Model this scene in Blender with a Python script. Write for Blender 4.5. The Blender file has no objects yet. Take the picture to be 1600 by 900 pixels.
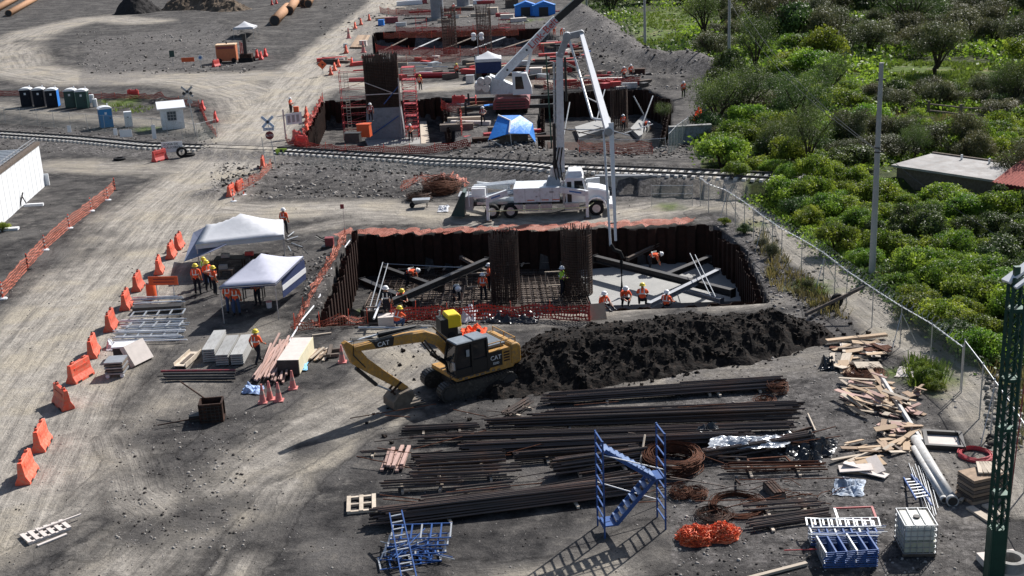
import bpy, bmesh, math, random
import numpy as np
from mathutils import Vector, Matrix, noise as mnoise
R = math.radians
random.seed(7)
sc = bpy.context.scene
COL = sc.collection

# ------------------------------------------------------------------ camera, sky, sun, exposure
FPX, PITCH, CAMH, ROLL = 1900.0, R(17.5), 21.0, R(2.76)
cam_d = bpy.data.cameras.new('camera'); cam_d.sensor_width = 36; cam_d.lens = 36*FPX/1600
cam_d.clip_end = 6000; cam_d.clip_start = 0.5
cam = bpy.data.objects.new('camera', cam_d); COL.objects.link(cam); sc.camera = cam
FW = Vector((0, math.cos(PITCH), -math.sin(PITCH)))
U0 = Vector((0, math.sin(PITCH), math.cos(PITCH))); R0 = Vector((1, 0, 0))
CR = (R0*math.cos(ROLL) - U0*math.sin(ROLL)).normalized()
CU = (U0*math.cos(ROLL) + R0*math.sin(ROLL)).normalized()
C0 = Vector((0, 0, CAMH))
cam.matrix_world = Matrix(((CR.x, CU.x, -FW.x, 0), (CR.y, CU.y, -FW.y, 0), (CR.z, CU.z, -FW.z, CAMH), (0, 0, 0, 1)))
SUN_EL, SUN_AZ = R(41), math.atan2(.63, .775)
SUND = Vector((math.sin(SUN_AZ)*math.cos(SUN_EL), math.cos(SUN_AZ)*math.cos(SUN_EL), math.sin(SUN_EL)))
sl = bpy.data.lights.new('sun', 'SUN'); sl.energy = 5.0; sl.angle = R(0.5); sl.color = (1.0, .965, .92)
so = bpy.data.objects.new('sun', sl); COL.objects.link(so); so.rotation_euler = SUND.to_track_quat('Z', 'Y').to_euler()
w = bpy.data.worlds.new('World'); sc.world = w; w.use_nodes = True
wn = w.node_tree; bg = wn.nodes['Background']
sky = wn.nodes.new('ShaderNodeTexSky'); sky.sky_type = 'NISHITA'; sky.sun_disc = False
sky.sun_elevation = SUN_EL; sky.sun_rotation = SUN_AZ; sky.dust_density = 1.5
wn.links.new(sky.outputs[0], bg.inputs[0]); bg.inputs[1].default_value = 0.07
sc.view_settings.view_transform = 'Standard'; sc.view_settings.look = 'None'
sc.view_settings.exposure = 0.5; sc.view_settings.gamma = 1.0

# ------------------------------------------------------------------ pixel of the photo -> point on the ground
def ray(px, py): return (FW*FPX + CR*(px-800) - CU*(py-450))
def P(px, py, z=0.0):
    d = ray(px, py); t = (z-CAMH)/d.z
    return C0 + d*t
def PY(px, py, Y):
    d = ray(px, py); return C0 + d*(Y/d.y)
def dist_scale(p): return FPX/((Vector(p)-C0).dot(FW))
def yaw(a, b, z=0):
    p = P(*a, z); q = P(*b, z); return math.atan2(q.y-p.y, q.x-p.x)
def top_z(px, py, top_py, x2=None):
    """height of a thing standing on ground pixel (px,py) whose top shows at top_py"""
    g = P(px, py); return PY(px if x2 is None else x2, top_py, g.y).z

# ------------------------------------------------------------------ mesh helpers
class MB:
    def __init__(s): s.v = []; s.f = []; s.mi = []; s.m = 0; s.M = None
    def add(s, vs, fs):
        o = len(s.v)
        if s.M is not None: vs = [s.M @ Vector(v) for v in vs]
        s.v.extend([tuple(v) for v in vs]); s.f.extend([tuple(o+i for i in f) for f in fs]); s.mi.extend([s.m]*len(fs)); return s
    def box(s, c, d, rz=0, rx=0, ry=0, taper=1.0):
        x, y, z = d[0]/2, d[1]/2, d[2]/2
        m = Matrix.Translation(c) @ Matrix.Rotation(rz, 4, 'Z') @ Matrix.Rotation(ry, 4, 'Y') @ Matrix.Rotation(rx, 4, 'X')
        vs = [m @ Vector(p) for p in ((-x,-y,-z),(x,-y,-z),(x,y,-z),(-x,y,-z),(-x*taper,-y*taper,z),(x*taper,-y*taper,z),(x*taper,y*taper,z),(-x*taper,y*taper,z))]
        return s.add(vs, [(0,3,2,1),(4,5,6,7),(0,1,5,4),(1,2,6,5),(2,3,7,6),(3,0,4,7)])
    def b0(s, x0, x1, y0, y1, z0, z1): return s.box(((x0+x1)/2,(y0+y1)/2,(z0+z1)/2), (x1-x0,y1-y0,z1-z0))
    def bar(s, a, b, w=.05, h=None):
        a = Vector(a); b = Vector(b); d = b-a; L = d.length
        if L < 1e-6: return s
        h = h or w; q = d.to_track_quat('X', 'Z').to_matrix().to_4x4(); m = Matrix.Translation(a) @ q
        vs = [m @ Vector(p) for x in (0, L) for p in ((x,-w/2,-h/2),(x,w/2,-h/2),(x,w/2,h/2),(x,-w/2,h/2))]
        return s.add(vs, [(0,3,2,1),(4,5,6,7),(0,1,5,4),(1,2,6,5),(2,3,7,6),(3,0,4,7)])
    def tube(s, pts, r=.03, n=6, cap=True, r2=None):
        pts = [Vector(p) for p in pts]; o = []; N = len(pts)
        up = Vector((0, 0, 1))
        for i, p in enumerate(pts):
            d = (pts[min(i+1, N-1)] - pts[max(i-1, 0)])
            if d.length < 1e-9: d = Vector((0, 0, 1))
            d.normalize(); a = d.cross(up)
            if a.length < .02: a = d.cross(Vector((1, 0, 0)))
            a.normalize(); b = d.cross(a).normalized()
            rr = (r[i] if isinstance(r, (list, tuple)) else (r + (r2-r)*i/max(N-1, 1) if r2 is not None else r))
            for k in range(n):
                t = 2*math.pi*k/n; o.append(p + a*math.cos(t)*rr + b*math.sin(t)*rr)
        fs = [(i*n+k, i*n+(k+1) % n, (i+1)*n+(k+1) % n, (i+1)*n+k) for i in range(N-1) for k in range(n)]
        if cap: fs += [tuple(range(n))[::-1], tuple((N-1)*n+k for k in range(n))]
        return s.add(o, fs)
    def prism(s, prof, a0, a1, axis='y'):
        """closed profile in the xz plane run along y (or yz along x, or xy along z)"""
        n = len(prof)
        f = {'y': lambda p, t: (p[0], t, p[1]), 'x': lambda p, t: (t, p[0], p[1]), 'z': lambda p, t: (p[0], p[1], t)}[axis]
        vs = [f(p, a0) for p in prof] + [f(p, a1) for p in prof]
        return s.add(vs, [(i, (i+1) % n, (i+1) % n+n, i+n) for i in range(n)] + [tuple(range(n))[::-1], tuple(range(n, 2*n))])
    def lathe(s, prof, n=12, c=(0, 0, 0), axis='z'):
        vs = []
        for r, z in prof:
            for k in range(n):
                t = 2*math.pi*k/n; p = (r*math.cos(t), r*math.sin(t), z)
                if axis == 'y': p = (p[0], p[2], p[1])
                if axis == 'x': p = (p[2], p[0], p[1])
                vs.append((p[0]+c[0], p[1]+c[1], p[2]+c[2]))
        m = len(prof)
        fs = [(i*n+k, i*n+(k+1) % n, (i+1)*n+(k+1) % n, (i+1)*n+k) for i in range(m-1) for k in range(n)]
        fs += [tuple(range(n))[::-1], tuple((m-1)*n+k for k in range(n))]
        return s.add(vs, fs)
    def build(s, name, mats, parent=None, smooth=False, loc=None, rz=0):
        me = bpy.data.meshes.new(name); me.from_pydata(s.v, [], s.f)
        if not isinstance(mats, (list, tuple)): mats = [mats]
        for m in mats: me.materials.append(m)
        if len(mats) > 1: me.polygons.foreach_set('material_index', s.mi)
        bm = bmesh.new(); bm.from_mesh(me); bmesh.ops.recalc_face_normals(bm, faces=bm.faces); bm.to_mesh(me); bm.free()
        if smooth:
            me.polygons.foreach_set('use_smooth', [True]*len(me.polygons))
            try: me.set_sharp_from_angle(angle=R(40))
            except Exception: pass
        o = bpy.data.objects.new(name, me); COL.objects.link(o)
        if parent: o.parent = parent
        if loc is not None: o.location = loc
        o.rotation_euler.z = rz
        return o
def tag(o, label=None, cat=None, group=None, kind=None):
    for k, v in (('label', label), ('category', cat), ('group', group), ('kind', kind)):
        if v: o[k] = v
    return o
def thing(name, label, cat, loc=(0, 0, 0), rz=0, group=None):
    o = bpy.data.objects.new(name, None); COL.objects.link(o); o.location = loc; o.rotation_euler.z = rz
    o.empty_display_size = .3
    return tag(o, label, cat, group)
def dup(root, loc, rz=0, label=None, group=None, scale=None, cat=None):
    def cp(o, par):
        c = o.copy(); COL.objects.link(c); c.parent = par
        for ch in kids.get(o.name, ()): cp(ch, c)
        return c
    kids = {}
    todo = [root]
    while todo:
        t = todo.pop(); k = KIDS.get(t.name)
        if k is None: k = KIDS[t.name] = [c for c in t.children]
        kids[t.name] = k; todo += k
    r = cp(root, None); r.location = loc; r.rotation_euler = (0, 0, rz)
    if scale: r.scale = scale if hasattr(scale, '__len__') else (scale,)*3
    tag(r, label, cat, group)
    return r
KIDS = {}
NUM = 'first second third fourth fifth sixth seventh eighth ninth tenth eleventh twelfth thirteenth fourteenth fifteenth sixteenth seventeenth eighteenth nineteenth twentieth'.split()

def text_mesh(s, size, extr=.01, name='lettering'):
    c = bpy.data.curves.new(name, 'FONT'); c.body = s; c.size = size; c.extrude = extr; c.align_x = 'CENTER'; c.align_y = 'CENTER'; c.resolution_u = 2
    o = bpy.data.objects.new(name, c); COL.objects.link(o)
    me = bpy.data.meshes.new_from_object(o.evaluated_get(bpy.context.evaluated_depsgraph_get()))
    bpy.data.objects.remove(o); return me
def text(s, size, mat, parent, loc, rot, name='lettering', sx=1):
    me = text_mesh(s, size, name=name); me.materials.clear(); me.materials.append(mat)
    o = bpy.data.objects.new(name, me); COL.objects.link(o); o.parent = parent; o.location = loc; o.rotation_euler = rot; o.scale.x = sx
    return o

# ------------------------------------------------------------------ materials
def mat(name, col, rough=.7, metal=0, var=.25, vs=3.0, bump=.0, bs=20.0, dirt=None, dirt_amt=.35, trans=0, coord='Object', rnd=0):
    """principled colour broken up by two noises, optional dirt colour, optional bump"""
    m = bpy.data.materials.new(name); m.use_nodes = True; nt = m.node_tree; N = nt.nodes; L = nt.links
    b = N['Principled BSDF']; b.inputs['Roughness'].default_value = rough; b.inputs['Metallic'].default_value = metal
    if rough > .74: b.inputs['Specular IOR Level'].default_value = .15
    tc = N.new('ShaderNodeTexCoord'); n1 = N.new('ShaderNodeTexNoise'); n1.inputs['Scale'].default_value = vs; n1.inputs['Detail'].default_value = 6; n1.inputs['Roughness'].default_value = .65
    L.new(tc.outputs[coord], n1.inputs['Vector'])
    r = N.new('ShaderNodeValToRGB'); r.color_ramp.elements[0].position = .3; r.color_ramp.elements[1].position = .7
    c = Vector(col[:3]); lo = c*(1-var); hi = c*(1+var*.6)
    r.color_ramp.elements[0].color = (*lo, 1); r.color_ramp.elements[1].color = (min(hi[0], 1), min(hi[1], 1), min(hi[2], 1), 1)
    L.new(n1.outputs[0], r.inputs[0]); out = r.outputs[0]
    if dirt:
        n2 = N.new('ShaderNodeTexNoise'); n2.inputs['Scale'].default_value = vs*2.3; n2.inputs['Detail'].default_value = 8; n2.inputs['Roughness'].default_value = .7
        L.new(tc.outputs[coord], n2.inputs['Vector'])
        r2 = N.new('ShaderNodeValToRGB'); r2.color_ramp.elements[0].position = .62-dirt_amt*.4; r2.color_ramp.elements[1].position = .72
        L.new(n2.outputs[0], r2.inputs[0]); mx = N.new('ShaderNodeMixRGB'); mx.inputs[2].default_value = (*dirt, 1)
        L.new(r2.outputs[0], mx.inputs[0]); L.new(out, mx.inputs[1]); out = mx.outputs[0]
    if rnd:
        oi = N.new('ShaderNodeObjectInfo'); hs = N.new('ShaderNodeHueSaturation')
        mr = N.new('ShaderNodeMapRange'); mr.inputs[3].default_value = 1-rnd; mr.inputs[4].default_value = 1+rnd
        L.new(oi.outputs['Random'], mr.inputs[0]); L.new(mr.outputs[0], hs.inputs['Value']); L.new(out, hs.inputs['Color']); out = hs.outputs[0]
    L.new(out, b.inputs['Base Color'])
    if bump:
        n3 = N.new('ShaderNodeTexNoise'); n3.inputs['Scale'].default_value = bs; n3.inputs['Detail'].default_value = 5
        L.new(tc.outputs[coord], n3.inputs['Vector']); bp = N.new('ShaderNodeBump'); bp.inputs['Strength'].default_value = bump; bp.inputs['Distance'].default_value = .05
        L.new(n3.outputs[0], bp.inputs['Height']); L.new(bp.outputs[0], b.inputs['Normal'])
    return m
DUST = (.30, .26, .22)
M = dict(
 orange=mat('barrier_orange', (.80, .085, .038), .5, var=.18, dirt=(.50, .22, .15), dirt_amt=.55, rnd=.28),
 redb=mat('barrier_red', (.55, .045, .04), .5, var=.2, dirt=(.3, .14, .12), dirt_amt=.3, rnd=.12),
 white=mat('white_paint', (.66, .69, .72), .45, var=.06, dirt=(.44, .44, .44), dirt_amt=.3, vs=1.5),
 wallw=mat('bright_wall_paint', (.76, .78, .80), .6, var=.04, vs=.4),
 whitep=mat('white_plastic', (.74, .75, .77), .4, var=.06),
 grey=mat('grey_steel', (.34, .35, .37), .5, .4, var=.2),
 galv=mat('galvanised_steel', (.50, .52, .54), .42, .65, var=.25, vs=6),
 dsteel=mat('dark_steel', (.045, .043, .043), .55, .3, var=.35),
 black=mat('black_rubber', (.018, .018, .019), .75, var=.3),
 blackp=mat('black_paint', (.012, .012, .013), .5, var=.3),
 rust=mat('rusty_steel', (.15, .062, .036), .85, .15, var=.5, vs=4, dirt=(.05, .03, .025), dirt_amt=.5),
 drust=mat('dark_rusty_steel', (.052, .034, .028), .75, .3, var=.55, vs=2.2, dirt=(.15, .07, .045), dirt_amt=.28),
 rebar=mat('weathered_rebar', (.095, .075, .066), .5, .4, var=.5, vs=2.5, dirt=(.15, .085, .06), dirt_amt=.35, rnd=.6),
 pile=mat('sheet_pile_steel', (.040, .020, .015), .8, .15, var=.5, vs=1.3, dirt=(.022, .014, .012), dirt_amt=.6, bump=.3),
 conc=mat('wet_concrete', (.30, .30, .29), .6, var=.15, vs=.6, dirt=(.36, .35, .33), dirt_amt=.3),
 oldconc=mat('old_concrete', (.33, .325, .31), .85, var=.25, vs=1.0, dirt=(.16, .15, .14), dirt_amt=.45, bump=.3),
 gconc=mat('grey_concrete', (.26, .27, .29), .8, var=.15, vs=1.0, dirt=(.16, .17, .18), dirt_amt=.3),
 wood=mat('raw_timber', (.34, .25, .18), .8, var=.35, vs=5, rnd=.3),
 pwood=mat('pale_timber', (.50, .43, .35), .8, var=.25, vs=5, rnd=.2),
 pink=mat('reddish_timber', (.44, .30, .26), .8, var=.3, vs=5, rnd=.25),
 dwood=mat('grey_timber', (.16, .13, .11), .85, var=.4, vs=5, rnd=.3),
 soil=mat('black_soil', (.014, .012, .011), .95, var=.6, vs=2.6, bump=1.0, bs=7.0, dirt=(.060, .042, .032), dirt_amt=.28),
 rubble=mat('grey_rubble', (.17, .155, .145), .95, var=.6, vs=3.0, bump=1.0, bs=8.0),
 cyel=mat('machine_yellow', (.52, .26, .035), .55, var=.3, dirt=(.20, .145, .09), dirt_amt=.55),
 yel=mat('bright_yellow', (.80, .60, .02), .4, var=.1),
 glass=mat('dark_glass', (.015, .018, .022), .08, var=.2),
 blue=mat('scaffold_blue', (.025, .085, .27), .45, var=.25, rnd=.1),
 bluet=mat('blue_tarpaulin', (.015, .20, .66), .5, var=.15, bump=.4, bs=5),
 navy=mat('navy_fabric', (.035, .05, .12), .8, var=.2, bump=.3),
 fabric=mat('white_canvas', (.54, .55, .58), .8, var=.06, bump=.25, bs=3),
 fabric2=mat('lilac_white_canvas', (.47, .48, .57), .8, var=.06, bump=.2, bs=3),
 greenp=mat('tower_green_paint', (.012, .062, .042), .5, .2, var=.25),
 dgreen=mat('dark_green_plastic', (.012, .05, .045), .5, var=.2),
 red=mat('red_paint', (.42, .03, .035), .5, var=.25, dirt=(.2, .05, .045), dirt_amt=.3),
 maroon=mat('maroon_paint', (.24, .03, .04), .5, var=.3, dirt=(.15, .09, .08), dirt_amt=.4),
 vest=mat('hi_vis_orange', (.85, .13, .05), .8, var=.12, rnd=.08),
 vestg=mat('hi_vis_lime', (.45, .75, .08), .8, var=.1),
 jeans=mat('blue_jeans', (.05, .08, .16), .9, var=.2),
 dark=mat('dark_trousers', (.022, .024, .032), .9, var=.2),
 skin=mat('skin', (.30, .16, .10), .6, var=.1),
 helmy=mat('yellow_helmet', (.80, .62, .06), .35, var=.05),
 helmw=mat('white_helmet', (.80, .80, .80), .35, var=.05),
 refl=mat('reflective_tape', (.72, .74, .70), .35, var=.05),
 hose=mat('red_hose', (.52, .08, .09), .6, var=.2),
 pvc=mat('grey_white_pipe', (.48, .48, .47), .5, var=.12, dirt=(.3, .27, .24), dirt_amt=.35),
 wblack=mat('black_plastic_sheet', (.022, .024, .028), .28, var=.3, bump=.6, bs=4),
 silver=mat('silver_plastic_sheet', (.40, .43, .47), .25, .2, var=.3, bump=.8, bs=5),
 cone=mat('faded_pink_cone', (.62, .22, .20), .6, var=.15, rnd=.1),
 copper=mat('orange_rust_steel', (.42, .24, .14), .75, .1, var=.3, vs=2),
 opile=mat('orange_machine_paint', (.50, .15, .06), .55, var=.15),
 ctop=mat('cream_panel', (.72, .50, .32), .6, var=.1),
 skyb=mat('toilet_blue', (.02, .20, .45), .45, var=.1),
 roof=mat('grey_slat_roof', (.22, .24, .28), .6, .3, var=.2),
 redroof=mat('red_roof_tile', (.45, .16, .13), .85, var=.35, vs=6),
 slabr=mat('weathered_roof_slab', (.38, .37, .36), .9, var=.3, vs=.8, dirt=(.28, .25, .23), dirt_amt=.4),
 bark=mat('bark', (.06, .045, .035), .95, var=.4, vs=8, bump=.5),
 pole=mat('concrete_pole', (.40, .40, .385), .85, var=.15, vs=1.5),
 wire=mat('cable', (.04, .04, .04), .6),
 graff=mat('pale_blue_concrete', (.24, .27, .30), .85, var=.3, vs=2, dirt=(.12, .12, .13), dirt_amt=.4),
 signw=mat('sign_white', (.70, .72, .74), .5, var=.08), signk=mat('sign_black', (.02, .02, .02), .6),
 signo=mat('sign_orange', (.60, .09, .02), .5, var=.1), signr=mat('sign_red', (.16, .015, .02), .5, var=.1),
 signb=mat('sign_blue', (.05, .16, .42), .5), lime=mat('lime_panel', (.45, .65, .08), .6, var=.2),
 tank=mat('milky_tank', (.66, .66, .60), .35, var=.06), tanklo=mat('tank_liquid', (.50, .50, .40), .35, var=.08, dirt=(.55, .52, .22), dirt_amt=.2),
 winglass=mat('window_glass', (.06, .08, .10), .1, var=.1),
 cardboard=mat('beige_board', (.48, .36, .25), .8, var=.12, rnd=.1),
 ply=mat('whitish_plywood', (.62, .56, .52), .8, var=.12),
 ivory=mat('ivory_side_panel', (.70, .64, .46), .8, var=.1),
)
def net_material(name, col, cu, cv, wu, wv, fold=None, opac=1.0):
    """open netting: strands where the uv grid says so, clear between them"""
    m = bpy.data.materials.new(name); m.use_nodes = True; nt = m.node_tree; N = nt.nodes; L = nt.links
    b = N['Principled BSDF']; b.inputs['Base Color'].default_value = (*col, 1); b.inputs['Roughness'].default_value = .7
    uv = N.new('ShaderNodeUVMap'); sp = N.new('ShaderNodeSeparateXYZ'); L.new(uv.outputs[0], sp.inputs[0])
    outs = []
    for k, (c, ww) in enumerate(((cu, wu), (cv, wv))):
        a = N.new('ShaderNodeMath'); a.operation = 'MULTIPLY'; a.inputs[1].default_value = c; L.new(sp.outputs[k], a.inputs[0])
        fr = N.new('ShaderNodeMath'); fr.operation = 'FRACT'; L.new(a.outputs[0], fr.inputs[0])
        lt = N.new('ShaderNodeMath'); lt.operation = 'LESS_THAN'; lt.inputs[1].default_value = ww; L.new(fr.outputs[0], lt.inputs[0]); outs.append(lt)
    mx = N.new('ShaderNodeMath'); mx.operation = 'MAXIMUM'; L.new(outs[0].outputs[0], mx.inputs[0]); L.new(outs[1].outputs[0], mx.inputs[1])
    L.new(mx.outputs[0], b.inputs['Alpha'])
    return m
M['net'] = net_material('orange_netting', (.45, .13, .08), 9.0, 6.0, .28, .30)
M['netd'] = net_material('dark_red_netting', (.38, .045, .035), 6.0, 5.0, .40, .44)
def chain_material():
    m = bpy.data.materials.new('chain_link_wire'); m.use_nodes = True; nt = m.node_tree; N = nt.nodes; L = nt.links
    b = N['Principled BSDF']; b.inputs['Base Color'].default_value = (.20, .26, .25, 1); b.inputs['Roughness'].default_value = .5; b.inputs['Metallic'].default_value = .3
    uv = N.new('ShaderNodeUVMap'); sp = N.new('ShaderNodeSeparateXYZ'); L.new(uv.outputs[0], sp.inputs[0]); outs = []
    for op in ('ADD', 'SUBTRACT'):
        a = N.new('ShaderNodeMath'); a.operation = op; L.new(sp.outputs[0], a.inputs[0]); L.new(sp.outputs[1], a.inputs[1])
        s_ = N.new('ShaderNodeMath'); s_.operation = 'MULTIPLY'; s_.inputs[1].default_value = 9; L.new(a.outputs[0], s_.inputs[0])
        fr = N.new('ShaderNodeMath'); fr.operation = 'FRACT'; L.new(s_.outputs[0], fr.inputs[0])
        lt = N.new('ShaderNodeMath'); lt.operation = 'LESS_THAN'; lt.inputs[1].default_value = .12; L.new(fr.outputs[0], lt.inputs[0]); outs.append(lt)
    mx = N.new('ShaderNodeMath'); mx.operation = 'MAXIMUM'; L.new(outs[0].outputs[0], mx.inputs[0]); L.new(outs[1].outputs[0], mx.inputs[1])
    L.new(mx.outputs[0], b.inputs['Alpha']); return m
M['chain'] = chain_material()
def leaf_material(name, c1, c2, trans, rnd=.25):
    m = bpy.data.materials.new(name); m.use_nodes = True; nt = m.node_tree; N = nt.nodes; L = nt.links
    b = N['Principled BSDF']; b.inputs['Roughness'].default_value = .55
    out = N['Material Output']; tc = N.new('ShaderNodeTexCoord'); n = N.new('ShaderNodeTexNoise'); n.inputs['Scale'].default_value = 1.6; n.inputs['Detail'].default_value = 5
    L.new(tc.outputs['Object'], n.inputs['Vector'])
    mx = N.new('ShaderNodeMixRGB'); mx.inputs[1].default_value = (*c1, 1); mx.inputs[2].default_value = (*c2, 1)
    rp = N.new('ShaderNodeValToRGB'); rp.color_ramp.elements[0].position = .35; rp.color_ramp.elements[1].position = .68; L.new(n.outputs[0], rp.inputs[0]); L.new(rp.outputs[0], mx.inputs[0])
    oi = N.new('ShaderNodeObjectInfo'); mr = N.new('ShaderNodeMapRange'); mr.inputs[3].default_value = 1-rnd; mr.inputs[4].default_value = 1+rnd
    hs = N.new('ShaderNodeHueSaturation'); L.new(oi.outputs['Random'], mr.inputs[0]); L.new(mr.outputs[0], hs.inputs['Value'])
    m2 = N.new('ShaderNodeMath'); m2.operation = 'MULTIPLY'; m2.inputs[1].default_value = 7.31; L.new(oi.outputs['Random'], m2.inputs[0])
    f2 = N.new('ShaderNodeMath'); f2.operation = 'FRACT'; L.new(m2.outputs[0], f2.inputs[0])
    m3 = N.new('ShaderNodeMapRange'); m3.inputs[3].default_value = .475; m3.inputs[4].default_value = .52; L.new(f2.outputs[0], m3.inputs[0]); L.new(m3.outputs[0], hs.inputs['Hue'])
    L.new(mx.outputs[0], hs.inputs['Color']); L.new(hs.outputs[0], b.inputs['Base Color'])
    tr = N.new('ShaderNodeBsdfTranslucent'); L.new(hs.outputs[0], tr.inputs[0]); ms = N.new('ShaderNodeMixShader'); ms.inputs[0].default_value = trans
    L.new(b.outputs[0], ms.inputs[1]); L.new(tr.outputs[0], ms.inputs[2]); L.new(ms.outputs[0], out.inputs[0])
    return m
M['leaf_bright'] = leaf_material('bright_green_leaf', (.075, .145, .014), (.32, .41, .045), .5, .3)
M['leaf_dark'] = leaf_material('dark_green_leaf', (.040, .072, .018), (.12, .175, .035), .36)
M['leaf_olive'] = leaf_material('olive_brown_leaf', (.07, .085, .032), (.15, .145, .062), .32)
M['leaf_dry'] = leaf_material('dry_grass_blade', (.17, .17, .05), (.28, .24, .09), .35)
M['leaf_grass'] = leaf_material('green_grass_blade', (.10, .16, .02), (.20, .27, .045), .35, .1)
# ------------------------------------------------------------------ the ground: one sheet with the pits and berms in it
def _h(ix, iy, seed):
    n = (ix.astype(np.int64)*374761393 + iy.astype(np.int64)*668265263 + seed*1442695041) & 0xffffffff
    n = ((n ^ (n >> 13))*1274126177) & 0xffffffff
    return ((n ^ (n >> 16)) & 0xffff)/65535.0
def vnoise(x, y, s, seed=0):
    x = x/s; y = y/s; ix = np.floor(x); iy = np.floor(y); fx = x-ix; fy = y-iy
    fx = fx*fx*(3-2*fx); fy = fy*fy*(3-2*fy)
    a = _h(ix, iy, seed); b = _h(ix+1, iy, seed); c = _h(ix, iy+1, seed); d = _h(ix+1, iy+1, seed)
    return (a*(1-fx)+b*fx)*(1-fy)+(c*(1-fx)+d*fx)*fy
def fbm(x, y, s, seed=0, o=4):
    t = 0; a = .5; n = 0
    for k in range(o): t = t+a*vnoise(x, y, s/2**k, seed+k); n += a; a *= .55
    return t/n
def inpoly(x, y, poly):
    r = np.zeros(x.shape, bool); n = len(poly)
    for i in range(n):
        x1, y1 = poly[i]; x2, y2 = poly[(i+1) % n]
        c = ((y1 > y) != (y2 > y)); xx = (x2-x1)*(y-y1)/((y2-y1) if y2 != y1 else 1e-9)+x1
        r ^= c & (x < xx)
    return r
def gpts(px, z=0): return [(P(a, b, z).x, P(a, b, z).y) for a, b in px]
def offset_poly(poly, d):
    """push a polygon out (its centre inside) by d metres"""
    cx = sum(p[0] for p in poly)/len(poly); cy = sum(p[1] for p in poly)/len(poly); o = []
    n = len(poly); A = sum(poly[i][0]*poly[(i+1) % n][1]-poly[(i+1) % n][0]*poly[i][1] for i in range(n)); sg = 1 if A > 0 else -1
    for i in range(n):
        a = Vector(poly[i-1]); b = Vector(poly[i]); c = Vector(poly[(i+1) % n])
        d1 = (b-a).normalized(); d2 = (c-b).normalized(); n1 = Vector((d1.y, -d1.x))*sg; n2 = Vector((d2.y, -d2.x))*sg
        m = (n1+n2).normalized(); o.append(tuple(b+m*(d/max(m.dot(n1), .4))))
    return o
PIT_A = gpts([(560, 374), (830, 366), (1108, 359), (1150, 392), (1182, 468), (930, 480), (700, 492), (512, 505)])
PIT_B = gpts([(508, 163), (690, 158), (700, 221), (478, 226)])
PIT_C = gpts([(850, 148), (1000, 141), (1044, 160), (1030, 228), (1015, 240), (850, 243)])
PIT_D = gpts([(586, 52), (700, 50), (845, 46), (880, 75), (870, 80), (592, 84)])
PITS = [(PIT_A, 2.7), (PIT_B, 2.6), (PIT_C, 2.8), (PIT_D, 2.6)]
TRACK = gpts([(-420, 190), (0, 213), (120, 221), (230, 232), (450, 240), (640, 252)])+gpts([(740, 259)], .3)+gpts([(870, 266), (935, 269), (1090, 276), (1250, 284)], 1.05)
def seg_dist(x, y, pl):
    best = np.full(x.shape, 1e9); al = np.zeros(x.shape); ac = np.zeros(x.shape); L0 = 0
    for (x1, y1), (x2, y2) in zip(pl[:-1], pl[1:]):
        dx, dy = x2-x1, y2-y1; L = math.hypot(dx, dy); ux, uy = dx/L, dy/L
        t = np.clip((x-x1)*ux+(y-y1)*uy, 0, L); qx = x-x1-t*ux; qy = y-y1-t*uy; d = np.hypot(qx, qy)
        tr = (x-x1)*ux+(y-y1)*uy; cr = (x-x1)*uy-(y-y1)*ux; m = d < best
        best = np.where(m, d, best); al = np.where(m, L0+tr, al); ac = np.where(m, cr, ac); L0 += L
    return best, al, ac
track_x = [p[0] for p in TRACK]
def track_z(x):
    xa, xb = P(640, 252).x, P(900, 272).x
    t = np.clip((x-xa)/(xb-xa), 0, 1); return .02+1.03*t*t*(3-2*t)
# grid in view-shaped spacing: fine near the camera, coarse far off
us = np.concatenate([[-9000, -4000, -2200, -1500], np.arange(-1120, 1121, 4.4), [1500, 2200, 4000, 9000]])
vs_ = np.concatenate([[-588, -580, -570, -560], np.arange(-552, -300, 2.6), np.arange(-300, 560, 3.4), np.arange(560, 800, 20), [1000, 1500, 3000, 9000]])
VV, UU = np.meshgrid(vs_, us, indexing='ij')
den = FPX*math.sin(PITCH)+VV*math.cos(PITCH); T = CAMH/den
GX = UU*T; GY = (FPX*math.cos(PITCH)-VV*math.sin(PITCH))*T
nr, nc = GX.shape
x = GX; y = GY
Z = (fbm(x, y, 6, 3)-.5)*.10 + (fbm(x, y, .9, 9, 3)-.5)*.05
hole = np.zeros(x.shape, bool)
def ridge(pl, h, wd, seed=0, rough=.5):
    d, al, ac = seg_dist(x, y, gpts(pl)); n = fbm(x, y, 1.6 if h < 1.3 else 5.0, 40+seed, 3 if h < 1.3 else 2)
    return h*np.exp(-(d/wd)**2)*(1-rough+2*rough*n)
BERM = ridge([(902, 22), (945, 55), (985, 92), (1020, 108), (1075, 108), (1112, 120)], 2.1, 3.0, 1)
Z = Z + BERM
Z = Z + ridge([(925, 95), (1000, 128), (1040, 128)], .8, 2.0, 2)
RUB = ridge([(330, 305), (400, 285), (450, 268), (560, 275), (640, 285)], .45, 2.2, 3, .8)
Z = Z + RUB
BANK = ridge([(1120, 345), (1165, 385), (1215, 440), (1280, 470), (1330, 490)], .65, 1.5, 4, .7)
Z = Z + BANK
Z = Z + ridge([(80, 85), (200, 70), (330, 80)], .8, 8, 7, .5) + ridge([(380, 60), (340, 40)], 1.0, 5, 8, .6)
Z = Z + ridge([(180, 152), (260, 160)], .5, 1.2, 9, .6) + ridge([(540, 395), (500, 470)], .35, 1.1, 10, .6)
dT, aT, cT = seg_dist(x, y, TRACK)
tz = track_z(x); ball = np.clip((3.3-dT)/1.6, 0, 1)
Z = Z*(1-ball)+(tz+.12)*ball
behind = (y > .3+np.interp(x, track_x, [p[1] for p in TRACK])) & (dT < 30)
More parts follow.
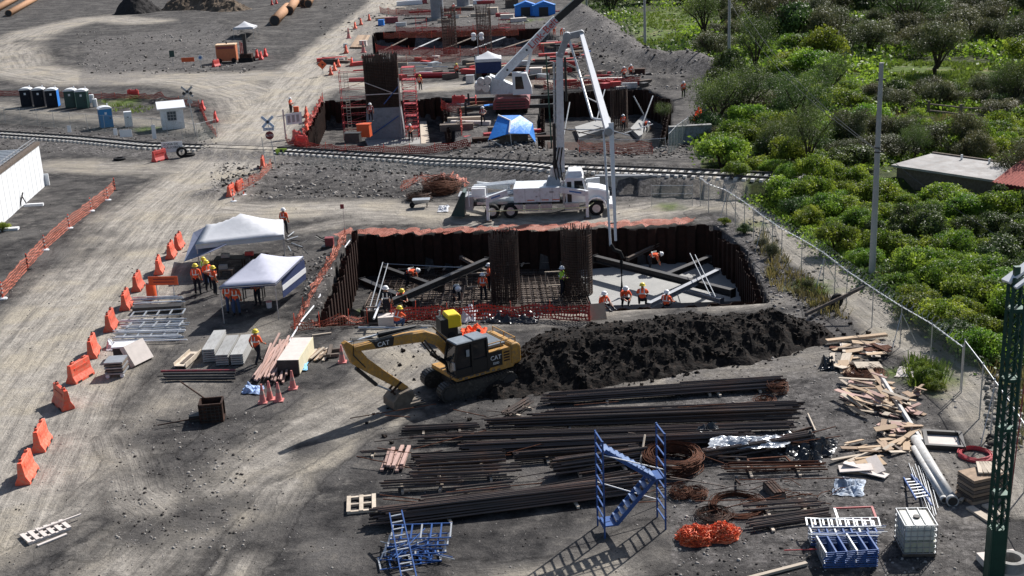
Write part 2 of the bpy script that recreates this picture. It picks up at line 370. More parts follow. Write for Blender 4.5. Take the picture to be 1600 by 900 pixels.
Z = np.where(behind & (ball <= 0), np.maximum(Z, tz*np.clip(1-(dT-3.3)/14, 0, 1)), Z)
wallp = gpts([(937, 300), (1092, 299)])
infront = (y < np.interp(x, track_x, [p[1] for p in TRACK])) & (x > wallp[0][0]-2)
Z = np.where(infront & (dT > 2.15), np.minimum(Z, .02), Z)
wl = gpts([(922, 301.2), (1100, 299.6)]); below = (y < np.interp(x, [wl[0][0], wl[1][0]], [wl[0][1], wl[1][1]])+.15)
betw = infront & ~below & (x > wl[0][0]) & (x < wl[1][0]+3); Z = np.where(betw, np.minimum(tz, 1.08)+.05, Z)
xc0, xc1 = P(322, 230).x, P(432, 240).x
Z = np.where((x > xc0) & (x < xc1) & (dT < 2.6), .44*np.clip((2.6-dT)/1.2, 0, 1), Z)
for poly, dep in PITS:
    m = inpoly(x, y, offset_poly(poly, .55)); hole |= m
    Z = np.where(m, -dep+(fbm(x, y, 1.5, 77)-.5)*.06, Z)
vegx = gpts([(1095, 285), (1112, 100), (1000, 92), (905, 22), (880, -20), (1700, -60), (1900, 500), (1640, 780), (1560, 600), (1440, 520), (1300, 430), (1200, 340)])
veg = inpoly(x, y, vegx)
def path_mask(pl, hw, soft, wob=.5, seed=0):
    d, al, ac = seg_dist(x, y, gpts(pl)); d = d+(fbm(x, y, 3.0, 60+seed)-.5)*wob*4
    return np.clip((hw-d)/soft+.5, 0, 1), al, ac
# roads and dusty areas, each with its own direction of travel
ROADS = [
 ([(-60, 800), (30, 640), (110, 520), (180, 430), (250, 345), (330, 275), (390, 215), (440, 160), (480, 115), (540, 60), (600, 10), (640, -60)], 4.6, 2.4, 1.0),
 ([(250, 320), (400, 330), (560, 325), (700, 333), (860, 356), (1010, 330), (1090, 318)], 2.6, 2.0, .9),
 ([(-60, 262), (90, 258), (190, 262), (300, 265)], 2.6, 2.0, .7),
 ([(520, 112), (440, 118), (300, 122), (120, 124), (20, 108), (8, 80), (60, 48), (150, 28), (230, 34)], 5.5, 4, .85),
 ([(430, 190), (400, 150), (330, 128), (200, 118)], 5.0, 4, .9),
 ([(400, 172), (520, 128), (640, 138), (760, 132), (900, 128)], 3.5, 2.0, .95),
 ([(560, 90), (700, 88), (860, 92)], 2.0, 2.0, .6),
 ([(-20, 165), (110, 182), (240, 190), (330, 200)], 2.2, 2.0, .6),
 ([(100, 1000), (240, 860), (400, 740), (520, 660), (600, 612), (660, 560), (600, 520)], 1.7, 2.2, .75),
 ([(-100, 900), (60, 820), (180, 730), (280, 600), (350, 545), (420, 520)], 1.1, 2.6, .5),
 ([(560, 545), (760, 505), (900, 495), (1010, 482)], 1.0, 1.6, .55),
 ([(980, 620), (1080, 580), (1200, 575), (1290, 560)], 1.3, 1.6, .55),
 ([(1100, 292), (1180, 340), (1262, 402), (1340, 462), (1440, 545), (1500, 600), (1560, 680), (1620, 790)], 1.45, .7, 1.0),
 ([(1440, 690), (1490, 760), (1500, 800)], .9, 1.5, .65),
 ([(760, 905), (950, 885), (1010, 850)], .6, 1.4, .8), ([(190, 690), (215, 770), (260, 800), (150, 900)], 1.0, 1.8, .8), ([(380, 900), (470, 740), (640, 650)], .35, .7, .8), ([(250, 880), (400, 700), (560, 620)], .3, .5, .7), ([(330, 900), (430, 760), (600, 660)], .25, .4, .7), ([(0, 870), (120, 800), (200, 720)], .5, 1.0, .6),
 ([(1250, 470), (1190, 470), (1130, 478)], .8, 1.2, .5),
 ([(470, 360), (540, 345), (1090, 345)], .7, .9, .55),
]
dust = np.zeros(x.shape); al = x*.35+y; ac = x-y*.35; bestw = np.zeros(x.shape)
for i, (pl, hw, so_, st) in enumerate(ROADS):
    m, a, c = path_mask(pl, hw, so_, .5, i); dust = np.maximum(dust, m*st)
    mm = m > bestw; al = np.where(mm, a, al); ac = np.where(mm, c, ac); bestw = np.maximum(bestw, m)
dust = np.where(hole, .0, dust)
# the far part of the site is dusty all over
green = np.clip((veg*1.0), 0, 1)
ppath, _, _ = path_mask(ROADS[12][0], 1.4, .5, .25, 12)
green = green*(1-ppath)
for px_, py_, r_ in ((195, 160, 2.6), (225, 202, 1.5), (1445, 590, 1.6), (820, 32, 3.0), (560, 422, .6), (1270, 448, 1.3), (1180, 350, 1.0), (1050, 322, 1.0)):
    q = P(px_, py_); green = np.maximum(green, np.clip(1.3-np.hypot(x-q.x, y-q.y)/r_-(fbm(x, y, 1, 5)-.5)*1.6, 0, .85))
green = green*(1-np.clip(BERM/.6, 0, 1))
rub = np.clip(BERM/1.2, 0, 1)+np.clip(RUB/.35, 0, 1)+np.clip(BANK/.4, 0, 1)+np.clip((2.6-np.abs(dT-2.4))/1.4, 0, 1)*(dT > 1.2)*.9
for poly in ([(120, 140), (140, 60), (340, 40), (400, 100), (250, 118)], [(540, 92), (560, 20), (880, 10), (900, 100), (800, 100)], [(700, 225), (720, 150), (850, 150), (850, 240)], [(1040, 560), (1400, 560), (1600, 900), (1050, 880)], [(640, 232), (700, 165), (845, 165), (930, 268), (1080, 262), (1040, 230), (830, 245)], [(520, 410), (500, 480), (470, 500), (490, 450)]):
    rub = np.maximum(rub, inpoly(x, y, gpts(poly))*.65)
rub = np.clip(rub, 0, 1)*(1-green)*(1-ppath)
darkp = np.zeros(x.shape)
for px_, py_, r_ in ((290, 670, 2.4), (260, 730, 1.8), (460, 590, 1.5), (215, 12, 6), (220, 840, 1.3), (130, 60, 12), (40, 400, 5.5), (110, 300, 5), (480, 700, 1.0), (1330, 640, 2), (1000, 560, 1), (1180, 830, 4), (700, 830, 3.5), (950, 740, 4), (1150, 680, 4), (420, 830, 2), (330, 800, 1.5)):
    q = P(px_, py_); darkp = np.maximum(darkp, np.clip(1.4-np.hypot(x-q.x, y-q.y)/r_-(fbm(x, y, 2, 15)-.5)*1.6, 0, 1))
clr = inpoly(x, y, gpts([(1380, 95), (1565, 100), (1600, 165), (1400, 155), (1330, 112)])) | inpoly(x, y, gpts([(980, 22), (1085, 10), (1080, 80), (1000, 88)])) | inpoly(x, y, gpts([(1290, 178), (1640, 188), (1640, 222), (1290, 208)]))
darkp = np.where(veg & ~clr & (ppath < .3), 1.0, np.where(veg, 0, darkp))  # darkens the ground among the bushes, painting in the undergrowth shade
Zl = Z
verts = np.stack([x, y, Z], -1).reshape(-1, 3)
idx = np.arange(nr*nc).reshape(nr, nc)
quads = np.stack([idx[1:, :-1], idx[1:, 1:], idx[:-1, 1:], idx[:-1, :-1]], -1).reshape(-1, 4)
gm = bpy.data.meshes.new('ground'); gm.vertices.add(len(verts)); gm.vertices.foreach_set('co', verts.ravel())
gm.loops.add(quads.size); gm.loops.foreach_set('vertex_index', quads.ravel().astype(np.int32))
gm.polygons.add(len(quads)); gm.polygons.foreach_set('loop_start', np.arange(0, quads.size, 4, dtype=np.int32)); gm.polygons.foreach_set('loop_total', np.full(len(quads), 4, dtype=np.int32))
gm.update(); gm.validate()
gm.polygons.foreach_set('use_smooth', [True]*len(gm.polygons))
at = gm.attributes.new('lay', 'FLOAT_COLOR', 'POINT')
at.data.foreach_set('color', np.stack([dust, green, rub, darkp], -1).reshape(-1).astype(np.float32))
a2 = gm.attributes.new('way', 'FLOAT_VECTOR', 'POINT')
a2.data.foreach_set('vector', np.stack([al, ac, np.zeros_like(al)], -1).reshape(-1).astype(np.float32))
ground = bpy.data.objects.new('ground', gm); COL.objects.link(ground); ground['kind'] = 'structure'

def ground_material():
    m = bpy.data.materials.new('site_ground'); m.use_nodes = True; nt = m.node_tree; N = nt.nodes; L = nt.links
    b = N['Principled BSDF']; b.inputs['Roughness'].default_value = .95; b.inputs['Specular IOR Level'].default_value = .15
    geo = N.new('ShaderNodeNewGeometry'); pos = geo.outputs['Position']
    def noise(s, d=6, r=.6, vec=pos, sc3=None):
        n = N.new('ShaderNodeTexNoise'); n.inputs['Scale'].default_value = s; n.inputs['Detail'].default_value = d; n.inputs['Roughness'].default_value = r
        if sc3:
            mp = N.new('ShaderNodeMapping'); mp.inputs['Scale'].default_value = sc3; L.new(vec, mp.inputs['Vector']); vec = mp.outputs[0]
        L.new(vec, n.inputs['Vector']); return n.outputs[0]
    def ramp(v, a, c):
        r = N.new('ShaderNodeMapRange'); r.inputs[1].default_value = a; r.inputs[2].default_value = c; L.new(v, r.inputs[0]); return r.outputs[0]
    def mth(op, a, c):
        n = N.new('ShaderNodeMath'); n.operation = op
        for k, v in enumerate((a, c)):
            if isinstance(v, (int, float)): n.inputs[k].default_value = v
            else: L.new(v, n.inputs[k])
        return n.outputs[0]
    def mix(f, a, c):
        n = N.new('ShaderNodeMixRGB')
        for k, v in enumerate((f, a, c)):
            if isinstance(v, (int, float)): n.inputs[k].default_value = v
            elif isinstance(v, tuple): n.inputs[k].default_value = (*v, 1)
            else: L.new(v, n.inputs[k])
        return n.outputs[0]
    A = N.new('ShaderNodeAttribute'); A.attribute_name = 'lay'; S = N.new('ShaderNodeSeparateColor'); L.new(A.outputs['Color'], S.inputs[0])
    W = N.new('ShaderNodeAttribute'); W.attribute_name = 'way'
    streak = noise(1.0, 6, .72, W.outputs['Vector'], (.10, 1.5, 1)); streak2 = noise(1.0, 5, .7, W.outputs['Vector'], (.22, 5.0, 1))
    big = noise(.22, 5, .62); mid = noise(1.1, 8, .68); fine = noise(7.0, 8, .75); spk = noise(16.0, 4, .7)
    # bare soil: near-black volcanic earth with greyer dried patches
    base = mix(ramp(mid, .36, .66), (.022, .021, .022), (.080, .075, .072))
    base = mix(ramp(big, .46, .66), base, (.112, .105, .100))
    # dust: driven in by wheels, follows the tracks
    dm = mth('MULTIPLY', S.outputs[0], ramp(streak, .22, .56)); dm = mth('ADD', dm, mth('MULTIPLY', ramp(mid, .52, .80), .32))
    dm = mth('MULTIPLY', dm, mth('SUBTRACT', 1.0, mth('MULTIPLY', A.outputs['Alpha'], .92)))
    dm = mth('MINIMUM', dm, .96)
    dcol = mix(mth('ADD', mth('MULTIPLY', ramp(streak2, .3, .7), .55), mth('MULTIPLY', ramp(mid, .35, .65), .45)), (.225, .205, .182), (.48, .44, .385))
    dcol = mix(ramp(big, .48, .62), dcol, (.40, .355, .285))
    col = mix(dm, base, dcol)
    rc = mix(ramp(fine, .42, .62), (.060, .055, .054), (.24, .225, .215))
    vo = N.new('ShaderNodeTexVoronoi'); vo.inputs['Scale'].default_value = 3.2; L.new(pos, vo.inputs['Vector'])
    rc = mix(.5, rc, mix(ramp(vo.outputs['Distance'], .1, .6), (.30, .28, .27), (.08, .075, .072)))
    col = mix(mth('MULTIPLY', S.outputs[2], ramp(mid, .35, .55)), col, rc)
    gc = mix(ramp(mid, .35, .65), (.035, .06, .012), (.13, .19, .03)); gc = mix(ramp(big, .55, .68), gc, (.20, .18, .085))
    gc = mix(ramp(noise(.5, 5, .6), .60, .68), gc, (.30, .26, .20))
    gc = mix(mth('MULTIPLY', A.outputs['Alpha'], .85), gc, mix(ramp(mid, .4, .7), (.018, .028, .008), (.07, .08, .025)))  # shade between the bushes mixed into the ground colour
    col = mix(mth('MULTIPLY', S.outputs[1], ramp(fine, .2, .5)), col, gc)
    # pebbles and clods: small dark and pale specks
    col = mix(mth('MULTIPLY', ramp(spk, .66, .72), .45), col, (.42, .40, .37))
    col = mix(mth('MULTIPLY', ramp(spk, .34, .28), .65), col, (.03, .028, .027))
    fn = ramp(fine, .3, .7); h = N.new('ShaderNodeHueSaturation'); L.new(col, h.inputs['Color']); L.new(mth('ADD', .80, mth('MULTIPLY', fn, .4)), h.inputs['Value'])
    L.new(h.outputs[0], b.inputs['Base Color'])
    hh = mth('ADD', mth('MULTIPLY', fine, .5), mth('ADD', mth('MULTIPLY', mid, 1.0), mth('MULTIPLY', streak2, .5)))
    bp = N.new('ShaderNodeBump'); bp.inputs['Strength'].default_value = .9; bp.inputs['Distance'].default_value = .16; L.new(hh, bp.inputs['Height']); L.new(bp.outputs[0], b.inputs['Normal'])
    return m
gm.materials.append(ground_material())

# heights of the sheet at any place, for things that stand on banks
def gz(p):
    d = Vector((p[0], p[1], 0))-C0; s = FPX/(d.dot(FW)); v = -d.dot(U0)*s; u = d.dot(R0)*s
    j = np.searchsorted(us, u); i = np.searchsorted(vs_, v); i = min(max(i, 0), nr-1); j = min(max(j, 0), nc-1)
    return float(Zl[i, j])

# loose stones and clods lying about: nobody could count them
def scatter_stones():
    rng = np.random.default_rng(5); V = []; F = []; MI = []
    base = np.array([(-1, -1, -.6), (1, -1, -.6), (1, 1, -.6), (-1, 1, -.6), (-.7, -.6, .6), (.6, -.7, .7), (.7, .6, .5), (-.6, .7, .6)])*.5
    fs = np.array([(0, 3, 2, 1), (4, 5, 6, 7), (0, 1, 5, 4), (1, 2, 6, 5), (2, 3, 7, 6), (3, 0, 4, 7)])
    zones = [((0, 1600, 560, 900), 1500, .03, .07), ((1040, 1500, 540, 900), 1700, .03, .11), ((180, 400, 640, 860), 500, .04, .12), ((330, 680, 255, 310), 1100, .08, .28), ((700, 1080, 225, 262), 900, .08, .3),
             ((900, 1110, 20, 140), 1500, .1, .4), ((1110, 1215, 340, 470), 500, .05, .2), ((1200, 1290, 420, 500), 300, .05, .2), ((0, 1600, 300, 560), 700, .04, .10), ((120, 400, 50, 115), 700, .1, .4), ((0, 340, 198, 240), 900, .06, .2), ((500, 860, 0, 60), 500, .1, .5), ((1540, 1600, 560, 700), 500, .1, .3), ((470, 560, 400, 500), 260, .06, .2)]
    n = 0
    for (x0, x1, y0, y1), k, s0, s1 in zones:
        for _ in range(k):
            p = P(rng.uniform(x0, x1), rng.uniform(y0, y1)); z = gz(p)
            if z < -.5: continue
            s = s0+(s1-s0)*rng.random()**2.5; a = rng.uniform(0, 6.28); c, sn = math.cos(a), math.sin(a)
            q = base*s*rng.uniform(.6, 1.4, 3); q = np.stack([q[:, 0]*c-q[:, 1]*sn, q[:, 0]*sn+q[:, 1]*c, q[:, 2]], -1)+(p.x, p.y, z+s*.12)
            V.append(q); F.append(fs+8*n); MI += [int(rng.random() < .5)]*6; n += 1
    V = np.concatenate(V); F = np.concatenate(F)
    me = bpy.data.meshes.new('loose_stones'); me.vertices.add(len(V)); me.vertices.foreach_set('co', V.ravel()); me.loops.add(F.size); me.loops.foreach_set('vertex_index', F.ravel().astype(np.int32))
    me.polygons.add(len(F)); me.polygons.foreach_set('loop_start', np.arange(0, F.size, 4, dtype=np.int32)); me.polygons.foreach_set('loop_total', np.full(len(F), 4, dtype=np.int32)); me.update()
    me.materials.append(mat('dark_clod', (.05, .045, .042), .95)); me.materials.append(mat('pale_stone', (.30, .28, .26), .9)); me.polygons.foreach_set('material_index', MI)
    o = bpy.data.objects.new('loose_stones', me); COL.objects.link(o); tag(o, 'loose dark clods and pale stones scattered over the site ground', 'stones', kind='stuff')
scatter_stones()

# the long heap of dug black soil beside the excavator
def heap(name, pl, hs, ws, label, material, res=.13, seed=0, lump=.35, clods=300):
    pts = gpts(pl); xs = [p[0] for p in pts]; ys = [p[1] for p in pts]; mw = max(ws)*1.9
    X, Y = np.meshgrid(np.arange(min(xs)-mw, max(xs)+mw, res), np.arange(min(ys)-mw, max(ys)+mw, res), indexing='ij')
    cum = np.concatenate([[0], np.cumsum([math.hypot(xs[i+1]-xs[i], ys[i+1]-ys[i]) for i in range(len(xs)-1)])])
    d, a, c = seg_dist(X, Y, pts); a = np.clip(a, 0, cum[-1]); H = np.interp(a, cum, hs); W = np.interp(a, cum, ws)
    t = d/W+(fbm(X, Y, 1.7, 20+seed, 4)-.5)*.35
    prof = np.clip(1-t, -.2, 1); prof = np.where(prof > 0, prof*(1.15-.15*prof), prof)
    Zh = H*prof + (fbm(X, Y, .9, 30+seed, 4)-.5)*lump*2*np.clip(prof*4, 0, 1)+(fbm(X, Y, .45, 35+seed, 2)-.5)*.30
    # rounded crest
    Zh = np.minimum(Zh, H*.9+(fbm(X, Y, 1.2, 50+seed)-.5)*lump)
    keep = Zh > -.06
    n0, n1 = X.shape; id_ = np.arange(n0*n1).reshape(n0, n1)
    q = np.stack([id_[:-1, :-1], id_[1:, :-1], id_[1:, 1:], id_[:-1, 1:]], -1).reshape(-1, 4); kk = keep.ravel(); q = q[kk[q].any(1)]
    used = np.unique(q); rm = np.full(n0*n1, -1); rm[used] = np.arange(len(used)); V = np.stack([X, Y, Zh], -1).reshape(-1, 3)[used]; q = rm[q]
    V = V.tolist(); q = q.tolist(); rg = random.Random(seed); n0 = len(V)
    for i in range(clods):
        v = V[rg.randrange(n0)]
        if v[2] < .12 and rg.random() < .75: continue
        s_ = .035+.13*rg.random()**3; sp_ = .35 if v[2] < .3 else 0; c = Vector((v[0]+rg.gauss(0, sp_), v[1]+rg.gauss(0, sp_), v[2] if v[2] > .3 else .02)); b = len(V)
        A1 = Vector((rg.gauss(0, 1), rg.gauss(0, 1), rg.gauss(0, 1))).normalized(); A2 = A1.orthogonal().normalized(); A3 = A1.cross(A2)
        V += [tuple(c+k*s_*rg.uniform(.7, 1.3)) for k in (A1, -A1, A2, -A2, A3, -A3)]
        q += [(b+i_, b+j_, b+k_) for i_ in (0, 1) for j_ in (2, 3) for k_ in (4, 5)]
    me = bpy.data.meshes.new(name); me.from_pydata(V, [], q); me.materials.append(material)
    o = bpy.data.objects.new(name, me); COL.objects.link(o); tag(o, label, 'soil heap', kind='stuff'); return o
heap('soil_heap', [(790, 602), (860, 578), (930, 566), (1020, 552), (1120, 540), (1210, 528), (1262, 526)], [.7, 1.75, 1.9, 1.9, 1.7, 1.6, .8], [1.7, 2.8, 3.2, 3.0, 2.7, 2.4, 1.5], 'long heap of freshly dug black soil behind the excavator', M['soil'], seed=1, clods=3200)

heap('dark_gravel_cone', [(212, 20), (218, 19)], [5.6, 5.6], [5.0, 5.0], 'dark pointed gravel cone at the top edge of the view', mat('dark_gravel', (.035, .033, .033), .95, var=.4, bump=.5), .35, 4, .1)
heap('tan_soil_heap', [(285, 14), (330, 12), (362, 16)], [4.0, 4.4, 2.4], [5.0, 5.5, 4.5], 'rounded tan soil heap right of the dark gravel cone', mat('tan_soil', (.15, .115, .085), .95, var=.6, vs=.35, bump=1, bs=2), .35, 6, .7)
# ------------------------------------------------------------------ pits: sheet piles, slabs, struts
def cuts(pl, step):
    out = []; acc = 0
    for (x1, y1), (x2, y2) in zip(pl[:-1], pl[1:]):
        L = math.hypot(x2-x1, y2-y1); n = max(1, round(L/step)); k = [( x1+(x2-x1)*i/n, y1+(y2-y1)*i/n) for i in range(n)]
        out += k
    return out+[pl[-1]]
def pile_wall(pl, depth, label, step=1.25, top=(.1, .45), side=1, group=None, th=.03):
    c = cuts(pl, step); mid = c[len(c)//2]
    t = thing('sheet_pile_wall', label, 'retaining wall', (mid[0], mid[1], 0), group=group)
    rng = random.Random(len(c))
    for (ax, ay), (bx, by) in zip(c[:-1], c[1:]):
        L = math.hypot(bx-ax, by-ay); ux, uy = (bx-ax)/L, (by-ay)/L; nx, ny = -uy*side, ux*side; d = .30
        pr = [(0, 0), (.30, 0), (.42, d), (.80, d), (.92, 0), (1, 0)]
        o = [(ax-mid[0]+ux*L*a+nx*q, ay-mid[1]+uy*L*a+ny*q) for a, q in pr]; i_ = [(px+nx*th, py+ny*th) for px, py in o][::-1]
        m = MB(); prof = o+i_; n = len(o); z0 = -depth-.2; z1 = rng.uniform(*top)
        vs = [(x_, y_, z0) for x_, y_ in prof]+[(x_, y_, z1+rng.uniform(-.02, .02)) for x_, y_ in prof]; N = 2*n
        fs = [(k, (k+1) % N, (k+1) % N+N, k+N) for k in range(N)]
        fs += [(N+k, N+k+1, N+N-2-k, N+N-1-k) for k in range(n-1)]
        m.add(vs, fs).build('pile', M['pile'], t)
    return t
def ring(px): return [(P(a, b).x, P(a, b).y) for a, b in px]
A = PIT_A
def gp(a, b): return (P(a, b).x, P(a, b).y)
pile_wall([A[0], A[1], A[2]], 2.7, 'rusty sheet pile wall along the far edge of the nearest excavation', 1.35, (.05, .3), 1)
pile_wall([A[0], A[7]], 2.7, 'stepped rusty sheet pile wall on the tent side of the nearest excavation', 1.25, (.1, .75), -1)
pile_wall([A[2], A[3], A[4]], 2.7, 'dark sheet pile wall on the footpath side of the nearest excavation', .9, (-.1, .35), 1)
pile_wall([A[7], A[6], A[5], A[4]], 2.7, 'low sheet pile wall under the near lip of the nearest excavation', 1.3, (-.25, -.05), -1)
pile_wall([PIT_B[3], PIT_B[0], PIT_B[1], PIT_B[2]], 2.6, 'sheet pile wall round the excavation of the tall pier', 1.2, (.0, .5), 1)
pile_wall([PIT_C[5], PIT_C[0], PIT_C[1], PIT_C[2], PIT_C[3]], 2.8, 'rusty sheet pile wall of the excavation behind the pump boom', 1.2, (.0, .3), 1)
pile_wall([PIT_D[5], PIT_D[0], PIT_D[1], PIT_D[2]], 2.6, 'far sheet pile wall round the distant rebar columns', 2.0, (.0, .3), 1)

def slab(px, z, h, material, label, name='concrete_slab', cat='concrete slab'):
    pts = [P(a, b, z) for a, b in px]; c = sum(pts, Vector())/len(pts)
    m = MB(); m.prism([(p.x-c.x, p.y-c.y) for p in pts], -h, 0, 'z'); o = m.build(name, material, loc=(c.x, c.y, z)); return tag(o, label, cat)
ZF = -2.55
slab([(905, 422), (1095, 406), (1150, 432), (1160, 470), (925, 478)], ZF+.25, .4, M['conc'], 'fresh pale concrete slab poured on the floor of the nearest excavation')
# rebar mat over the rest of the floor
def rebar_mat(px, z, label, step=.42, r=.022):
    pts = [P(a, b, z) for a, b in px]; c = sum(pts, Vector())/4; m = MB()
    a, b, c_, d = [p-c for p in pts]
    for (p, q, r1, s1) in ((a, b, d, c_), (a, d, b, c_)):
        L = ((p-q).length+(r1-s1).length)/2; n = int(L/step)
        for i in range(n+1):
            t = i/n; m.bar(p.lerp(q, t), r1.lerp(s1, t), r*2)
    return tag(m.build('rebar_mat', M['galv'] if 0 else M['rebar'], loc=c), label, 'rebar mat')
mm_ = MB()
slab([(596, 424), (905, 421), (905, 482), (560, 496)], ZF-.02, .1, M['dwood'], 'dusty blinding concrete under the rebar mat in the nearest excavation')
rebar_mat([(600, 424), (900, 420), (925, 486), (560, 500)], ZF+.28, 'wide rebar mat laid over the floor of the nearest excavation')
rebar_mat([(604, 426), (895, 422), (920, 480), (570, 492)], ZF+.06, 'lower rebar mat close to the floor of the nearest excavation', .6)
def ibeam(a, b, label, za, zb, h=.42, w=.36, material=None, group=None, cat='steel beam'):
    p = P(a[0], a[1], za); q = P(b[0], b[1], zb); c = (p+q)/2; m = MB(); d = (q-p); L = d.length
    mt = Matrix.Translation((0, 0, 0)) @ d.to_track_quat('X', 'Z').to_matrix().to_4x4(); m.M = mt
    m.b0(-L/2, L/2, -w/2, w/2, h/2-.04, h/2); m.b0(-L/2, L/2, -w/2, w/2, -h/2, -h/2+.04); m.b0(-L/2, L/2, -.025, .025, -h/2+.042, h/2-.042)
    for k in (-1, 1): m.box((k*(L/2-.02), 0, 0), (.04, w*1.3, h*1.3))
    return tag(m.build('steel_beam', material or M['dsteel'], loc=c), label, cat, group)
g = 'struts bracing the excavation walls'
ibeam((568, 492), (762, 408), 'long dark strut across the corner left of the rebar columns', -.9, -.9, group=g)
ibeam((566, 440), (650, 476), 'short dark strut crossing under the long corner strut', -1.3, -1.3, group=g)
ibeam((600, 420), (690, 452), 'dark strut lying near the bending worker in the pit', -1.5, -1.5, .35, .3, group=g)
ibeam((930, 404), (1146, 458), 'long dark strut running right over the fresh slab', -1.2, -1.2, group=g)
ibeam((1012, 478), (1122, 424), 'pale steel strut crossing the long one at the right corner', -1.0, -1.0, .3, .3, M['grey'], g)
ibeam((1040, 432), (1108, 404), 'short dusty strut above the fresh slab near the far corner', -1.3, -1.3, .35, .35, group=g)
ibeam((980, 405), (1030, 381), 'thin strut leaning up to the far pile wall', -1.4, -1.0, .2, .2, M['dwood'], g)
ibeam((1062, 452), (1128, 470), 'grey beam lying low in the right corner of the pit', -1.6, -1.6, .25, .3, M['grey'], g)
ibeam((720, 402), (760, 424), 'short prop hanging from the far pile wall', -1.2, -1.6, .2, .2, M['dwood'], g)
# waler beams on the pile walls
ibeam((575, 384), (1104, 370), 'long waler beam along the far pile wall', -1.2, -1.2, .4, .3, M['drust'])
def rods(name, label, cat, segs, r, material, group=None):
    m = MB(); c = sum((Vector(s[0])+Vector(s[1]) for s in segs), Vector())/(2*len(segs))
    for a, b in segs: m.tube([Vector(a)-c, Vector(b)-c], r, 6)
    return tag(m.build(name, material, loc=c), label, cat, group)
for k, (a, b, za, zb, lb) in enumerate([((598, 410), (574, 494), -.2, -.4, 'thin scaffold pole crossing the left corner of the pit'), ((606, 412), (582, 496), -.6, -.3, 'second thin scaffold pole beside the first in the left pit corner'),
        ((1078, 396), (1110, 462), -.3, -.2, 'long thin pole leaning over the right strut crossing'), ((1086, 398), (1118, 464), -.4, -.25, 'parallel thin pole beside the long leaning one'), ((600, 412), (760, 420), -1.6, -1.7, 'thin horizontal guard rail over the rebar mat')]):
    rods('scaffold_pole', lb, 'pole', [(P(*a, za), P(*b, zb))], .03, M['galv'], 'thin poles in the nearest excavation')
# white timber frames marking the column feet
for px_, py_, lb in ((745, 442, 'white rectangular frame standing between the two rebar columns'), (868, 440, 'white rectangular frame just left of the second rebar column')):
    p = P(px_, py_+14, ZF); m = MB()
    for a, b in (((-.6, 0, 0), (-.6, 0, .95)), ((.6, 0, 0), (.6, 0, .95)), ((-.64, 0, .95), (.64, 0, .95)), ((-.64, 0, .05), (.64, 0, .05))): m.bar(a, b, .07)
    tag(m.build('column_gauge', M['pwood'], loc=p+Vector((0, 0, .3))), lb, 'frame')
rng = random.Random(3)
m = MB(); p0 = P(620, 432, ZF)
for i in range(13): m.bar((i*1.05, 0, .3), (i*1.05+.2, .0, .55), .12)
m.bar((0, 0, .5), (13.0, -.1, .5), .04)
tag(m.build('spacer_row', M['pwood'], loc=p0), 'row of pale spacer blocks along the far side of the rebar mat', 'spacers')

# ------------------------------------------------------------------ rebar columns
def rebar_column(p, rx, h, label, n=40, ties=26, r=.024, group=None, ry=None, flare=.5, dense=2):
    ry = ry or rx; t = thing('rebar_column', label, 'rebar column', p, group=group); rg = random.Random(int(p[0]*10)); v = MB()
    for ringk in range(dense):
        for i in range(n):
            a = 2*math.pi*(i+ringk*.5)/n; k = 1-.18*ringk; hh = h*(1-rg.random()*.10)
            v.tube([(rx*k*math.cos(a), ry*k*math.sin(a), 0), (rx*k*math.cos(a)+rg.uniform(-.04, .04), ry*k*math.sin(a)+rg.uniform(-.04, .04), hh)], r, 4)
    v.build('vertical_bars', M['rebar'], t)
    s = MB(); rt = (h-flare)
    for i in range(ties):
        z = .15+rt*(i/ties); N = 20
        s.tube([(rx*1.02*math.cos(2*math.pi*j/N), ry*1.02*math.sin(2*math.pi*j/N), z) for j in range(N+1)], r*.8, 4, cap=False)
    s.build('tie_hoops', M['drust'], t); return t
pc = P(791, 470, ZF); rebar_column(pc, .88, top_z(791, 0, 354, 791)-ZF if 0 else 4.55, 'dense dark rebar column on the left in the nearest excavation', group='rebar columns in the nearest excavation')
pc2 = P(903, 464, ZF); rebar_column(pc2, .92, 4.6, 'dense dark rebar column on the right beside the fresh slab', group='rebar columns in the nearest excavation')
for px_, lb in ((705, 'distant rebar column on the left in the far excavation'), (758, 'distant rebar column on the right in the far excavation')):
    p = P(px_, 80, 0); g_ = PY(px_, 72, p.y-2)
    rebar_column((p.x, p.y-3, -2.6), 1.05, PY(px_, 6, p.y-3).z+2.6, lb, 26, 22, .04, 'rebar columns in the far excavation', dense=1)
rebar_column(P(968, 200, -2.6), .9, 4.6, 'dark rebar column standing behind the pump boom pipe', 24, 30, .03, dense=1)
# far concrete piers
for px_, y1, y0, hw, lb in ((684, 31, -30, 10, 'pale grey concrete pier beyond the left distant rebar column'), (724, 12, -40, 10, 'pale grey concrete pier beyond between the distant rebar columns')):
    p = P(px_, y1); r_ = hw/dist_scale(p); t = thing('concrete_pier', lb, 'pier', p)
    m = MB(); m.lathe([(r_, 0), (r_, 7.0)], 20); m.build('shaft', M['gconc'], t, smooth=True); m = MB(); m.box((0, 0, .2), (r_*3, r_*3, .5)); m.build('footing', M['oldconc'], t)
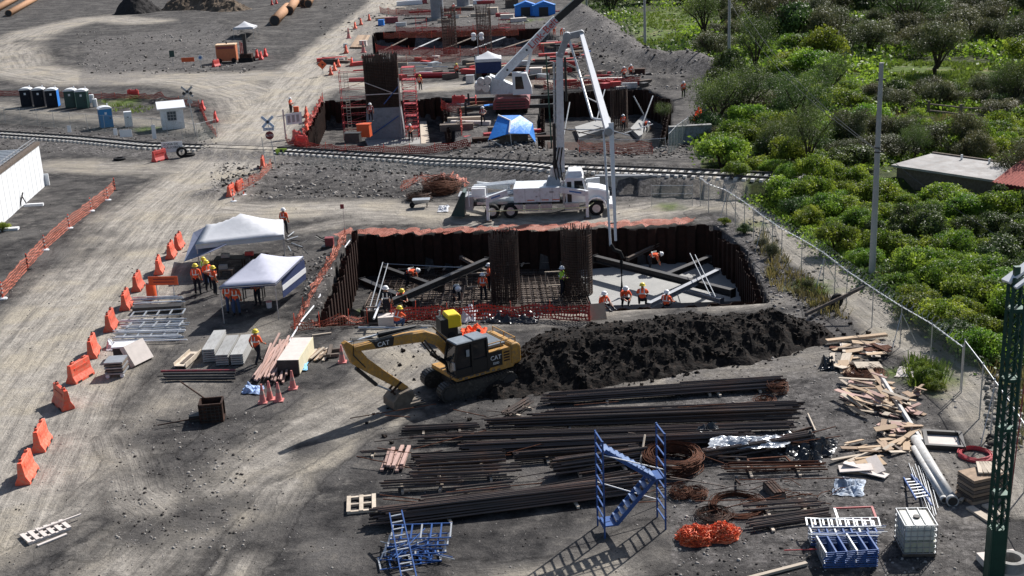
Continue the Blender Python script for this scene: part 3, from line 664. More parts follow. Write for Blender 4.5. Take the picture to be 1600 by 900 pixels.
# ------------------------------------------------------------------ the tall pier under construction: concrete foot, formwork rebar, braces
pb = P(603, 218, -2.4); sB = dist_scale(pb); Wp = 2.9
zt = PY(598, 84, pb.y).z; zf = PY(600, 168, pb.y).z; zb = -2.4
t = thing('bridge_pier', 'tall bridge pier under construction with grey concrete foot and black rebar', 'bridge pier', (pb.x, pb.y, zb))
wd = 57/sB; m = MB(); m.prism([(-wd*.53, 0), (wd*.53, 0), (wd*.46, zf-zb), (-wd*.46, zf-zb)], -.2, 1.4, 'y'); m.build('concrete_foot', M['gconc'], t)
m = MB(); rg = random.Random(8); n = 30; W2 = wd*.9
for row in (0, .5, 1.0):
    for i in range(n):
        x_ = -W2/2+W2*i/(n-1); m.tube([(x_, row, zf-zb), (x_+rg.uniform(-.05, .05), row, zt-zb+rg.uniform(-.25, .1))], .035, 4)
m.build('vertical_bars', M['rebar'], t)
m = MB(); nz = int((zt-zf)/.16)
for i in range(nz-4):
    z = zf-zb+.16*i
    for y_ in (-.04, 1.04): m.bar((-W2/2-.04, y_, z), (W2/2+.04, y_, z), .05)
    for x_ in (-W2/2-.04, W2/2+.04): m.bar((x_, 0, z), (x_, 1.0, z), .05)
m.build('tie_hoops', M['drust'], t)
m = MB(); m.b0(-W2/2+.15, W2/2-.15, .15, .9, zf-zb, zt-zb-.9); m.build('dark_core_form', M['blackp'], t)
m = MB()
for a, b in (((.1, zf-zb+.4), (W2/2, zf-zb+2.2)), ((-W2/2+.3, .6), (W2/2-.2, 2.5))): m.bar((a[0], -.25, a[1]), (b[0], -.25, b[1]), .1)
m.build('blue_brace', M['blue'], t)
m = MB(); m.bar((-W2/2, -.2, 4.9), (W2/2, -.2, 4.9), .09); m.bar((W2/2, -.22, .5), (W2/2+.05, -.22, 6.5), .09); m.bar((-W2/2, -.2, 6.2), (W2/2-.5, -.2, 4.9), .07); m.build('grey_brace', M['galv'], t)
slab([(570, 217), (668, 214), (662, 226), (575, 228)], -2.3, .25, M['conc'], 'pale concrete strip at the foot of the tall bridge pier')
# scaffold stair towers each side of it
def scaffold_tower(p, w_, d_, h, label, mats, lift=1.0, ladder=True, boards=(), net=None, sag=0):
    t = thing('scaffold_tower', label, 'scaffold', p); m = MB(); s = .05
    for x_ in (-w_/2, w_/2):
        for y_ in (-d_/2, d_/2): m.bar((x_, y_, 0), (x_, y_, h), s)
    m.build('standards', mats[0], t); m = MB(); n = int(h/lift)
    for i in range(1, n+1):
        z = i*lift
        for y_ in (-d_/2, d_/2): m.bar((-w_/2, y_, z), (w_/2, y_, z), s*.9)
        for x_ in (-w_/2, w_/2): m.bar((x_, -d_/2, z), (x_, d_/2, z), s*.9)
        if i % 2: m.bar((-w_/2, -d_/2, z-lift), (w_/2, -d_/2, z), s*.7)
    m.build('ledgers', mats[1], t)
    if ladder:
        m = MB(); lx = -w_*.25
        for x_ in (lx-.2, lx+.2): m.bar((x_, -d_/2-.06, 0), (x_, -d_/2-.06, h), .04)
        for i in range(int(h/.3)): m.bar((lx-.2, -d_/2-.06, .2+i*.3), (lx+.2, -d_/2-.06, .2+i*.3), .05)
        m.build('ladder', M['pwood'], t)
    for z in boards:
        m = MB(); m.box((0, 0, z), (w_*.95, d_*.9, .05)); m.build('deck', mats[2], t)
    return t
pl = P(572, 216, -2.4); hl = PY(545, 106, pl.y).z+2.4
pL = P(560, 218, -2.4)
scaffold_tower((pL.x, pL.y+.4, -2.4), 3.0, 1.2, hl-.2, 'yellow and red scaffold stair tower left of the tall bridge pier', (M['red'], M['red'], M['drust']), .9, True, (hl*.45, hl*.15))
pR = P(645, 217, -2.4)
scaffold_tower((pR.x, pR.y, -2.4), 1.4, 1.6, hl+.0, 'red scaffold stair tower right of the tall bridge pier', (M['red'], M['red'], M['red']), .45, False, [hl*k/6 for k in range(1, 7)])
slab([(655, 176), (664, 176), (672, 224), (658, 224)], -2.2, .2, M['pwood'], 'pale boards lying in the pit right of the red stair tower', 'board_deck', 'boards')

# ------------------------------------------------------------------ railway
rt = thing('railway_track', 'single railway track crossing the site on pale sleepers', 'railway', (TRACK[0][0], TRACK[0][1], 0))
T0 = Vector((TRACK[0][0], TRACK[0][1], 0))
def track_pts(off, dz, step=2.0):
    o = []; c = cuts(TRACK, step)
    for i, (x_, y_) in enumerate(c):
        a = c[max(i-1, 0)]; b = c[min(i+1, len(c)-1)]; L = math.hypot(b[0]-a[0], b[1]-a[1]); nx, ny = -(b[1]-a[1])/L, (b[0]-a[0])/L
        o.append(Vector((x_+nx*off, y_+ny*off, float(track_z(x_))+dz))-T0)
    return o
for k in (-1, 1):
    m = MB(); pts = track_pts(.75*k, .37)
    for a, b in zip(pts[:-1], pts[1:]): m.bar(a, b, .075, .17)
    m.build('rail', M['dsteel'], rt)
sp = track_pts(0, .19, .64); NS = len(sp); far_m = MB(); sleeper_me = None
xs0, xs1 = P(330, 230).x, P(425, 240).x; nk = 0
for i, p in enumerate(sp):
    wx = p.x+T0.x
    if xs0 < wx < xs1 or wx < P(-30, 213).x: continue
    a = sp[max(i-1, 0)]; b = sp[min(i+1, NS-1)]; an = math.atan2(b.y-a.y, b.x-a.x)
    if nk < 98 and wx > P(430, 240).x:
        if sleeper_me is None:
            o = MB().box((0, 0, 0), (.26, 2.6, .22)).build('sleeper', M['oldconc'], rt); o.data.materials[0] = mat('pale_sleeper', (.55, .53, .50), .85, var=.15, rnd=.15); sleeper_me = o.data
        else:
            o = bpy.data.objects.new('sleeper', sleeper_me); COL.objects.link(o); o.parent = rt
        o.location = p; o.rotation_euler.z = an; nk += 1
    else: far_m.box(p, (.26, 2.6, .22), an)
o = far_m.build('sleepers_beyond_crossing', sleeper_me.materials[0], rt); o['kind'] = 'stuff'
# retaining wall in front of the raised track
wa = P(930, 301); wb = P(1094, 300); wh = 1.18
t = thing('retaining_wall', 'weathered grey concrete wall holding up the raised track beside the truck', 'retaining wall', wa)
m = MB(); d = wb-wa; m.M = Matrix.Rotation(math.atan2(d.y, d.x), 4, 'Z'); m.b0(0, d.length, 0, .35, -.3, wh); m.build('wall', M['oldconc'], t)
m = MB(); m.M = Matrix.Rotation(math.atan2(d.y, d.x), 4, 'Z'); m.b0(0, d.length, -.05, .42, wh+.002, wh+.12); m.build('coping', M['gconc'], t)
# far culvert wall with marks on it
wa = P(1046, 226); wb = P(1112, 222); t = thing('culvert_wall', 'low blue-grey graffiti-marked culvert wall beside the bushes', 'wall', wa); d = wb-wa; m = MB(); m.M = Matrix.Rotation(math.atan2(d.y, d.x), 4, 'Z'); m.b0(0, d.length, 0, .4, -.3, 1.5); m.build('wall', M['graff'], t)
m = MB(); m.M = Matrix.Rotation(math.atan2(d.y, d.x), 4, 'Z'); m.b0(0, d.length, -.1, .5, 1.5, 1.6); m.build('coping', M['oldconc'], t)
wa = P(1200, 206); wb = P(1640, 228); t = thing('channel_wall', 'long low wall running through the bushes to the frame edge', 'wall', wa); d = wb-wa; m = MB(); m.M = Matrix.Rotation(math.atan2(d.y, d.x), 4, 'Z'); m.b0(0, d.length, 0, .4, -.3, 1.1); m.build('wall', M['oldconc'], t)

# ------------------------------------------------------------------ white walled building on the left
b1 = P(71, 290); b0_ = P(4, 350); d = (b1-b0_).normalized(); b0_ = b1-d*16
zt1 = PY(57, 221, b1.y).z; yw = math.atan2(d.y, d.x)
t = thing('white_building', 'long white walled building with grey slatted roof at the frame edge', 'building', b1, yw)
m = MB(); m.b0(-16, 0, 0, .3, -.2, zt1-.3); m.build('wall', M['wallw'], t)
m = MB(); m.b0(-.0, .12, -.35, .5, -.2, 1.0); m.build('corner_plinth', M['wallw'], t)
m = MB(); m.b0(-16, .1, -.08, .55, zt1-.298, zt1-.05); m.build('parapet', M['dwood'], t)
m = MB(); m.b0(-16, -.002, .302, 9.5, -.2, zt1-.7); m.build('body', M['white'], t)
m = MB(); m.b0(-16, 0, .56, 9.6, zt1-.698, zt1-.6); m.build('roof', M['roof'], t)
for i in range(12):
    m = MB(); m.b0(-1.3*i-.02, -1.3*i, -.012, -.001, 0, zt1-.31); m.build('wall_seam', M['grey'], t)
for i in range(22):
    m = MB(); m.b0(-15.8+i*.72, -15.5+i*.72, .6, 9.5, zt1-.598, zt1-.5); m.build('roof_slat', M['galv'], t)
m = MB()
for i in range(17): m.bar((-15.8+i*.98, .25, zt1-.1), (-15.8+i*.98, .25, zt1+.35), .04)
m.bar((-16, .25, zt1+.35), (0, .25, zt1+.35), .05); m.bar((-16, .25, zt1+.1), (0, .25, zt1+.1), .04); m.build('railing', M['grey'], t)
# house with flat slab roof and red tiles
hA = P(1400, 292); hB = P(1558, 318)
d = hB-hA; yw = math.atan2(d.y, d.x); L = d.length; hz = 1.5
t = thing('flat_roofed_house', 'small house with pale flat slab roof among the bushes', 'house', hA, yw)
m = MB(); m.b0(0, L, 0, 4.6, -.2, hz); m.build('wall', M['dwood'], t)
m = MB(); m.b0(-.3, L+.1, -.3, 5.0, hz+.002, hz+.16); m.build('roof', M['slabr'], t)
for k, x_ in enumerate((2.6, 4.8)):
    m = MB(); m.box((x_, 4.2, hz+.35), (.12, .12, .4)); m.build('vent_pipe', M['white'], t)
m = MB(); m.b0(-.3, L+.1, 4.9, 5.1, hz+.162, hz+.26); m.build('roof_upstand', M['dwood'], t)
t = thing('tiled_shed', 'lean-to with red corrugated tile roof beside the flat-roofed house', 'shed', hA+Vector((math.cos(yw)*(L+.2), math.sin(yw)*(L+.2), 0)), yw)
m = MB(); m.b0(0, 4.5, -.2, 4.2, -.2, 1.5); m.build('wall', M['maroon'], t)
m = MB(); n = 20
for i in range(n): m.prism([(-.4+.26*i, 0), (-.27+.26*i, .09), (-.14+.26*i, 0)], 0, 1, 'y')
m.v = [(x_, -.6+y_*5.2, 1.55+z_+y_*1.3) for x_, y_, z_ in m.v]; m.build('roof', M['redroof'], t)
m = MB(); m.box((3.2, -.3, .8), (1.2, .08, .8)); m.build('window', M['white'], t)
# ------------------------------------------------------------------ vegetation
def leaves_mesh(name, R_, H_, nl, ls, seed, lobes=9, material=None, base=.12, hang=0, asp=.6):
    """thousands of leaf-sized faces gathered in uneven clumps"""
    g = np.random.default_rng(seed); L = []
    for i in range(lobes):
        a = g.uniform(0, 2*np.pi); rr = R_*.62*math.sqrt(g.random()); hz = H_*(base+.25+g.random()*.5*(1-rr/R_*.5)); L.append((rr*math.cos(a), rr*math.sin(a), hz, R_*g.uniform(.24, .46)))
    L.append((0, 0, H_*.55, R_*.5)); L = np.array(L)
    wts = L[:, 3]**2; wts /= wts.sum(); k = g.choice(len(L), nl, p=wts); C = L[k]
    u = g.normal(size=(nl, 3)); u /= np.linalg.norm(u, axis=1, keepdims=True); u[:, 2] = np.where(u[:, 2] < -.5, -u[:, 2], u[:, 2])
    tw = g.uniform(0, 1, nl)**.45; bump_ = 1+.22*np.sin(u[:, 0]*7+k)*np.cos(u[:, 1]*6+k*2)
    p = C[:, :3]+u*(C[:, 3]*tw*bump_)[:, None]*np.array([1, 1, .85*H_/R_*.75 if H_ < R_*1.6 else 1.0])
    p[:, 2] = np.maximum(p[:, 2], g.uniform(.02, .3, nl))
    n = u*.7+g.normal(size=(nl, 3))*.55; n /= np.linalg.norm(n, axis=1, keepdims=True)
    t = np.cross(n, g.normal(size=(nl, 3))); t /= np.linalg.norm(t, axis=1, keepdims=True)+1e-9; b = np.cross(n, t)
    s = ls*g.uniform(.6, 1.5, nl)[:, None]
    if hang: t = t*.4+np.array([0, 0, -1.0])*hang
    q = np.stack([p-t*s*.5, p+b*s*asp*.5, p+t*s*.5, p-b*s*asp*.5], 1).reshape(-1, 3)
    me = bpy.data.meshes.new(name); me.vertices.add(len(q)); me.vertices.foreach_set('co', q.ravel()); me.loops.add(len(q)); me.loops.foreach_set('vertex_index', np.arange(len(q), dtype=np.int32))
    me.polygons.add(nl); me.polygons.foreach_set('loop_start', np.arange(0, nl*4, 4, dtype=np.int32)); me.polygons.foreach_set('loop_total', np.full(nl, 4, dtype=np.int32)); me.update(); me.materials.append(material)
    return me
def stem_mesh(R_, H_, seed, n=7, r=.05, trunk=.0):
    g = random.Random(seed); m = MB(); z0 = H_*trunk
    if trunk: m.tube([(0, 0, -.2), (g.uniform(-.1, .1), g.uniform(-.1, .1), z0*.6), (0, 0, z0)], r*2.2, 7, r2=r*1.5)
    for i in range(n):
        a = 2*math.pi*i/n+g.uniform(-.3, .3); q = R_*g.uniform(.3, .75); z = H_*g.uniform(.55, .85)
        m.tube([(0, 0, z0-.1), (q*.35*math.cos(a), q*.35*math.sin(a), z0+(z-z0)*.45), (q*math.cos(a), q*math.sin(a), z)], r, 5, r2=r*.3)
        b = a+g.uniform(.4, 1); m.tube([(q*.35*math.cos(a), q*.35*math.sin(a), z0+(z-z0)*.45), (q*.7*math.cos(b), q*.7*math.sin(b), z*.9)], r*.6, 4, r2=r*.2)
    me = m.build('trunk', M['bark']); d = me.data; bpy.data.objects.remove(me); return d
def plant_proto(name, part1, part2, cat, crown, stem):
    r = thing(name, 'x', cat); 
    a = bpy.data.objects.new(part1, crown); COL.objects.link(a); a.parent = r
    b = bpy.data.objects.new(part2, stem); COL.objects.link(b); b.parent = r
    return r
PROTO = {}
def protos(kind, n, R_, H_, nl, ls, matn, name, cat, lobes, **kw):
    PROTO[kind] = [[plant_proto(name, 'crown', 'trunk', cat, leaves_mesh('crown', R_, H_, nl, ls, 100*len(PROTO)+i, lobes, M[matn], **kw), stem_mesh(R_, H_, i, r=.035*R_, trunk=kw.get('base', 0) if name.endswith('tree') else 0)), False] for i in range(n)]
protos('bright', 5, 1.0, 1.15, 9500, .062, 'leaf_bright', 'leafy_bush', 'bush', 14, base=.02, asp=.55)
protos('dark', 4, 1.0, 1.2, 8500, .062, 'leaf_dark', 'dark_bush', 'bush', 12, base=.02)
protos('olive', 5, 1.0, 1.25, 9500, .055, 'leaf_olive', 'dry_bush', 'bush', 12, base=.05, asp=.35)
protos('treed', 3, 1.0, 1.5, 9000, .055, 'leaf_dark', 'shade_tree', 'tree', 17, base=.22, asp=.35, hang=.25)
protos('treeo', 3, 1.0, 1.3, 8000, .055, 'leaf_olive', 'olive_tree', 'tree', 15, base=.22, asp=.4)
vr = random.Random(21)
def plant(kind, p, r, label, group, hs=1.0):
    pr = PROTO[kind][vr.randrange(len(PROTO[kind]))]; z = min(0, gz(p)) if gz(p) > -1 else 0
    loc = (p[0], p[1], gz(p)-.05*r if gz(p) > -1 else -.05)
    if not pr[1]:
        pr[1] = True; o = pr[0]; o.location = loc; o.rotation_euler.z = vr.uniform(0, 6.28); o.scale = (r, r, r*hs); tag(o, label, group=group)
    else: dup(pr[0], loc, vr.uniform(0, 6.28), label, group, (r*vr.uniform(.9, 1.1), r, r*hs*vr.uniform(.85, 1.15)))
# trees told apart, placed by hand: kind, foot pixel, crown width in pixels, height factor, label
for kind, fx, fy, wpx, hs, lb in [
    ('treeo', 1464, 116, 105, 1.15, 'lone spreading tree with short forked trunk on the bright grass clearing'),
    ('treed', 1120, 205, 120, 1.0, 'airy feathery tree leaning over the footpath bend beside the culvert wall'),
    ('treed', 1165, 185, 115, .95, 'broad dark tree behind the culvert wall'),
    ('treed', 1250, 215, 120, 1.05, 'tall dark tree left of the concrete utility pole'),
    ('treed', 1215, 255, 85, .9, 'shadowy tree just below the channel wall'),
    ('treed', 1262, 285, 105, 1.1, 'very dark tall tree left of the pole behind bright bushes'),
    ('treeo', 1330, 245, 75, 1.2, 'wispy olive tree touching the concrete utility pole'),
    ('treed', 1590, 175, 85, 1.35, 'dark tree at the frame edge above the rail fence'),
    ('treed', 1562, 168, 60, 1.3, 'narrow dark tree beside the grass clearing edge'),
    ('treeo', 1440, 215, 45, 1.3, 'small olive tree growing out of the channel wall'),
    ('treeo', 1360, 90, 90, 1.0, 'grey-olive tree left of the lone clearing tree'),
    ('treeo', 1590, 300, 95, 1.25, 'thin-leaved tree overhanging the red tiled shed'),
    ('treed', 1420, 62, 120, 1.0, 'dark tree behind the clearing'),
    ('treed', 1292, 165, 85, 1.2, 'feathery tree left of the utility pole top'),
    ('treed', 1180, 118, 90, 1.2, 'feathery tree right of the berm pole'),
    ('treeo', 1510, 245, 70, 1.4, 'tall olive tree behind the flat-roofed house'),
    ('treed', 1430, 258, 60, 1.3, 'dark tree at the back left corner of the flat-roofed house'),
    ('treed', 1100, 62, 90, 1.2, 'feathery tree beyond the small grass clearing'),
    ('treeo', 1220, 70, 100, 1.2, 'broad olive tree high in the far scrub'),
    ('treed', 1035, 190, 40, .9, 'small feathery tree at the edge of the far pit')]:
    p = P(fx, fy); r = wpx/2/dist_scale(p)*1.08
    if fy == 190 or (fx, fy) == (1120, 205): r *= .95
    plant(kind, p, r, lb, 'trees in the scrub beyond the footpath', hs)
VR = []
def okveg(px_, py_):
    if px_ > 1085+ (py_-285)*1.25+ 22 if py_ > 285 else False: pass
    pts = [(1096, 262), (1110, 285), (1200, 325), (1300, 400), (1372, 452), (1470, 530), (1560, 600), (1700, 640), (1760, -40), (905, -40), (925, 22), (965, 50), (1000, 80), (1075, 92), (1122, 118), (1095, 200)]
    r = False; n = len(pts)
    for i in range(n):
        x1, y1 = pts[i]; x2, y2 = pts[(i+1) % n]
        if (y1 > py_) != (y2 > py_) and px_ < (x2-x1)*(py_-y1)/(y2-y1)+x1: r = not r
    return r
def clear(px_, py_, grow):
    for x0, x1, y0, y1 in ((1392, 1650, 262, 318), (1360, 1570, 88, 150), (1285, 1500, 178, 204), (1000, 1085, 12, 78), (975, 1010, 30, 90), (1335, 1385, 425, 462), (1330, 1450, 92, 108)):
        if x0-grow < px_ < x1+grow and y0 < py_ < y1+grow*.3: return False
    return True
cnt = {}
yy = -34.0; row = 0
while yy < 600:
    s = dist_scale(P(1300, yy)); rb = (1.65 if yy > 285 else 2.15 if yy > 130 else 3.7 if yy > 40 else 5.2)
    stepx = rb*s*1.22; xx = 900+vr.uniform(0, stepx)
    while xx < 1690:
        px_ = xx+vr.uniform(-.3, .3)*stepx; py_ = yy+vr.uniform(-.35, .35)*rb*s*.4; r = rb*vr.uniform(.65, 1.25)
        if okveg(px_, py_) and clear(px_, py_, rb*s*.6 if yy < 260 else rb*s*.4) and not (py_ > 540 and px_ > 1530):
            n1 = vnoise(np.array([px_]), np.array([py_*2.2]), 120., 3)[0]
            if py_ > 275: kind = 'bright' if n1 > .20 and vr.random() < .88 else 'dark'
            elif py_ > 130: kind = ('bright' if n1 > .62 else 'dark' if vr.random() < .45 else 'olive')
            else: kind = ('bright' if n1 > .66 else 'olive' if vr.random() < .75 else 'dark')
            if py_ > 275 and px_ > 1480 and py_ < 420: kind = 'dark' if vr.random() < .4 else 'bright'
            where = 'the thicket beyond the fence' if py_ > 275 else 'the middle scrub' if py_ > 130 else 'the far scrub'
            side = (' left of the utility pole' if px_ < 1350 else ' below the flat-roofed house' if px_ < 1560 else ' at the frame edge') if py_ > 275 else (' near the culvert wall' if px_ < 1230 else ' around the lone tree' if px_ < 1500 else ' at the frame edge') if py_ > 130 else (' near the berm' if px_ < 1100 else ' in its middle' if px_ < 1400 else ' in its corner')
            where += side; sz = 'large ' if r > rb*1.08 else 'small ' if r < rb*.82 else ''
            lb = sz+{'bright': 'bright green bush in ', 'dark': 'dark green bush in ', 'olive': 'olive-brown bush in '}[kind]+where
            plant(kind, P(px_, py_), r, lb, {'bright': 'bright bushes in ', 'dark': 'dark bushes in ', 'olive': 'dry bushes in '}[kind]+where, vr.uniform(.8, 1.2))
            cnt[kind] = cnt.get(kind, 0)+1
        xx += stepx
    yy += rb*s*.36*(1+.2*(yy > 285)) if yy > 40 else rb*s*.28
    row += 1
print('bushes', cnt)
for px_, py_, r, kind, lb in ((1163, 365, .75, 'dark', 'small green bush on the bank above the right pit corner'), (1132, 352, .5, 'bright', 'tiny weed bush at the end of the orange netting'), (1452, 598, .75, 'bright', 'leafy weed bush beside the broken board near the fence'), (1438, 580, .5, 'bright', 'small weed clump behind the leafy weed bush'),
        (1205, 405, .7, 'olive', 'dry grey bush on the bank beside the footpath'), (1188, 388, .6, 'olive', 'dry bush tangled with pale debris by the pit'), (1262, 455, .5, 'olive', 'withered bush near the tyre'), (1523, 560, .85, 'bright', 'round bright bush alone behind the fence corner'), (4, 362, .7, 'bright', 'spiky green plant at the foot of the white wall'), (1460, 610, .5, 'bright', 'low weed clump nearest the wood scraps')):
    plant(kind, P(px_, py_), r, lb, None)
for i in range(6): plant('dark' if i % 2 else 'bright', P(1408+26*i, 318+5*i), .95, f'{NUM[i]} bush from the left against the wall of the flat-roofed house', 'bushes against the flat-roofed house', 1.0)
# unused prototypes leave the scene
for k, l in PROTO.items():
    for pr, used in l:
        if not used:
            for c in list(pr.children): bpy.data.objects.remove(c)
            bpy.data.objects.remove(pr)
# grass: too much of it to count
def grass(name, zones, n, h, matn, label, seed):
    g = np.random.default_rng(seed); Q = []
    for (poly, k) in zones:
        xs = [a for a, b in poly]; ys = [b for a, b in poly]; px_ = g.uniform(min(xs), max(xs), k); py_ = g.uniform(min(ys), max(ys), k); ok = inpoly(px_, py_, poly)
        for a, b in zip(px_[ok], py_[ok]):
            c = P(a, b); z = gz(c)
            if z < -.5 or vnoise(np.array([c.x]), np.array([c.y]), 4., 8)[0] < .33: continue
            hh = h*g.uniform(.4, 1.5)
            for j in range(7):
                an = g.uniform(0, 6.28); d = np.array([math.cos(an), math.sin(an), 0]); o = np.array([c.x, c.y, z-.03])+d*g.uniform(0, .35)*np.array([1, 1, 0]); e = o+d*hh*.5+np.array([0, 0, hh]); sd = np.array([-d[1], d[0], 0])*.035*(1 if b > 150 else 2.2)
                Q.append([o-sd, o+sd, e+sd*.5, e-sd*.5])
    Q = np.array(Q).reshape(-1, 3); nl = len(Q)//4
    me = bpy.data.meshes.new(name); me.vertices.add(len(Q)); me.vertices.foreach_set('co', Q.ravel()); me.loops.add(len(Q)); me.loops.foreach_set('vertex_index', np.arange(len(Q), dtype=np.int32))
    me.polygons.add(nl); me.polygons.foreach_set('loop_start', np.arange(0, nl*4, 4, dtype=np.int32)); me.polygons.foreach_set('loop_total', np.full(nl, 4, dtype=np.int32)); me.update(); me.materials.append(M[matn])
    o = bpy.data.objects.new(name, me); COL.objects.link(o); tag(o, label, 'grass', kind='stuff')
strip = [(1100, 262), (1210, 322), (1310, 398), (1385, 448), (1480, 520), (1580, 590), (1640, 700), (1700, 620), (1560, 520), (1400, 420), (1200, 300)]
grass('dry_grass', [(strip, 2600), ([(1300, 168), (1560, 190), (1560, 215), (1290, 205)], 900), ([(1180, 350), (1240, 420), (1330, 500), (1300, 500), (1200, 440)], 500), ([(1330, 80), (1400, 90), (1300, 130), (1250, 120)], 400), ([(1530, 560), (1700, 600), (1700, 760), (1600, 700)], 500)], 1, .38, 'leaf_dry', 'dry yellow-green grass along the footpath and the channel wall', 3)
grass('green_grass', [([(1380, 95), (1560, 100), (1600, 160), (1400, 150), (1340, 112)], 2200), ([(985, 25), (1080, 12), (1075, 75), (1000, 85)], 1100), ([(1100, 270), (1400, 440), (1560, 560), (1620, 520), (1500, 420), (1200, 280)], 2200), ([(1290, 175), (1600, 185), (1600, 215), (1290, 205)], 600), ([(150, 158), (240, 168), (225, 180), (160, 172)], 160), ([(1250, 440), (1290, 460), (1270, 462)], 60), ([(1420, 560), (1480, 570), (1470, 625), (1420, 610)], 160)], 1, .32, 'leaf_grass', 'bright green grass of the clearings and fence line', 4)

# low undergrowth filling the ground between the bushes
def undergrowth(n, seed=9):
    g = np.random.default_rng(seed); poly = [(1096, 262), (1120, 296), (1205, 335), (1300, 405), (1372, 458), (1470, 530), (1560, 596), (1700, 640), (1760, -40), (905, -40), (930, 26), (970, 52), (1005, 84), (1080, 96), (1122, 118), (1100, 200)]
    px_ = g.uniform(900, 1640, n*2); py_ = g.uniform(-20, 1, n*2)*0+g.uniform(0, 1, n*2)**.8*600-25; ok = inpoly(px_, py_, poly); px_ = px_[ok][:n]; py_ = py_[ok][:n]; Q = []; MI = []
    for a, b in zip(px_, py_):
        if (1380 < a < 1570 and 92 < b < 152) or (990 < a < 1080 and 18 < b < 78) or (1290 < a < 1600 and 180 < b < 204) or (1390 < a < 1600 and 262 < b < 320): continue
        c = P(a, b); sc_ = 1.0 if b > 280 else 1.6 if b > 120 else 2.6; k = int(vnoise(np.array([c.x]), np.array([c.y]), 7., 4)[0] > .5)
        o = np.array([c.x, c.y, 0])+g.normal(size=(16, 3))*np.array([.5, .5, .0])*sc_; o[:, 2] = g.uniform(.05, .75, 16)*sc_*.8
        for p in o:
            t = g.normal(size=3); t /= np.linalg.norm(t); u = g.normal(size=3); u -= t*u.dot(t); u /= np.linalg.norm(u); s_ = .10*sc_*g.uniform(.6, 1.4)
            Q.append([p-t*s_, p+u*s_*.6, p+t*s_, p-u*s_*.6]); MI.append(k)
    Q = np.array(Q).reshape(-1, 3); nl = len(Q)//4
    me = bpy.data.meshes.new('undergrowth'); me.vertices.add(len(Q)); me.vertices.foreach_set('co', Q.ravel()); me.loops.add(len(Q)); me.loops.foreach_set('vertex_index', np.arange(len(Q), dtype=np.int32))
    me.polygons.add(nl); me.polygons.foreach_set('loop_start', np.arange(0, nl*4, 4, dtype=np.int32)); me.polygons.foreach_set('loop_total', np.full(nl, 4, dtype=np.int32)); me.update(); me.materials.append(M['leaf_dark']); me.materials.append(M['leaf_bright']); me.polygons.foreach_set('material_index', MI)
    o = bpy.data.objects.new('undergrowth', me); COL.objects.link(o); tag(o, 'low tangled undergrowth between the bushes beyond the fence', 'undergrowth', kind='stuff')
undergrowth(9000)
# ------------------------------------------------------------------ plastic road barriers
def barrier_proto(material, name='traffic_barrier'):
    t = thing(name, 'x', 'barrier'); m = MB(); L = 1.5
    pr = [(-.30, 0), (.30, 0), (.29, .12), (.15, .38), (.09, .95), (-.09, .95), (-.15, .38), (-.29, .12)]
    m.prism(pr, -L/2, L/2, 'x'); m.box((-.45, 0, 1.0), (.22, .14, .10)); m.box((.45, 0, 1.0), (.22, .14, .10))
    b = m.build('body', material, t)
    bv = b.modifiers.new('b', 'BEVEL'); bv.width = .025; bv.segments = 2; bv.limit_method = 'ANGLE'
    m = MB()
    for y_ in (-1, 1):
        for x_ in (-.42, .42): m.box((x_, .298*y_, .06), (.30, .02, .10))
    m.build('fork_slot', M['blackp'], t)
    m = MB()
    for y_ in (-1, 1): m.box((0, .125*y_, .62), (1.0, .02, .22), rx=-.10*y_)
    m.build('side_panel', material, t)
    m = MB()
    for x_ in (-.45, .45): m.lathe([(.05, 1.05), (.05, 1.10)], 8, (x_, 0, 0))
    m.build('filler_cap', M['blackp'], t); return t
BO = barrier_proto(M['orange']); BR = barrier_proto(M['redb']); used_b = {}
def barrier(src, x_, y_, dx, dy, label, group, s=1.0, z=0):
    p = P(x_, y_, z); a = yaw((x_, y_), (x_+dx, y_+dy)); k = id(src)
    if k not in used_b: used_b[k] = 1; src.location = p; src.rotation_euler.z = a; src.scale = (s,)*3; tag(src, label, group=group); return src
    return dup(src, p, a, label, group, s)
row_ = [(43, 746, 14, -25), (66, 697, 13, -24), (99, 634, 12, 10), (126, 592, 20, -12), (146, 554, 9, -20), (174, 513, 13, -22), (198, 480, 12, -22), (216, 451, 12, -18), (249, 425, 6, -20), (268, 401, 11, -18), (280, 387, 11, -14)]
wrd = ['nearest', 'second', 'third', 'fourth', 'fifth', 'sixth', 'seventh', 'eighth', 'ninth', 'tenth', 'farthest']
ext = {0: '', 2: ', turned broadside', 3: ', lying lower and skewed'}
for i, (a, b, c, d) in enumerate(row_):
    barrier(BO, a, b, c, d, f'{wrd[i]} orange plastic barrier of the long row beside the dirt road{ext.get(i, "")}', 'orange barriers in the long row beside the dirt road', 1.0 if i < 8 else .98)
barrier(BR, 316, 386, 14, -4, 'red plastic barrier half hidden behind the rear canopy', None, .9)
for a, b, c, d, lb in ((362, 307, 14, -12, 'near orange barrier of the pair at the road bend by the netting'), (375, 300, 14, -10, 'far orange barrier of the pair at the road bend by the netting'), (411, 262, 6, -16, 'single orange barrier beside the stop sign post')):
    barrier(BO, a, b, c, d, lb, 'orange barriers at the track crossing', 1.0)
for a, b, c, d, lb in ((250, 251, 22, -6, 'red barrier lying broadside below the level crossing board'), (209, 153, 20, 0, 'red barrier broadside in front of the guard booth netting'), (472, 228, 18, 2, 'red barrier beside the track at the netting start'), (465, 221, 14, 4, 'second red barrier just behind the one at the netting start'), (338, 104, 16, -4, 'tilted red barrier beside the orange compressor'), (337, 190, 3, -16, 'red barrier standing on end right of the guard booth'), (317, 172, 4, -14, 'red barrier in the curve behind the crossing sign')):
    barrier(BR, a, b, c, d, lb, 'red barriers around the crossing and guard booth', 1.05)
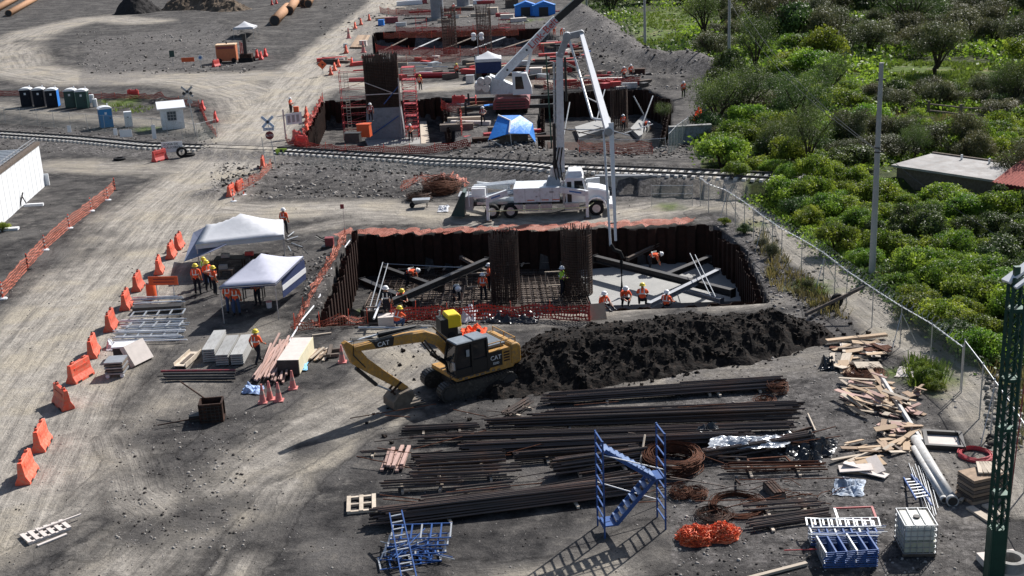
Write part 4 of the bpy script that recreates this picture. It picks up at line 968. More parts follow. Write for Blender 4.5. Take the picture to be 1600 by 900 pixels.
for i, (a, b) in enumerate(((479, 182), (480, 191), (481, 200), (480, 209))): barrier(BO, a, b, 5, -16, f'{NUM[i]} from the back of four orange barriers beside the scaffolded pier', 'four orange barriers left of the tall pier', 1.0)
for i, (a, b) in enumerate(((517, 117), (523, 110), (529, 104), (550, 102))): barrier(BO, a, b, 5, -14, f'{NUM[i]} faded red-orange barrier behind the diamond warning sign', 'barriers behind the diamond warning sign', 1.05)
for i, (a, b) in enumerate(((555, 45), (564, 39), (577, 32), (541, 83))): barrier(BO, a, b, 6, -10, f'{NUM[i]} distant orange barrier along the far site road', 'distant orange barriers along the far site road', 1.2)
for i, (a, b) in enumerate(((402, 90), (408, 93), (415, 88), (425, 8), (432, 6))): barrier(BR, a, b, 6, -8, f'{NUM[i]} red barrier near the small white far canopy and pipes', 'red barriers by the far pipes and canopy', 1.2)
barrier(BR, 717, 163, 20, 0, 'bright red plastic barrier beside the crane outrigger', None, 1.0)

# orange drum beside the sign board
t = thing('orange_drum', 'orange drum standing under the orange sign board', 'drum', P(238, 467)); m = MB(); m.lathe([(.30, 0), (.28, .9), (.24, .95)], 16); m.build('body', M['signo'], t, smooth=True); m = MB(); m.lathe([(.25, .951), (.2, 1.02)], 12); m.build('cap', M['pink'], t)

# ------------------------------------------------------------------ netting fences
def net_fence(px, h, label, z0=0, material='net', postm='orange', group=None, lean=.0, sag=.12, post_every=2.6, posts=True, seed=1, crumple=.06, r=.022, zs=1.0):
    pts = [P(a, b, z0) for a, b in px]; c = pts[len(pts)//2].copy(); rg = random.Random(seed)
    t = thing('netting_fence', label, 'netting fence', c, group=group); dense = cuts([(p.x, p.y) for p in pts], .35); n = len(dense)
    V = []; F = []; UV = []; rows = 5; dist = 0
    for i, (x_, y_) in enumerate(dense):
        if i: dist += math.hypot(x_-dense[i-1][0], y_-dense[i-1][1])
        hh = h*(1-sag*abs(math.sin(dist/post_every*math.pi))*1.6); zb = max(gz((x_, y_)), z0) if gz((x_, y_)) > -.6 else z0
        for j in range(rows):
            f = j/(rows-1); k = crumple*(rg.random()-.5)*2*(1 if 0 < j else .5)
            V.append((x_-c.x+k+lean*f*h*.3, y_-c.y+k*1.4+lean*f*h, zb-c.z+f*hh*zs+(rg.random()-.5)*crumple)); UV.append((dist, f*h))
    for i in range(n-1):
        for j in range(rows-1): a = i*rows+j; F.append((a, a+rows, a+rows+1, a+1))
    me = bpy.data.meshes.new('netting'); me.from_pydata(V, [], F); uvl = me.uv_layers.new(name='UVMap')
    for lo in me.loops: uvl.data[lo.index].uv = UV[lo.vertex_index]
    me.materials.append(M[material]); o = bpy.data.objects.new('netting', me); COL.objects.link(o); o.parent = t
    if posts:
        pm = MB().tube([(0, 0, -.05), (0, 0, h+.12)], r, 6); o0 = pm.build('post', M[postm], t)
        c_ = cuts([(p.x, p.y) for p in pts], post_every); first = True
        for x_, y_ in c_:
            q = o0 if first else bpy.data.objects.new('post', o0.data)
            if not first: COL.objects.link(q); q.parent = t
            first = False; q.location = (x_-c.x, y_-c.y, 0); q.rotation_euler = (rg.uniform(-.06, .06), rg.uniform(-.06, .06), 0)
    return t
net_fence([(2, 468), (44, 420), (70, 391), (108, 357), (142, 331), (168, 311), (180, 297)], .95, 'orange netting strung between delineator posts beside the white building', posts=False, sag=.05)
net_fence([(545, 358), (640, 357), (760, 353), (850, 350), (940, 346), (1088, 340)], 3.0, 'long crumpled orange netting between the pump truck and the excavation', crumple=.22, seed=2, lean=-.9, sag=.08, zs=.12, posts=False)
net_fence([(540, 380), (520, 420), (498, 458), (475, 492), (460, 518)], .9, 'orange netting leaning along the left side of the nearest excavation', crumple=.12, seed=3, lean=.3, sag=.2)
net_fence([(462, 518), (500, 512), (545, 507), (575, 506)], .75, 'crumpled orange netting at the near left pit corner', crumple=.16, seed=4, lean=-.5, sag=.2)
net_fence([(612, 505), (650, 500), (700, 503), (740, 500), (800, 500), (860, 499), (922, 502)], .95, 'darker red-orange netting along the near edge of the excavation', material='netd', crumple=.08, seed=5)
net_fence([(450, 226), (480, 236), (540, 242), (600, 243), (680, 240), (735, 234)], .9, 'dark red netting between the tall pier and the railway', material='netd', seed=6, lean=-.6)
net_fence([(372, 305), (390, 296), (408, 288), (426, 273)], .85, 'orange netting from the road bend to the stop sign post', seed=7)
net_fence([(0, 150), (34, 150), (100, 152), (180, 156), (280, 162), (312, 168), (324, 196), (338, 214)], .8, 'faded red netting curving round the portable toilets and guard booth', material='netd', seed=8, sag=.1)
net_fence([(588, 82), (640, 86), (760, 88), (850, 84)], 1.3, 'dark red netting along the near side of the far excavation', material='netd', seed=9, post_every=5, r=.05)
net_fence([(620, 52), (700, 50), (820, 47)], 1.2, 'dark red netting along the back of the far excavation', material='netd', seed=10, post_every=5, r=.05)
net_fence([(594, 20), (620, 24), (720, 22)], 1.3, 'distant red netting near the grey piers', material='netd', seed=11, post_every=5, r=.05)
net_fence([(812, 138), (838, 136), (852, 134)], 1.1, 'bright red-orange netting behind the crane', seed=12)
net_fence([(628, 300), (650, 292), (690, 284), (728, 292)], .7, 'torn orange netting lying round the pile of tie wire', seed=13, crumple=.3, lean=.6)

for i, px in enumerate(([(850, 141), (930, 137), (1000, 134)], [(612, 100), (660, 98), (720, 97)], [(690, 172), (720, 178), (722, 214)], [(600, 60), (700, 58), (810, 55)], [(505, 160), (490, 190), (474, 218)], [(905, 252), (960, 254), (1020, 252)])):
    net_fence(px, 1.1, ['red netting on the rim behind the far right excavation', 'red netting behind the tall pier', 'red netting right of the tall pier pit', 'red netting in the middle of the far excavation', 'red netting along the left rim of the tall pier pit', 'low red netting between the track and far right excavation'][i], material='net' if i % 2 else 'netd', seed=20+i, crumple=.12)
# delineator posts
def delineator(stripe):
    t = thing('delineator_post', 'x', 'delineator'); m = MB(); m.lathe([(.05, .06), (.05, 1.02), (.035, 1.08)], 8); m.build('tube', M['orange'], t)
    m = MB(); m.lathe([(.26, 0), (.24, .06), (.1, .1)], 12); m.build('base', M['white'] if not stripe else M['black'], t)
    m = MB()
    for z in (.35, .6, .85): m.lathe([(.054, z), (.054, z+.12)], 8)
    m.build('band', M['refl'] if not stripe else M['blackp'], t); return t
D0 = delineator(False); D1 = delineator(True); du = set()
for i, (a, b, s_) in enumerate([(5, 467, 0), (44, 421, 1), (71, 391, 0), (109, 357, 0), (143, 330, 0), (169, 313, 0), (180, 298, 1)]):
    src = D1 if s_ else D0; lb = f'{NUM[i]} delineator post from the frame edge, {"striped black" if s_ else "plain orange"}, holding the netting'
    if s_ in du: dup(src, P(a, b), 0, lb, 'delineator posts beside the white building')
    else: du.add(s_); src.location = P(a, b); tag(src, lb, group='delineator posts beside the white building')
for i, (a, b) in enumerate([(365, 315), (381, 305), (397, 296)]): dup(D0, P(a, b), 0, f'{NUM[i]} orange delineator post in front of the road bend netting', 'delineator posts at the road bend')

# cones
def cone():
    t = thing('traffic_cone', 'x', 'traffic cone'); m = MB(); m.lathe([(.17, .04), (.10, .45), (.04, .9)], 10); m.build('cone_body', M['cone'], t, smooth=True)
    m = MB(); m.box((0, 0, .02), (.42, .42, .05)); m.build('base', M['cone'], t); m = MB(); m.lathe([(.115, .42), (.085, .58)], 10); m.build('collar', M['pink'], t); return t
CN = cone()
for i, (a, b, lb) in enumerate([(411, 629, 'leftmost of the clustered faded pink cones by the lumber'), (422, 624, 'middle faded pink cone of the cluster by the lumber'), (436, 626, 'faded pink cone at the right of the front cluster by the lumber'), (458, 607, 'faded pink cone standing behind the cluster beside the blue rag'), (535, 566, 'lone faded pink cone beside the short beams')]):
    if i == 0: CN.location = P(a, b); tag(CN, lb)
    else: dup(CN, P(a, b), 0, lb)
for i, (a, b) in enumerate(((568, 82), (545, 60), (999, 62))): 
    if i < 2: dup(CN, P(a, b), 0, f'{NUM[i]} distant cone near the far excavation corner', None, 2.0)

# ------------------------------------------------------------------ chain-link fences
def chain_fence(px, h, label, step=2.6, wire=True, z0=0, coil=False, material='chain', pr=.03, rail=.022, mid=None):
    pts = [P(a, b, z0) for a, b in px]; c = pts[0].copy(); t = thing('chain_link_fence', label, 'chain-link fence', c)
    c_ = cuts([(p.x, p.y) for p in pts], step); V = []; UV = []; F = []; dd = 0
    for i, (x_, y_) in enumerate(c_):
        if i: dd += math.hypot(x_-c_[i-1][0], y_-c_[i-1][1])
        V += [(x_-c.x, y_-c.y, .03), (x_-c.x, y_-c.y, h)]; UV += [(dd, 0), (dd, h)]
        if i: F.append((2*i-2, 2*i, 2*i+1, 2*i-1))
        m = MB(); m.tube([(0, 0, -.1), (0, 0, h+.05)], pr, 7); m.lathe([(pr*1.3, h+.05), (pr*.3, h+.1)], 6); m.build('post', M['galv'], t, loc=(x_-c.x, y_-c.y, 0))
        if i % 4 == 2 and wire:
            m = MB(); m.tube([(0, 0, h-.3), (.9, .1, 0)], .02, 5); m.tube([(0, 0, h-.3), (-.6, -.6, 0)], .02, 5); m.build('stay', M['galv'], t, loc=(x_-c.x, y_-c.y, 0))
    m = MB()
    for a, b in zip(c_[:-1], c_[1:]): m.tube([(a[0]-c.x, a[1]-c.y, h), (b[0]-c.x, b[1]-c.y, h)], rail, 6)
    m.build('top_rail', M['galv'], t)
    if mid:
        m = MB()
        for a, b in zip(c_[:-1], c_[1:]): m.tube([(a[0]-c.x, a[1]-c.y, mid), (b[0]-c.x, b[1]-c.y, mid)], rail*.8, 6)
        m.build('mid_rail', M['galv'], t)
    me = bpy.data.meshes.new('wire_mesh'); me.from_pydata(V, [], F); u = me.uv_layers.new(name='UVMap')
    for lo in me.loops: u.data[lo.index].uv = UV[lo.vertex_index]
    me.materials.append(M[material]); o = bpy.data.objects.new('wire_mesh', me); COL.objects.link(o); o.parent = t
    if coil:
        m = MB(); pp = []; acc = 0
        for a, b in zip(c_[:-1], c_[1:]):
            L = math.hypot(b[0]-a[0], b[1]-a[1]); n = int(L/.03)
            ux, uy = (b[0]-a[0])/L, (b[1]-a[1])/L
            for k in range(n):
                f = k/n; ang = acc*2*math.pi/.45; acc += L/n; r_ = .24
                pp.append((a[0]-c.x+ux*L*f-uy*r_*math.cos(ang), a[1]-c.y+uy*L*f+ux*r_*math.cos(ang), h+.26+r_*math.sin(ang)))
        m.tube(pp, .009, 3, cap=False); m.build('razor_coil', M['galv'], t)
    return t
FENCE_H = 2.3
def basept(x_, y_top): return None
fpx = [(1094, 322), (1107, 333), (1135, 344), (1163, 364), (1192, 388), (1221, 410), (1252, 428), (1286, 451), (1322, 482), (1362, 512), (1406, 543), (1453, 573), (1500, 612), (1528, 650), (1568, 712), (1612, 790)]
chain_fence(fpx[:13], 2.05, 'long chain-link fence with razor coil along the tan footpath', step=2.1, coil=True, pr=.025)
chain_fence([(1502, 614), (1530, 655), (1566, 712), (1600, 770), (1640, 830)], 2.4, 'taller chain-link fence section turning past the green tower', step=2.2, pr=.03)
chain_fence([(-40, 190), (60, 197), (165, 207), (240, 212), (310, 222), (340, 214)], 1.8, 'thin wire fence between the railway and the portable toilets', step=3.0, pr=.02, rail=.012, wire=False)
chain_fence([(1040, 245), (1000, 248), (905, 246)], 1.6, 'grey pipe fence in front of the far right excavation', step=2.6, wire=False, mid=.8)
chain_fence([(1045, 250), (1058, 235), (1075, 222)], 2.2, 'slanting chain-link panel beside the culvert wall', step=1.6, wire=False)
chain_fence([(478, 268), (535, 272), (600, 274), (655, 276), (705, 279), (758, 282)], 1.4, 'thin post and wire fence in front of the railway', step=3.2, pr=.014, rail=.008, wire=False)
chain_fence([(1018, 322), (1082, 322)], 1.5, 'short pipe fence in front of the concrete retaining wall', step=3.0, wire=False, pr=.02, rail=.02, mid=.9)
# wooden rail fence in the scrub
t = thing('rail_fence', 'dark rail fence in the scrub below the clearing', 'fence', P(1450, 190)); c = P(1450, 190); m = MB(); q = [P(a, b) for a, b in ((1450, 184), (1500, 190), (1545, 193), (1590, 196), (1640, 199))]
for a, b in zip(q[:-1], q[1:]):
    for z in (.7, 1.3): m.bar(a-c+Vector((0, 0, z)), b-c+Vector((0, 0, z)), .12)
m.build('rails', M['dwood'], t)
for p in q: MB().bar((0, 0, 0), (0, 0, 1.6), .22).build('post', M['dwood'], t, loc=p-c)

# ------------------------------------------------------------------ poles and wires
def pole(px_, py_, topy, r0, r1, label, extra=None, topx=None):
    p = P(px_, py_); z = PY(topx or px_, topy, p.y).z; t = thing('utility_pole', label, 'utility pole', p); m = MB(); m.lathe([(r0, -.2), (r1, z)], 10); m.build('shaft', M['pole'], t, smooth=True); return t, p, z
tp, pp_, zz = pole(1362, 437, 98, .20, .12, 'tall grey concrete utility pole rising out of the bright bushes', topx=1377)
m = MB()
for z in (zz*.62, zz*.6): m.lathe([(.19, z), (.19, z+.06)], 10)
m.build('clamp_band', M['dsteel'], tp); m = MB(); m.box((0, 0, zz-.9), (.5, .08, .1)); m.build('crossarm', M['dsteel'], tp)
_, p2, z2 = pole(1139, 100, -30, .22, .16, 'grey pole crossing the top of the view right of the berm')
_, p3, z3 = pole(1008, 78, -30, .22, .16, 'grey pole beside the small grass clearing near the berm')
_, p4, z4 = pole(917, 16, -40, .25, .18, 'far grey pole at the upper end of the berm')
def cable(a, b, sag, label, r=.02, n=14, name='overhead_cable'):
    a = Vector(a); b = Vector(b); c = (a+b)/2; m = MB(); m.tube([a.lerp(b, i/n)-c-Vector((0, 0, sag*4*(i/n)*(1-i/n))) for i in range(n+1)], r, 4)
    return tag(m.build(name, M['wire'], loc=c), label, 'cable')
cable(pp_+Vector((0, 0, zz*.62)), P(1560, 640)+Vector((4, 0, 5)), .6, 'overhead cable running from the utility pole down towards the green tower', .018)
cable(pp_+Vector((0, 0, zz*.61)), P(1160, 120)+Vector((0, 0, 8)), 1.2, 'overhead cable running from the utility pole back over the dark trees', .022)
cable(pp_+Vector((.1, 0, zz*.60)), p2+Vector((0, 0, 8)), 1.6, 'second overhead cable from the utility pole toward the berm pole', .022)
# fallen long pole over the right bank
rods('leaning_pole', 'long dark pole lying on the bank beside the tyre', 'pole', [(P(1258, 492, .5), P(1350, 448, 1.6))], .09, M['dwood'])
t = thing('green_lattice_tower', 'dark green lattice steel tower standing beside the right fence', 'lattice tower', P(1552, 905)); pt = P(1552, 905); sT = dist_scale(pt)
zt_ = PY(1580, 432, pt.y).z; hw = .20
m = MB()
for x_ in (-hw, hw):
    for y_ in (-hw, hw): m.bar((x_, y_, -.3), (x_*.92, y_*.92, zt_), .085)
m.build('legs', M['greenp'], t); m = MB(); n = 20
for i in range(n):
    z = .8+(zt_-.8)*i/n; z1 = .8+(zt_-.8)*(i+1)/n
    for y_ in (-hw, hw): m.bar((-hw, y_, z), (hw, y_, z1), .03); m.bar((hw, y_, z), (-hw, y_, z1), .03)
    for x_ in (-hw, hw): m.bar((x_, -hw, z), (x_, hw, z1), .03)
m.build('lacing', M['greenp'], t)
for z in (zt_*.30, zt_*.52, zt_*.68, zt_*.9, zt_-.1):
    m = MB(); m.box((0, 0, z), (hw*2.3, hw*2.3, .10)); m.build('tie_plate', M['greenp'], t)
m = MB(); m.box((-.02, -.02, .75), (.46, .46, 2.2)); m.build('lower_casing', M['greenp'], t)
m = MB(); m.box((.05, .1, zt_+.1), (1.0, .35, .08), ry=-.5, rz=.3); m.box((.15, -.35, zt_+.05), (1.0, .14, .07), ry=-.5, rz=.3); m.build('flood_lamp', M['whitep'], t)
m = MB(); m.bar((-.06, 0, zt_-.3), (-.06, 0, zt_+.3), .16); m.build('lamp_bracket', M['greenp'], t)
m = MB(); m.tube([(hw, 0, zt_-.2), (hw+.35, .1, zt_-.8), (hw+.3, 0, zt_-1.6), (hw+.1, 0, 2), (hw+.05, 0, .5)], .018, 5); m.build('power_cable', M['hose'], t)
q = P(1570, 888); t = thing('concrete_base_pad', 'pale square concrete pad at the foot of the green tower', 'concrete pad', q, .1); MB().box((0, 0, .12), (1.25, 1.4, .24)).build('pad', M['ply'], t)
t = thing('concrete_ring', 'round concrete manhole ring lying on the pad by the green tower', 'concrete ring', P(1577, 893, .1)); m = MB(); N = 24
prof = [(.48, 0), (.48, .35), (.32, .35), (.32, 0)]
vs0 = [(r_*math.cos(2*math.pi*k/N), r_*math.sin(2*math.pi*k/N), z) for k in range(N) for r_, z in prof]; m.add(vs0, [(k*4+j, ((k+1) % N)*4+j, ((k+1) % N)*4+(j+1) % 4, k*4+(j+1) % 4) for k in range(N) for j in range(4)]); m.build('ring', M['oldconc'], t, loc=(0, 0, .16))

# ------------------------------------------------------------------ tyres
def tyre(p, R_, w_, label, lie=True, rz=0, name='old_tyre'):
    t = thing(name, label, 'tyre', p, rz); m = MB(); prof = [(R_*.58, -w_/2), (R_*.92, -w_/2), (R_, -w_*.3), (R_, w_*.3), (R_*.92, w_/2), (R_*.58, w_/2)]; N = 24; n = len(prof)
    if lie: f = lambda r_, z, a: (r_*math.cos(a), r_*math.sin(a), z+w_/2)
    else: f = lambda r_, z, a: (r_*math.cos(a), z, R_+r_*math.sin(a))
    vs0 = [f(r_, z, 2*math.pi*k/N) for k in range(N) for r_, z in prof]; m.add(vs0, [(k*n+j, ((k+1) % N)*n+j, ((k+1) % N)*n+(j+1) % n, k*n+(j+1) % n) for k in range(N) for j in range(n)])
    m.build('rubber', M['black'], t); return t
tyre(P(1307, 481), .40, .22, 'old black tyre leaning on the bank beside the fence', False, .5)
tyre(P(296, 244), .55, .25, 'dark tyre on the ground right of the crossing board')
tyre(P(187, 250), .55, .22, 'flat dark tyre lying in the ditch below the tracks')
tyre(P(285, 246), .5, .25, 'tyre leaning on the crossing board foot', False, .4)
tyre(P(1031, 259, 0), .45, .22, 'tyre lying among debris beside the track')

# ------------------------------------------------------------------ signs
def signpost(px_, py_, h, label, cat='sign', r=.035, lean=0):
    t = thing('sign_post', label, cat, P(px_, py_)); m = MB(); m.tube([(0, 0, 0), (lean, 0, h)], r, 7); m.build('post', M['galv'], t); return t
def board(parent, c, d, mats, name='board', rx=0, ry=0): m = MB(); m.box(c, d, ry=ry); return m.build(name, mats, parent)
# crossbuck + ALTO
t = signpost(433, 268, 4.2, 'railway crossing post with faded blue crossbuck and round ALTO sign', lean=-.35)
s_ = dist_scale(P(433, 268)); zc = PY(424, 190, P(433, 268).y).z; zr = PY(427, 211, P(433, 268).y).z
for a in (.75, -.75): m = MB(); m.box((-.35, -.06, zc), (1.35, .03, .22), ry=a); m.build('crossbuck_arm', mat('faded_blue_white', (.42, .52, .68), .6, var=.15), t)
m = MB(); m.box((-.33, -.06, zc-.62), (.95, .03, .28)); m.build('plate', M['whitep'], t); text('CRUCE', .26, M['signb'], t, (-.33, -.085, zc-.62), (math.pi/2, 0, 0))
m = MB(); m.lathe([(.36, -.03), (.36, .0)], 20, (-.3, -.075, zr), 'y'); m.build('round_plate', M['signr'], t); text('ALTO', .26, M['signw'], t, (-.3, -.125, zr), (math.pi/2, 0, 0))
m = MB(); m.bar((-.95, .2, 0), (-1.05, .2, 3.0), .05); m.bar((-1.0, .2, 1.3), (0, 0, 1.3), .05); m.bar((-1.0, .2, 1.7), (0, 0, 1.7), .04); m.build('side_frame', M['grey'], t)
t = signpost(306, 212, 4.6, 'grey railway crossbuck on a pale post beside the guard booth', r=.05, lean=-.3); zc = PY(296, 143, P(306, 212).y).z
for a in (.75, -.75): m = MB(); m.box((-.3, -.07, zc), (1.5, .03, .22), ry=a); m.build('crossbuck_arm', M['grey'], t)
for x_ in (-.65, .05): m = MB(); m.lathe([(.16, -.05), (.16, .12)], 12, (x_, -.1, zc-.15), 'y'); m.build('signal_lamp', M['blackp'], t)
m = MB(); m.box((-.15, -.08, zc-1.0), (.5, .03, .35)); m.build('plate', M['grey'], t)
# level crossing board
q = P(271, 246); t = thing('crossing_notice_board', 'pale grey notice board reading CRUCERO at the level crossing', 'sign', q, .18); m = MB(); m.box((0, 0, 1.0), (1.9, .05, .95)); m.build('board', M['signw'], t)
m = MB()
for x_ in (-.7, .8): m.bar((x_, .05, 0), (x_, .05, 1.0), .07)
m.build('stand', M['blackp'], t); text('ZONA DE', .3, M['signk'], t, (-.1, -.035, 1.25), (math.pi/2, 0, 0)); text('CRUCERO', .3, M['signk'], t, (0, -.035, .95), (math.pi/2, 0, 0))
# diamond sign
q = P(422, 118, 0) if 0 else P(505, 118); t = signpost(505, 119, 2.0, 'orange diamond roadworks sign beside the far road'); zc = PY(505, 101, P(505, 119).y).z; m = MB(); m.box((0, -.05, zc), (.9, .03, .9), ry=math.pi/4); m.build('diamond_plate', M['signo'], t)
m = MB(); m.box((0, -.07, zc), (.10, .01, .5)); m.box((.1, -.07, zc), (.35, .01, .12)); m.build('symbol', M['signk'], t)
# orange board with two lines of lettering
q = P(259, 470); t = thing('orange_notice_board', 'orange notice board on two legs in front of the barrier row', 'sign', q, -.10); m = MB(); m.box((0, 0, 1.22), (1.75, .04, .52)); m.build('board', M['signo'], t)
m = MB()
for x_ in (-.45, .55): m.bar((x_, .03, 0), (x_, .03, 1.0), .05)
m.build('legs', M['galv'], t); m = MB()
for z in (1.32, 1.14): m.box((.05, -.025, z), (1.25, .008, .055))
m.build('worn_lettering', M['signr'], t)
# small signs near the compressor
t = signpost(271, 104, 2.2, 'dark green plate sign on a post near the rubble island'); m = MB(); m.box((0, -.05, 1.9), (.75, .03, .95)); m.build('plate', M['dgreen'], t)
q = P(295, 106); t = thing('red_notice_board', 'long red and white notice board near the rubble island', 'sign', q); m = MB(); m.box((0, 0, 1.2), (1.9, .05, .62)); m.build('board', M['signo'], t); m = MB(); m.b0(-.8, -.75, -.02, .02, 0, .9); m.b0(.75, .8, -.02, .02, 0, .9); m.build('legs', M['grey'], t)
t = signpost(315, 107, 2.0, 'round white sign beside the red notice board'); m = MB(); m.lathe([(.4, -.03), (.4, 0)], 16, (0, -.05, 1.6), 'y'); m.build('round_plate', M['signw'], t); m = MB(); m.lathe([(.22, -.012), (.22, 0)], 14, (0, -.085, 1.6), 'y'); m.build('blue_disc', M['signb'], t)
t = signpost(539, 361, 1.9, 'thin rod with small dark red plate at the netting corner', r=.012); m = MB(); m.box((-.05, -.03, 1.75), (.26, .03, .32)); m.build('plate', M['maroon'], t)
for i, (a, b, lb) in enumerate(((110, 214, 'first'), (182, 219, 'second'), (242, 219, 'third'))):
    q = P(a, b); t = thing('small_sign', f'{lb} small white plate hanging on the fence by the railway', 'sign', q); m = MB(); m.box((0, 0, .85), (.4, .02, .7 if i < 2 else 1.4)); m.build('plate', M['signw'], t)
q = P(198, 219); t = thing('fence_banner', 'wide white banner tied to the fence by the railway', 'banner', q); m = MB(); m.box((0, 0, .7), (1.25, .02, .75)); m.build('banner', M['signw'], t)
q = P(440, 243); t = thing('lime_board', 'small lime green panel beside the track at the crossing', 'panel', q, .1); m = MB(); m.box((0, 0, .4), (1.0, .05, .5)); m.build('panel', M['lime'], t); m = MB(); m.box((0, -.03, .45), (.25, .01, .25)); m.build('mark', M['signk'], t)
q = P(462, 215); t = thing('notice_board', 'framed grey-white notice panel beside the four orange barriers', 'sign', q, .45); m = MB(); m.box((0, 0, 1.9), (1.6, .05, 1.1)); m.build('board', M['signw'], t)
m = MB(); m.bar((-1.0, .03, 0), (-1.0, .03, 2.9), .12); m.bar((.8, .03, 0), (.8, .03, 2.5), .06); m.build('frame_posts', M['galv'], t)
m = MB()
for k in range(3): m.box((-.5+.45*k, -.03, 1.9), (.28, .01, .7))
m.build('faded_print', M['grey'], t)
# ------------------------------------------------------------------ canopies
def canopy(corners, legs_px, eave, peak, fabric, label, val=.22, valm=None, peaks=1, sag=.10, frame=M['galv']):
    """corners: four ground points; a hipped cloth roof with a valance over thin legs"""
    c = sum(corners, Vector())/4; t = thing('canopy_tent', label, 'canopy tent', c); q = [p-c for p in corners]
    N = 10; V = []; F = []
    for i in range(N+1):
        for j in range(N+1):
            u = i/N; v = j/N; p = q[0].lerp(q[1], u).lerp(q[3].lerp(q[2], u), v)
            best = 0
            for k in range(peaks):
                pc_ = (k+.5)/peaks; uu = 1-min(abs(u-pc_)*2*peaks, 1); vv = 1-abs(v-.5)*2; best = max(best, min(uu, vv))
            z = eave+(peak-eave)*best**1.35-sag*math.sin(math.pi*u)*math.sin(math.pi*v)*.3
            V.append((p.x, p.y, z))
    for i in range(N):
        for j in range(N): a = i*(N+1)+j; F.append((a, a+N+1, a+N+2, a+1))
    m = MB(); m.add(V, F); o = m.build('roof_cloth', fabric, t, smooth=True); sd = o.modifiers.new('s', 'SOLIDIFY'); sd.thickness = .02
    m = MB()
    for a, b in ((0, 1), (1, 2), (2, 3), (3, 0)):
        A_ = q[a]; B_ = q[b]; m.add([(A_.x, A_.y, eave), (B_.x, B_.y, eave), (B_.x*1.01, B_.y*1.01, eave-val), (A_.x*1.01, A_.y*1.01, eave-val)], [(0, 1, 2, 3)])
    o = m.build('valance', valm or fabric, t); sd = o.modifiers.new('s', 'SOLIDIFY'); sd.thickness = .01
    for p in q:
        m = MB(); m.tube([(p.x*.98, p.y*.98, 0), (p.x*.98, p.y*.98, eave)], .03, 6); m.build('leg', frame, t)
    m = MB()
    for a, b in ((0, 1), (1, 2), (2, 3), (3, 0)): m.bar(q[a]+Vector((0, 0, eave-.06)), q[b]+Vector((0, 0, eave-.06)), .04)
    m.build('frame', frame, t); return t, c, q
# front canopy: legs at (349,503), (434,497) near, far side behind
e1 = P(349, 506); e2 = P(434, 500); off = P(462, 449)-P(434, 500)
back1 = e1+Vector((.9, 5.0, 0)); back2 = e2+Vector((.75, 4.6, 0))
e2b = e1+(e2-e1).normalized()*3.0
t, c_, q_ = canopy([e1, e2b, e2b+Vector((.75, 5.2, 0)), e1+Vector((.85, 5.2, 0))], None, 2.1, 3.15, M['fabric2'], 'front lilac-white canopy tent with dark trimmed edge over the workers', .13, M['navy'], peaks=1)
m = MB(); a = q_[1]; b = q_[2]; m.add([(a.x*1.02, a.y*.3, .7), (b.x*1.02, b.y, .7), (b.x*1.02, b.y, 1.9), (a.x*1.02, a.y*.3, 1.9)], [(0, 1, 2, 3)]); o = m.build('side_cloth', M['navy'], t); o.modifiers.new('s', 'SOLIDIFY').thickness = .02
m = MB(); m.add([(a.x*1.04, a.y*.3, 1.1), (b.x*1.04, b.y, 1.1), (b.x*1.04, b.y, 1.4), (a.x*1.04, a.y*.3, 1.4)], [(0, 1, 2, 3)]); o = m.build('side_stripe', M['whitep'], t); o.modifiers.new('s', 'SOLIDIFY').thickness = .03
# rear canopy with a cloth thrown over
f1 = P(322, 432); r1 = f1+Vector((-.6, 3.2, 0)); f2 = f1+Vector((5.3, .8, 0))
canopy([P(312, 432), P(448, 416), P(447, 390), P(328, 398)], None, 2.05, 3.2, M['fabric'], 'rear white canopy tent with drooping cloth over the workbench', .3, peaks=1)
m = MB(); A0 = P(300, 436); V = []; n = 6
q0 = P(312, 432)+Vector((0, 0, 1.95)); q1 = P(328, 398)+Vector((0, 0, 1.95)); q2 = P(360, 428)+Vector((0, 0, 1.9))
m.add([q0+Vector((-.7, -.5, -.8)), q1+Vector((-.9, 0, -.4)), q1, q2, q0+Vector((.9, -.3, -.35))], [(0, 1, 2, 3, 4)]); c = sum((Vector(v) for v in m.v), Vector())/5; m.v = [tuple(Vector(v)-c) for v in m.v]
o = m.build('drooping_tarp', mat('grey_blue_tarp', (.16, .18, .26), .7), loc=c); tag(o, 'grey-blue tarp drooping from the left corner of the rear canopy', 'tarp'); o.modifiers.new('s', 'SOLIDIFY').thickness = .02
# distant canopies
pc_ = P(385, 62); canopy([pc_+Vector(v) for v in ((-1.8, -2, 0), (1.8, -2, 0), (1.8, 2, 0), (-1.8, 2, 0))], None, 2.3, 3.3, M['fabric'], 'small white canopy tent beside the orange compressor', .3)
pc_ = P(764, 119); t, c, q = canopy([pc_+Vector(v) for v in ((-1.7, -1.5, 0), (1.7, -1.5, 0), (1.7, 2.5, 0), (-1.7, 2.5, 0))], None, 2.3, 3.2, M['fabric'], 'small canopy tent with white roof and navy walls behind the crane', .3)
m = MB(); m.b0(-1.65, 1.65, 1.9, 1.95, 0, 2.2); m.b0(-1.65, -1.6, -1.5, 1.9, .0, 2.2); m.b0(1.6, 1.65, -1.5, 1.9, .0, 2.2); m.b0(-1.65, 1.65, -1.95, -1.9, .6, 2.2); m.build('side_wall', M['navy'], t)
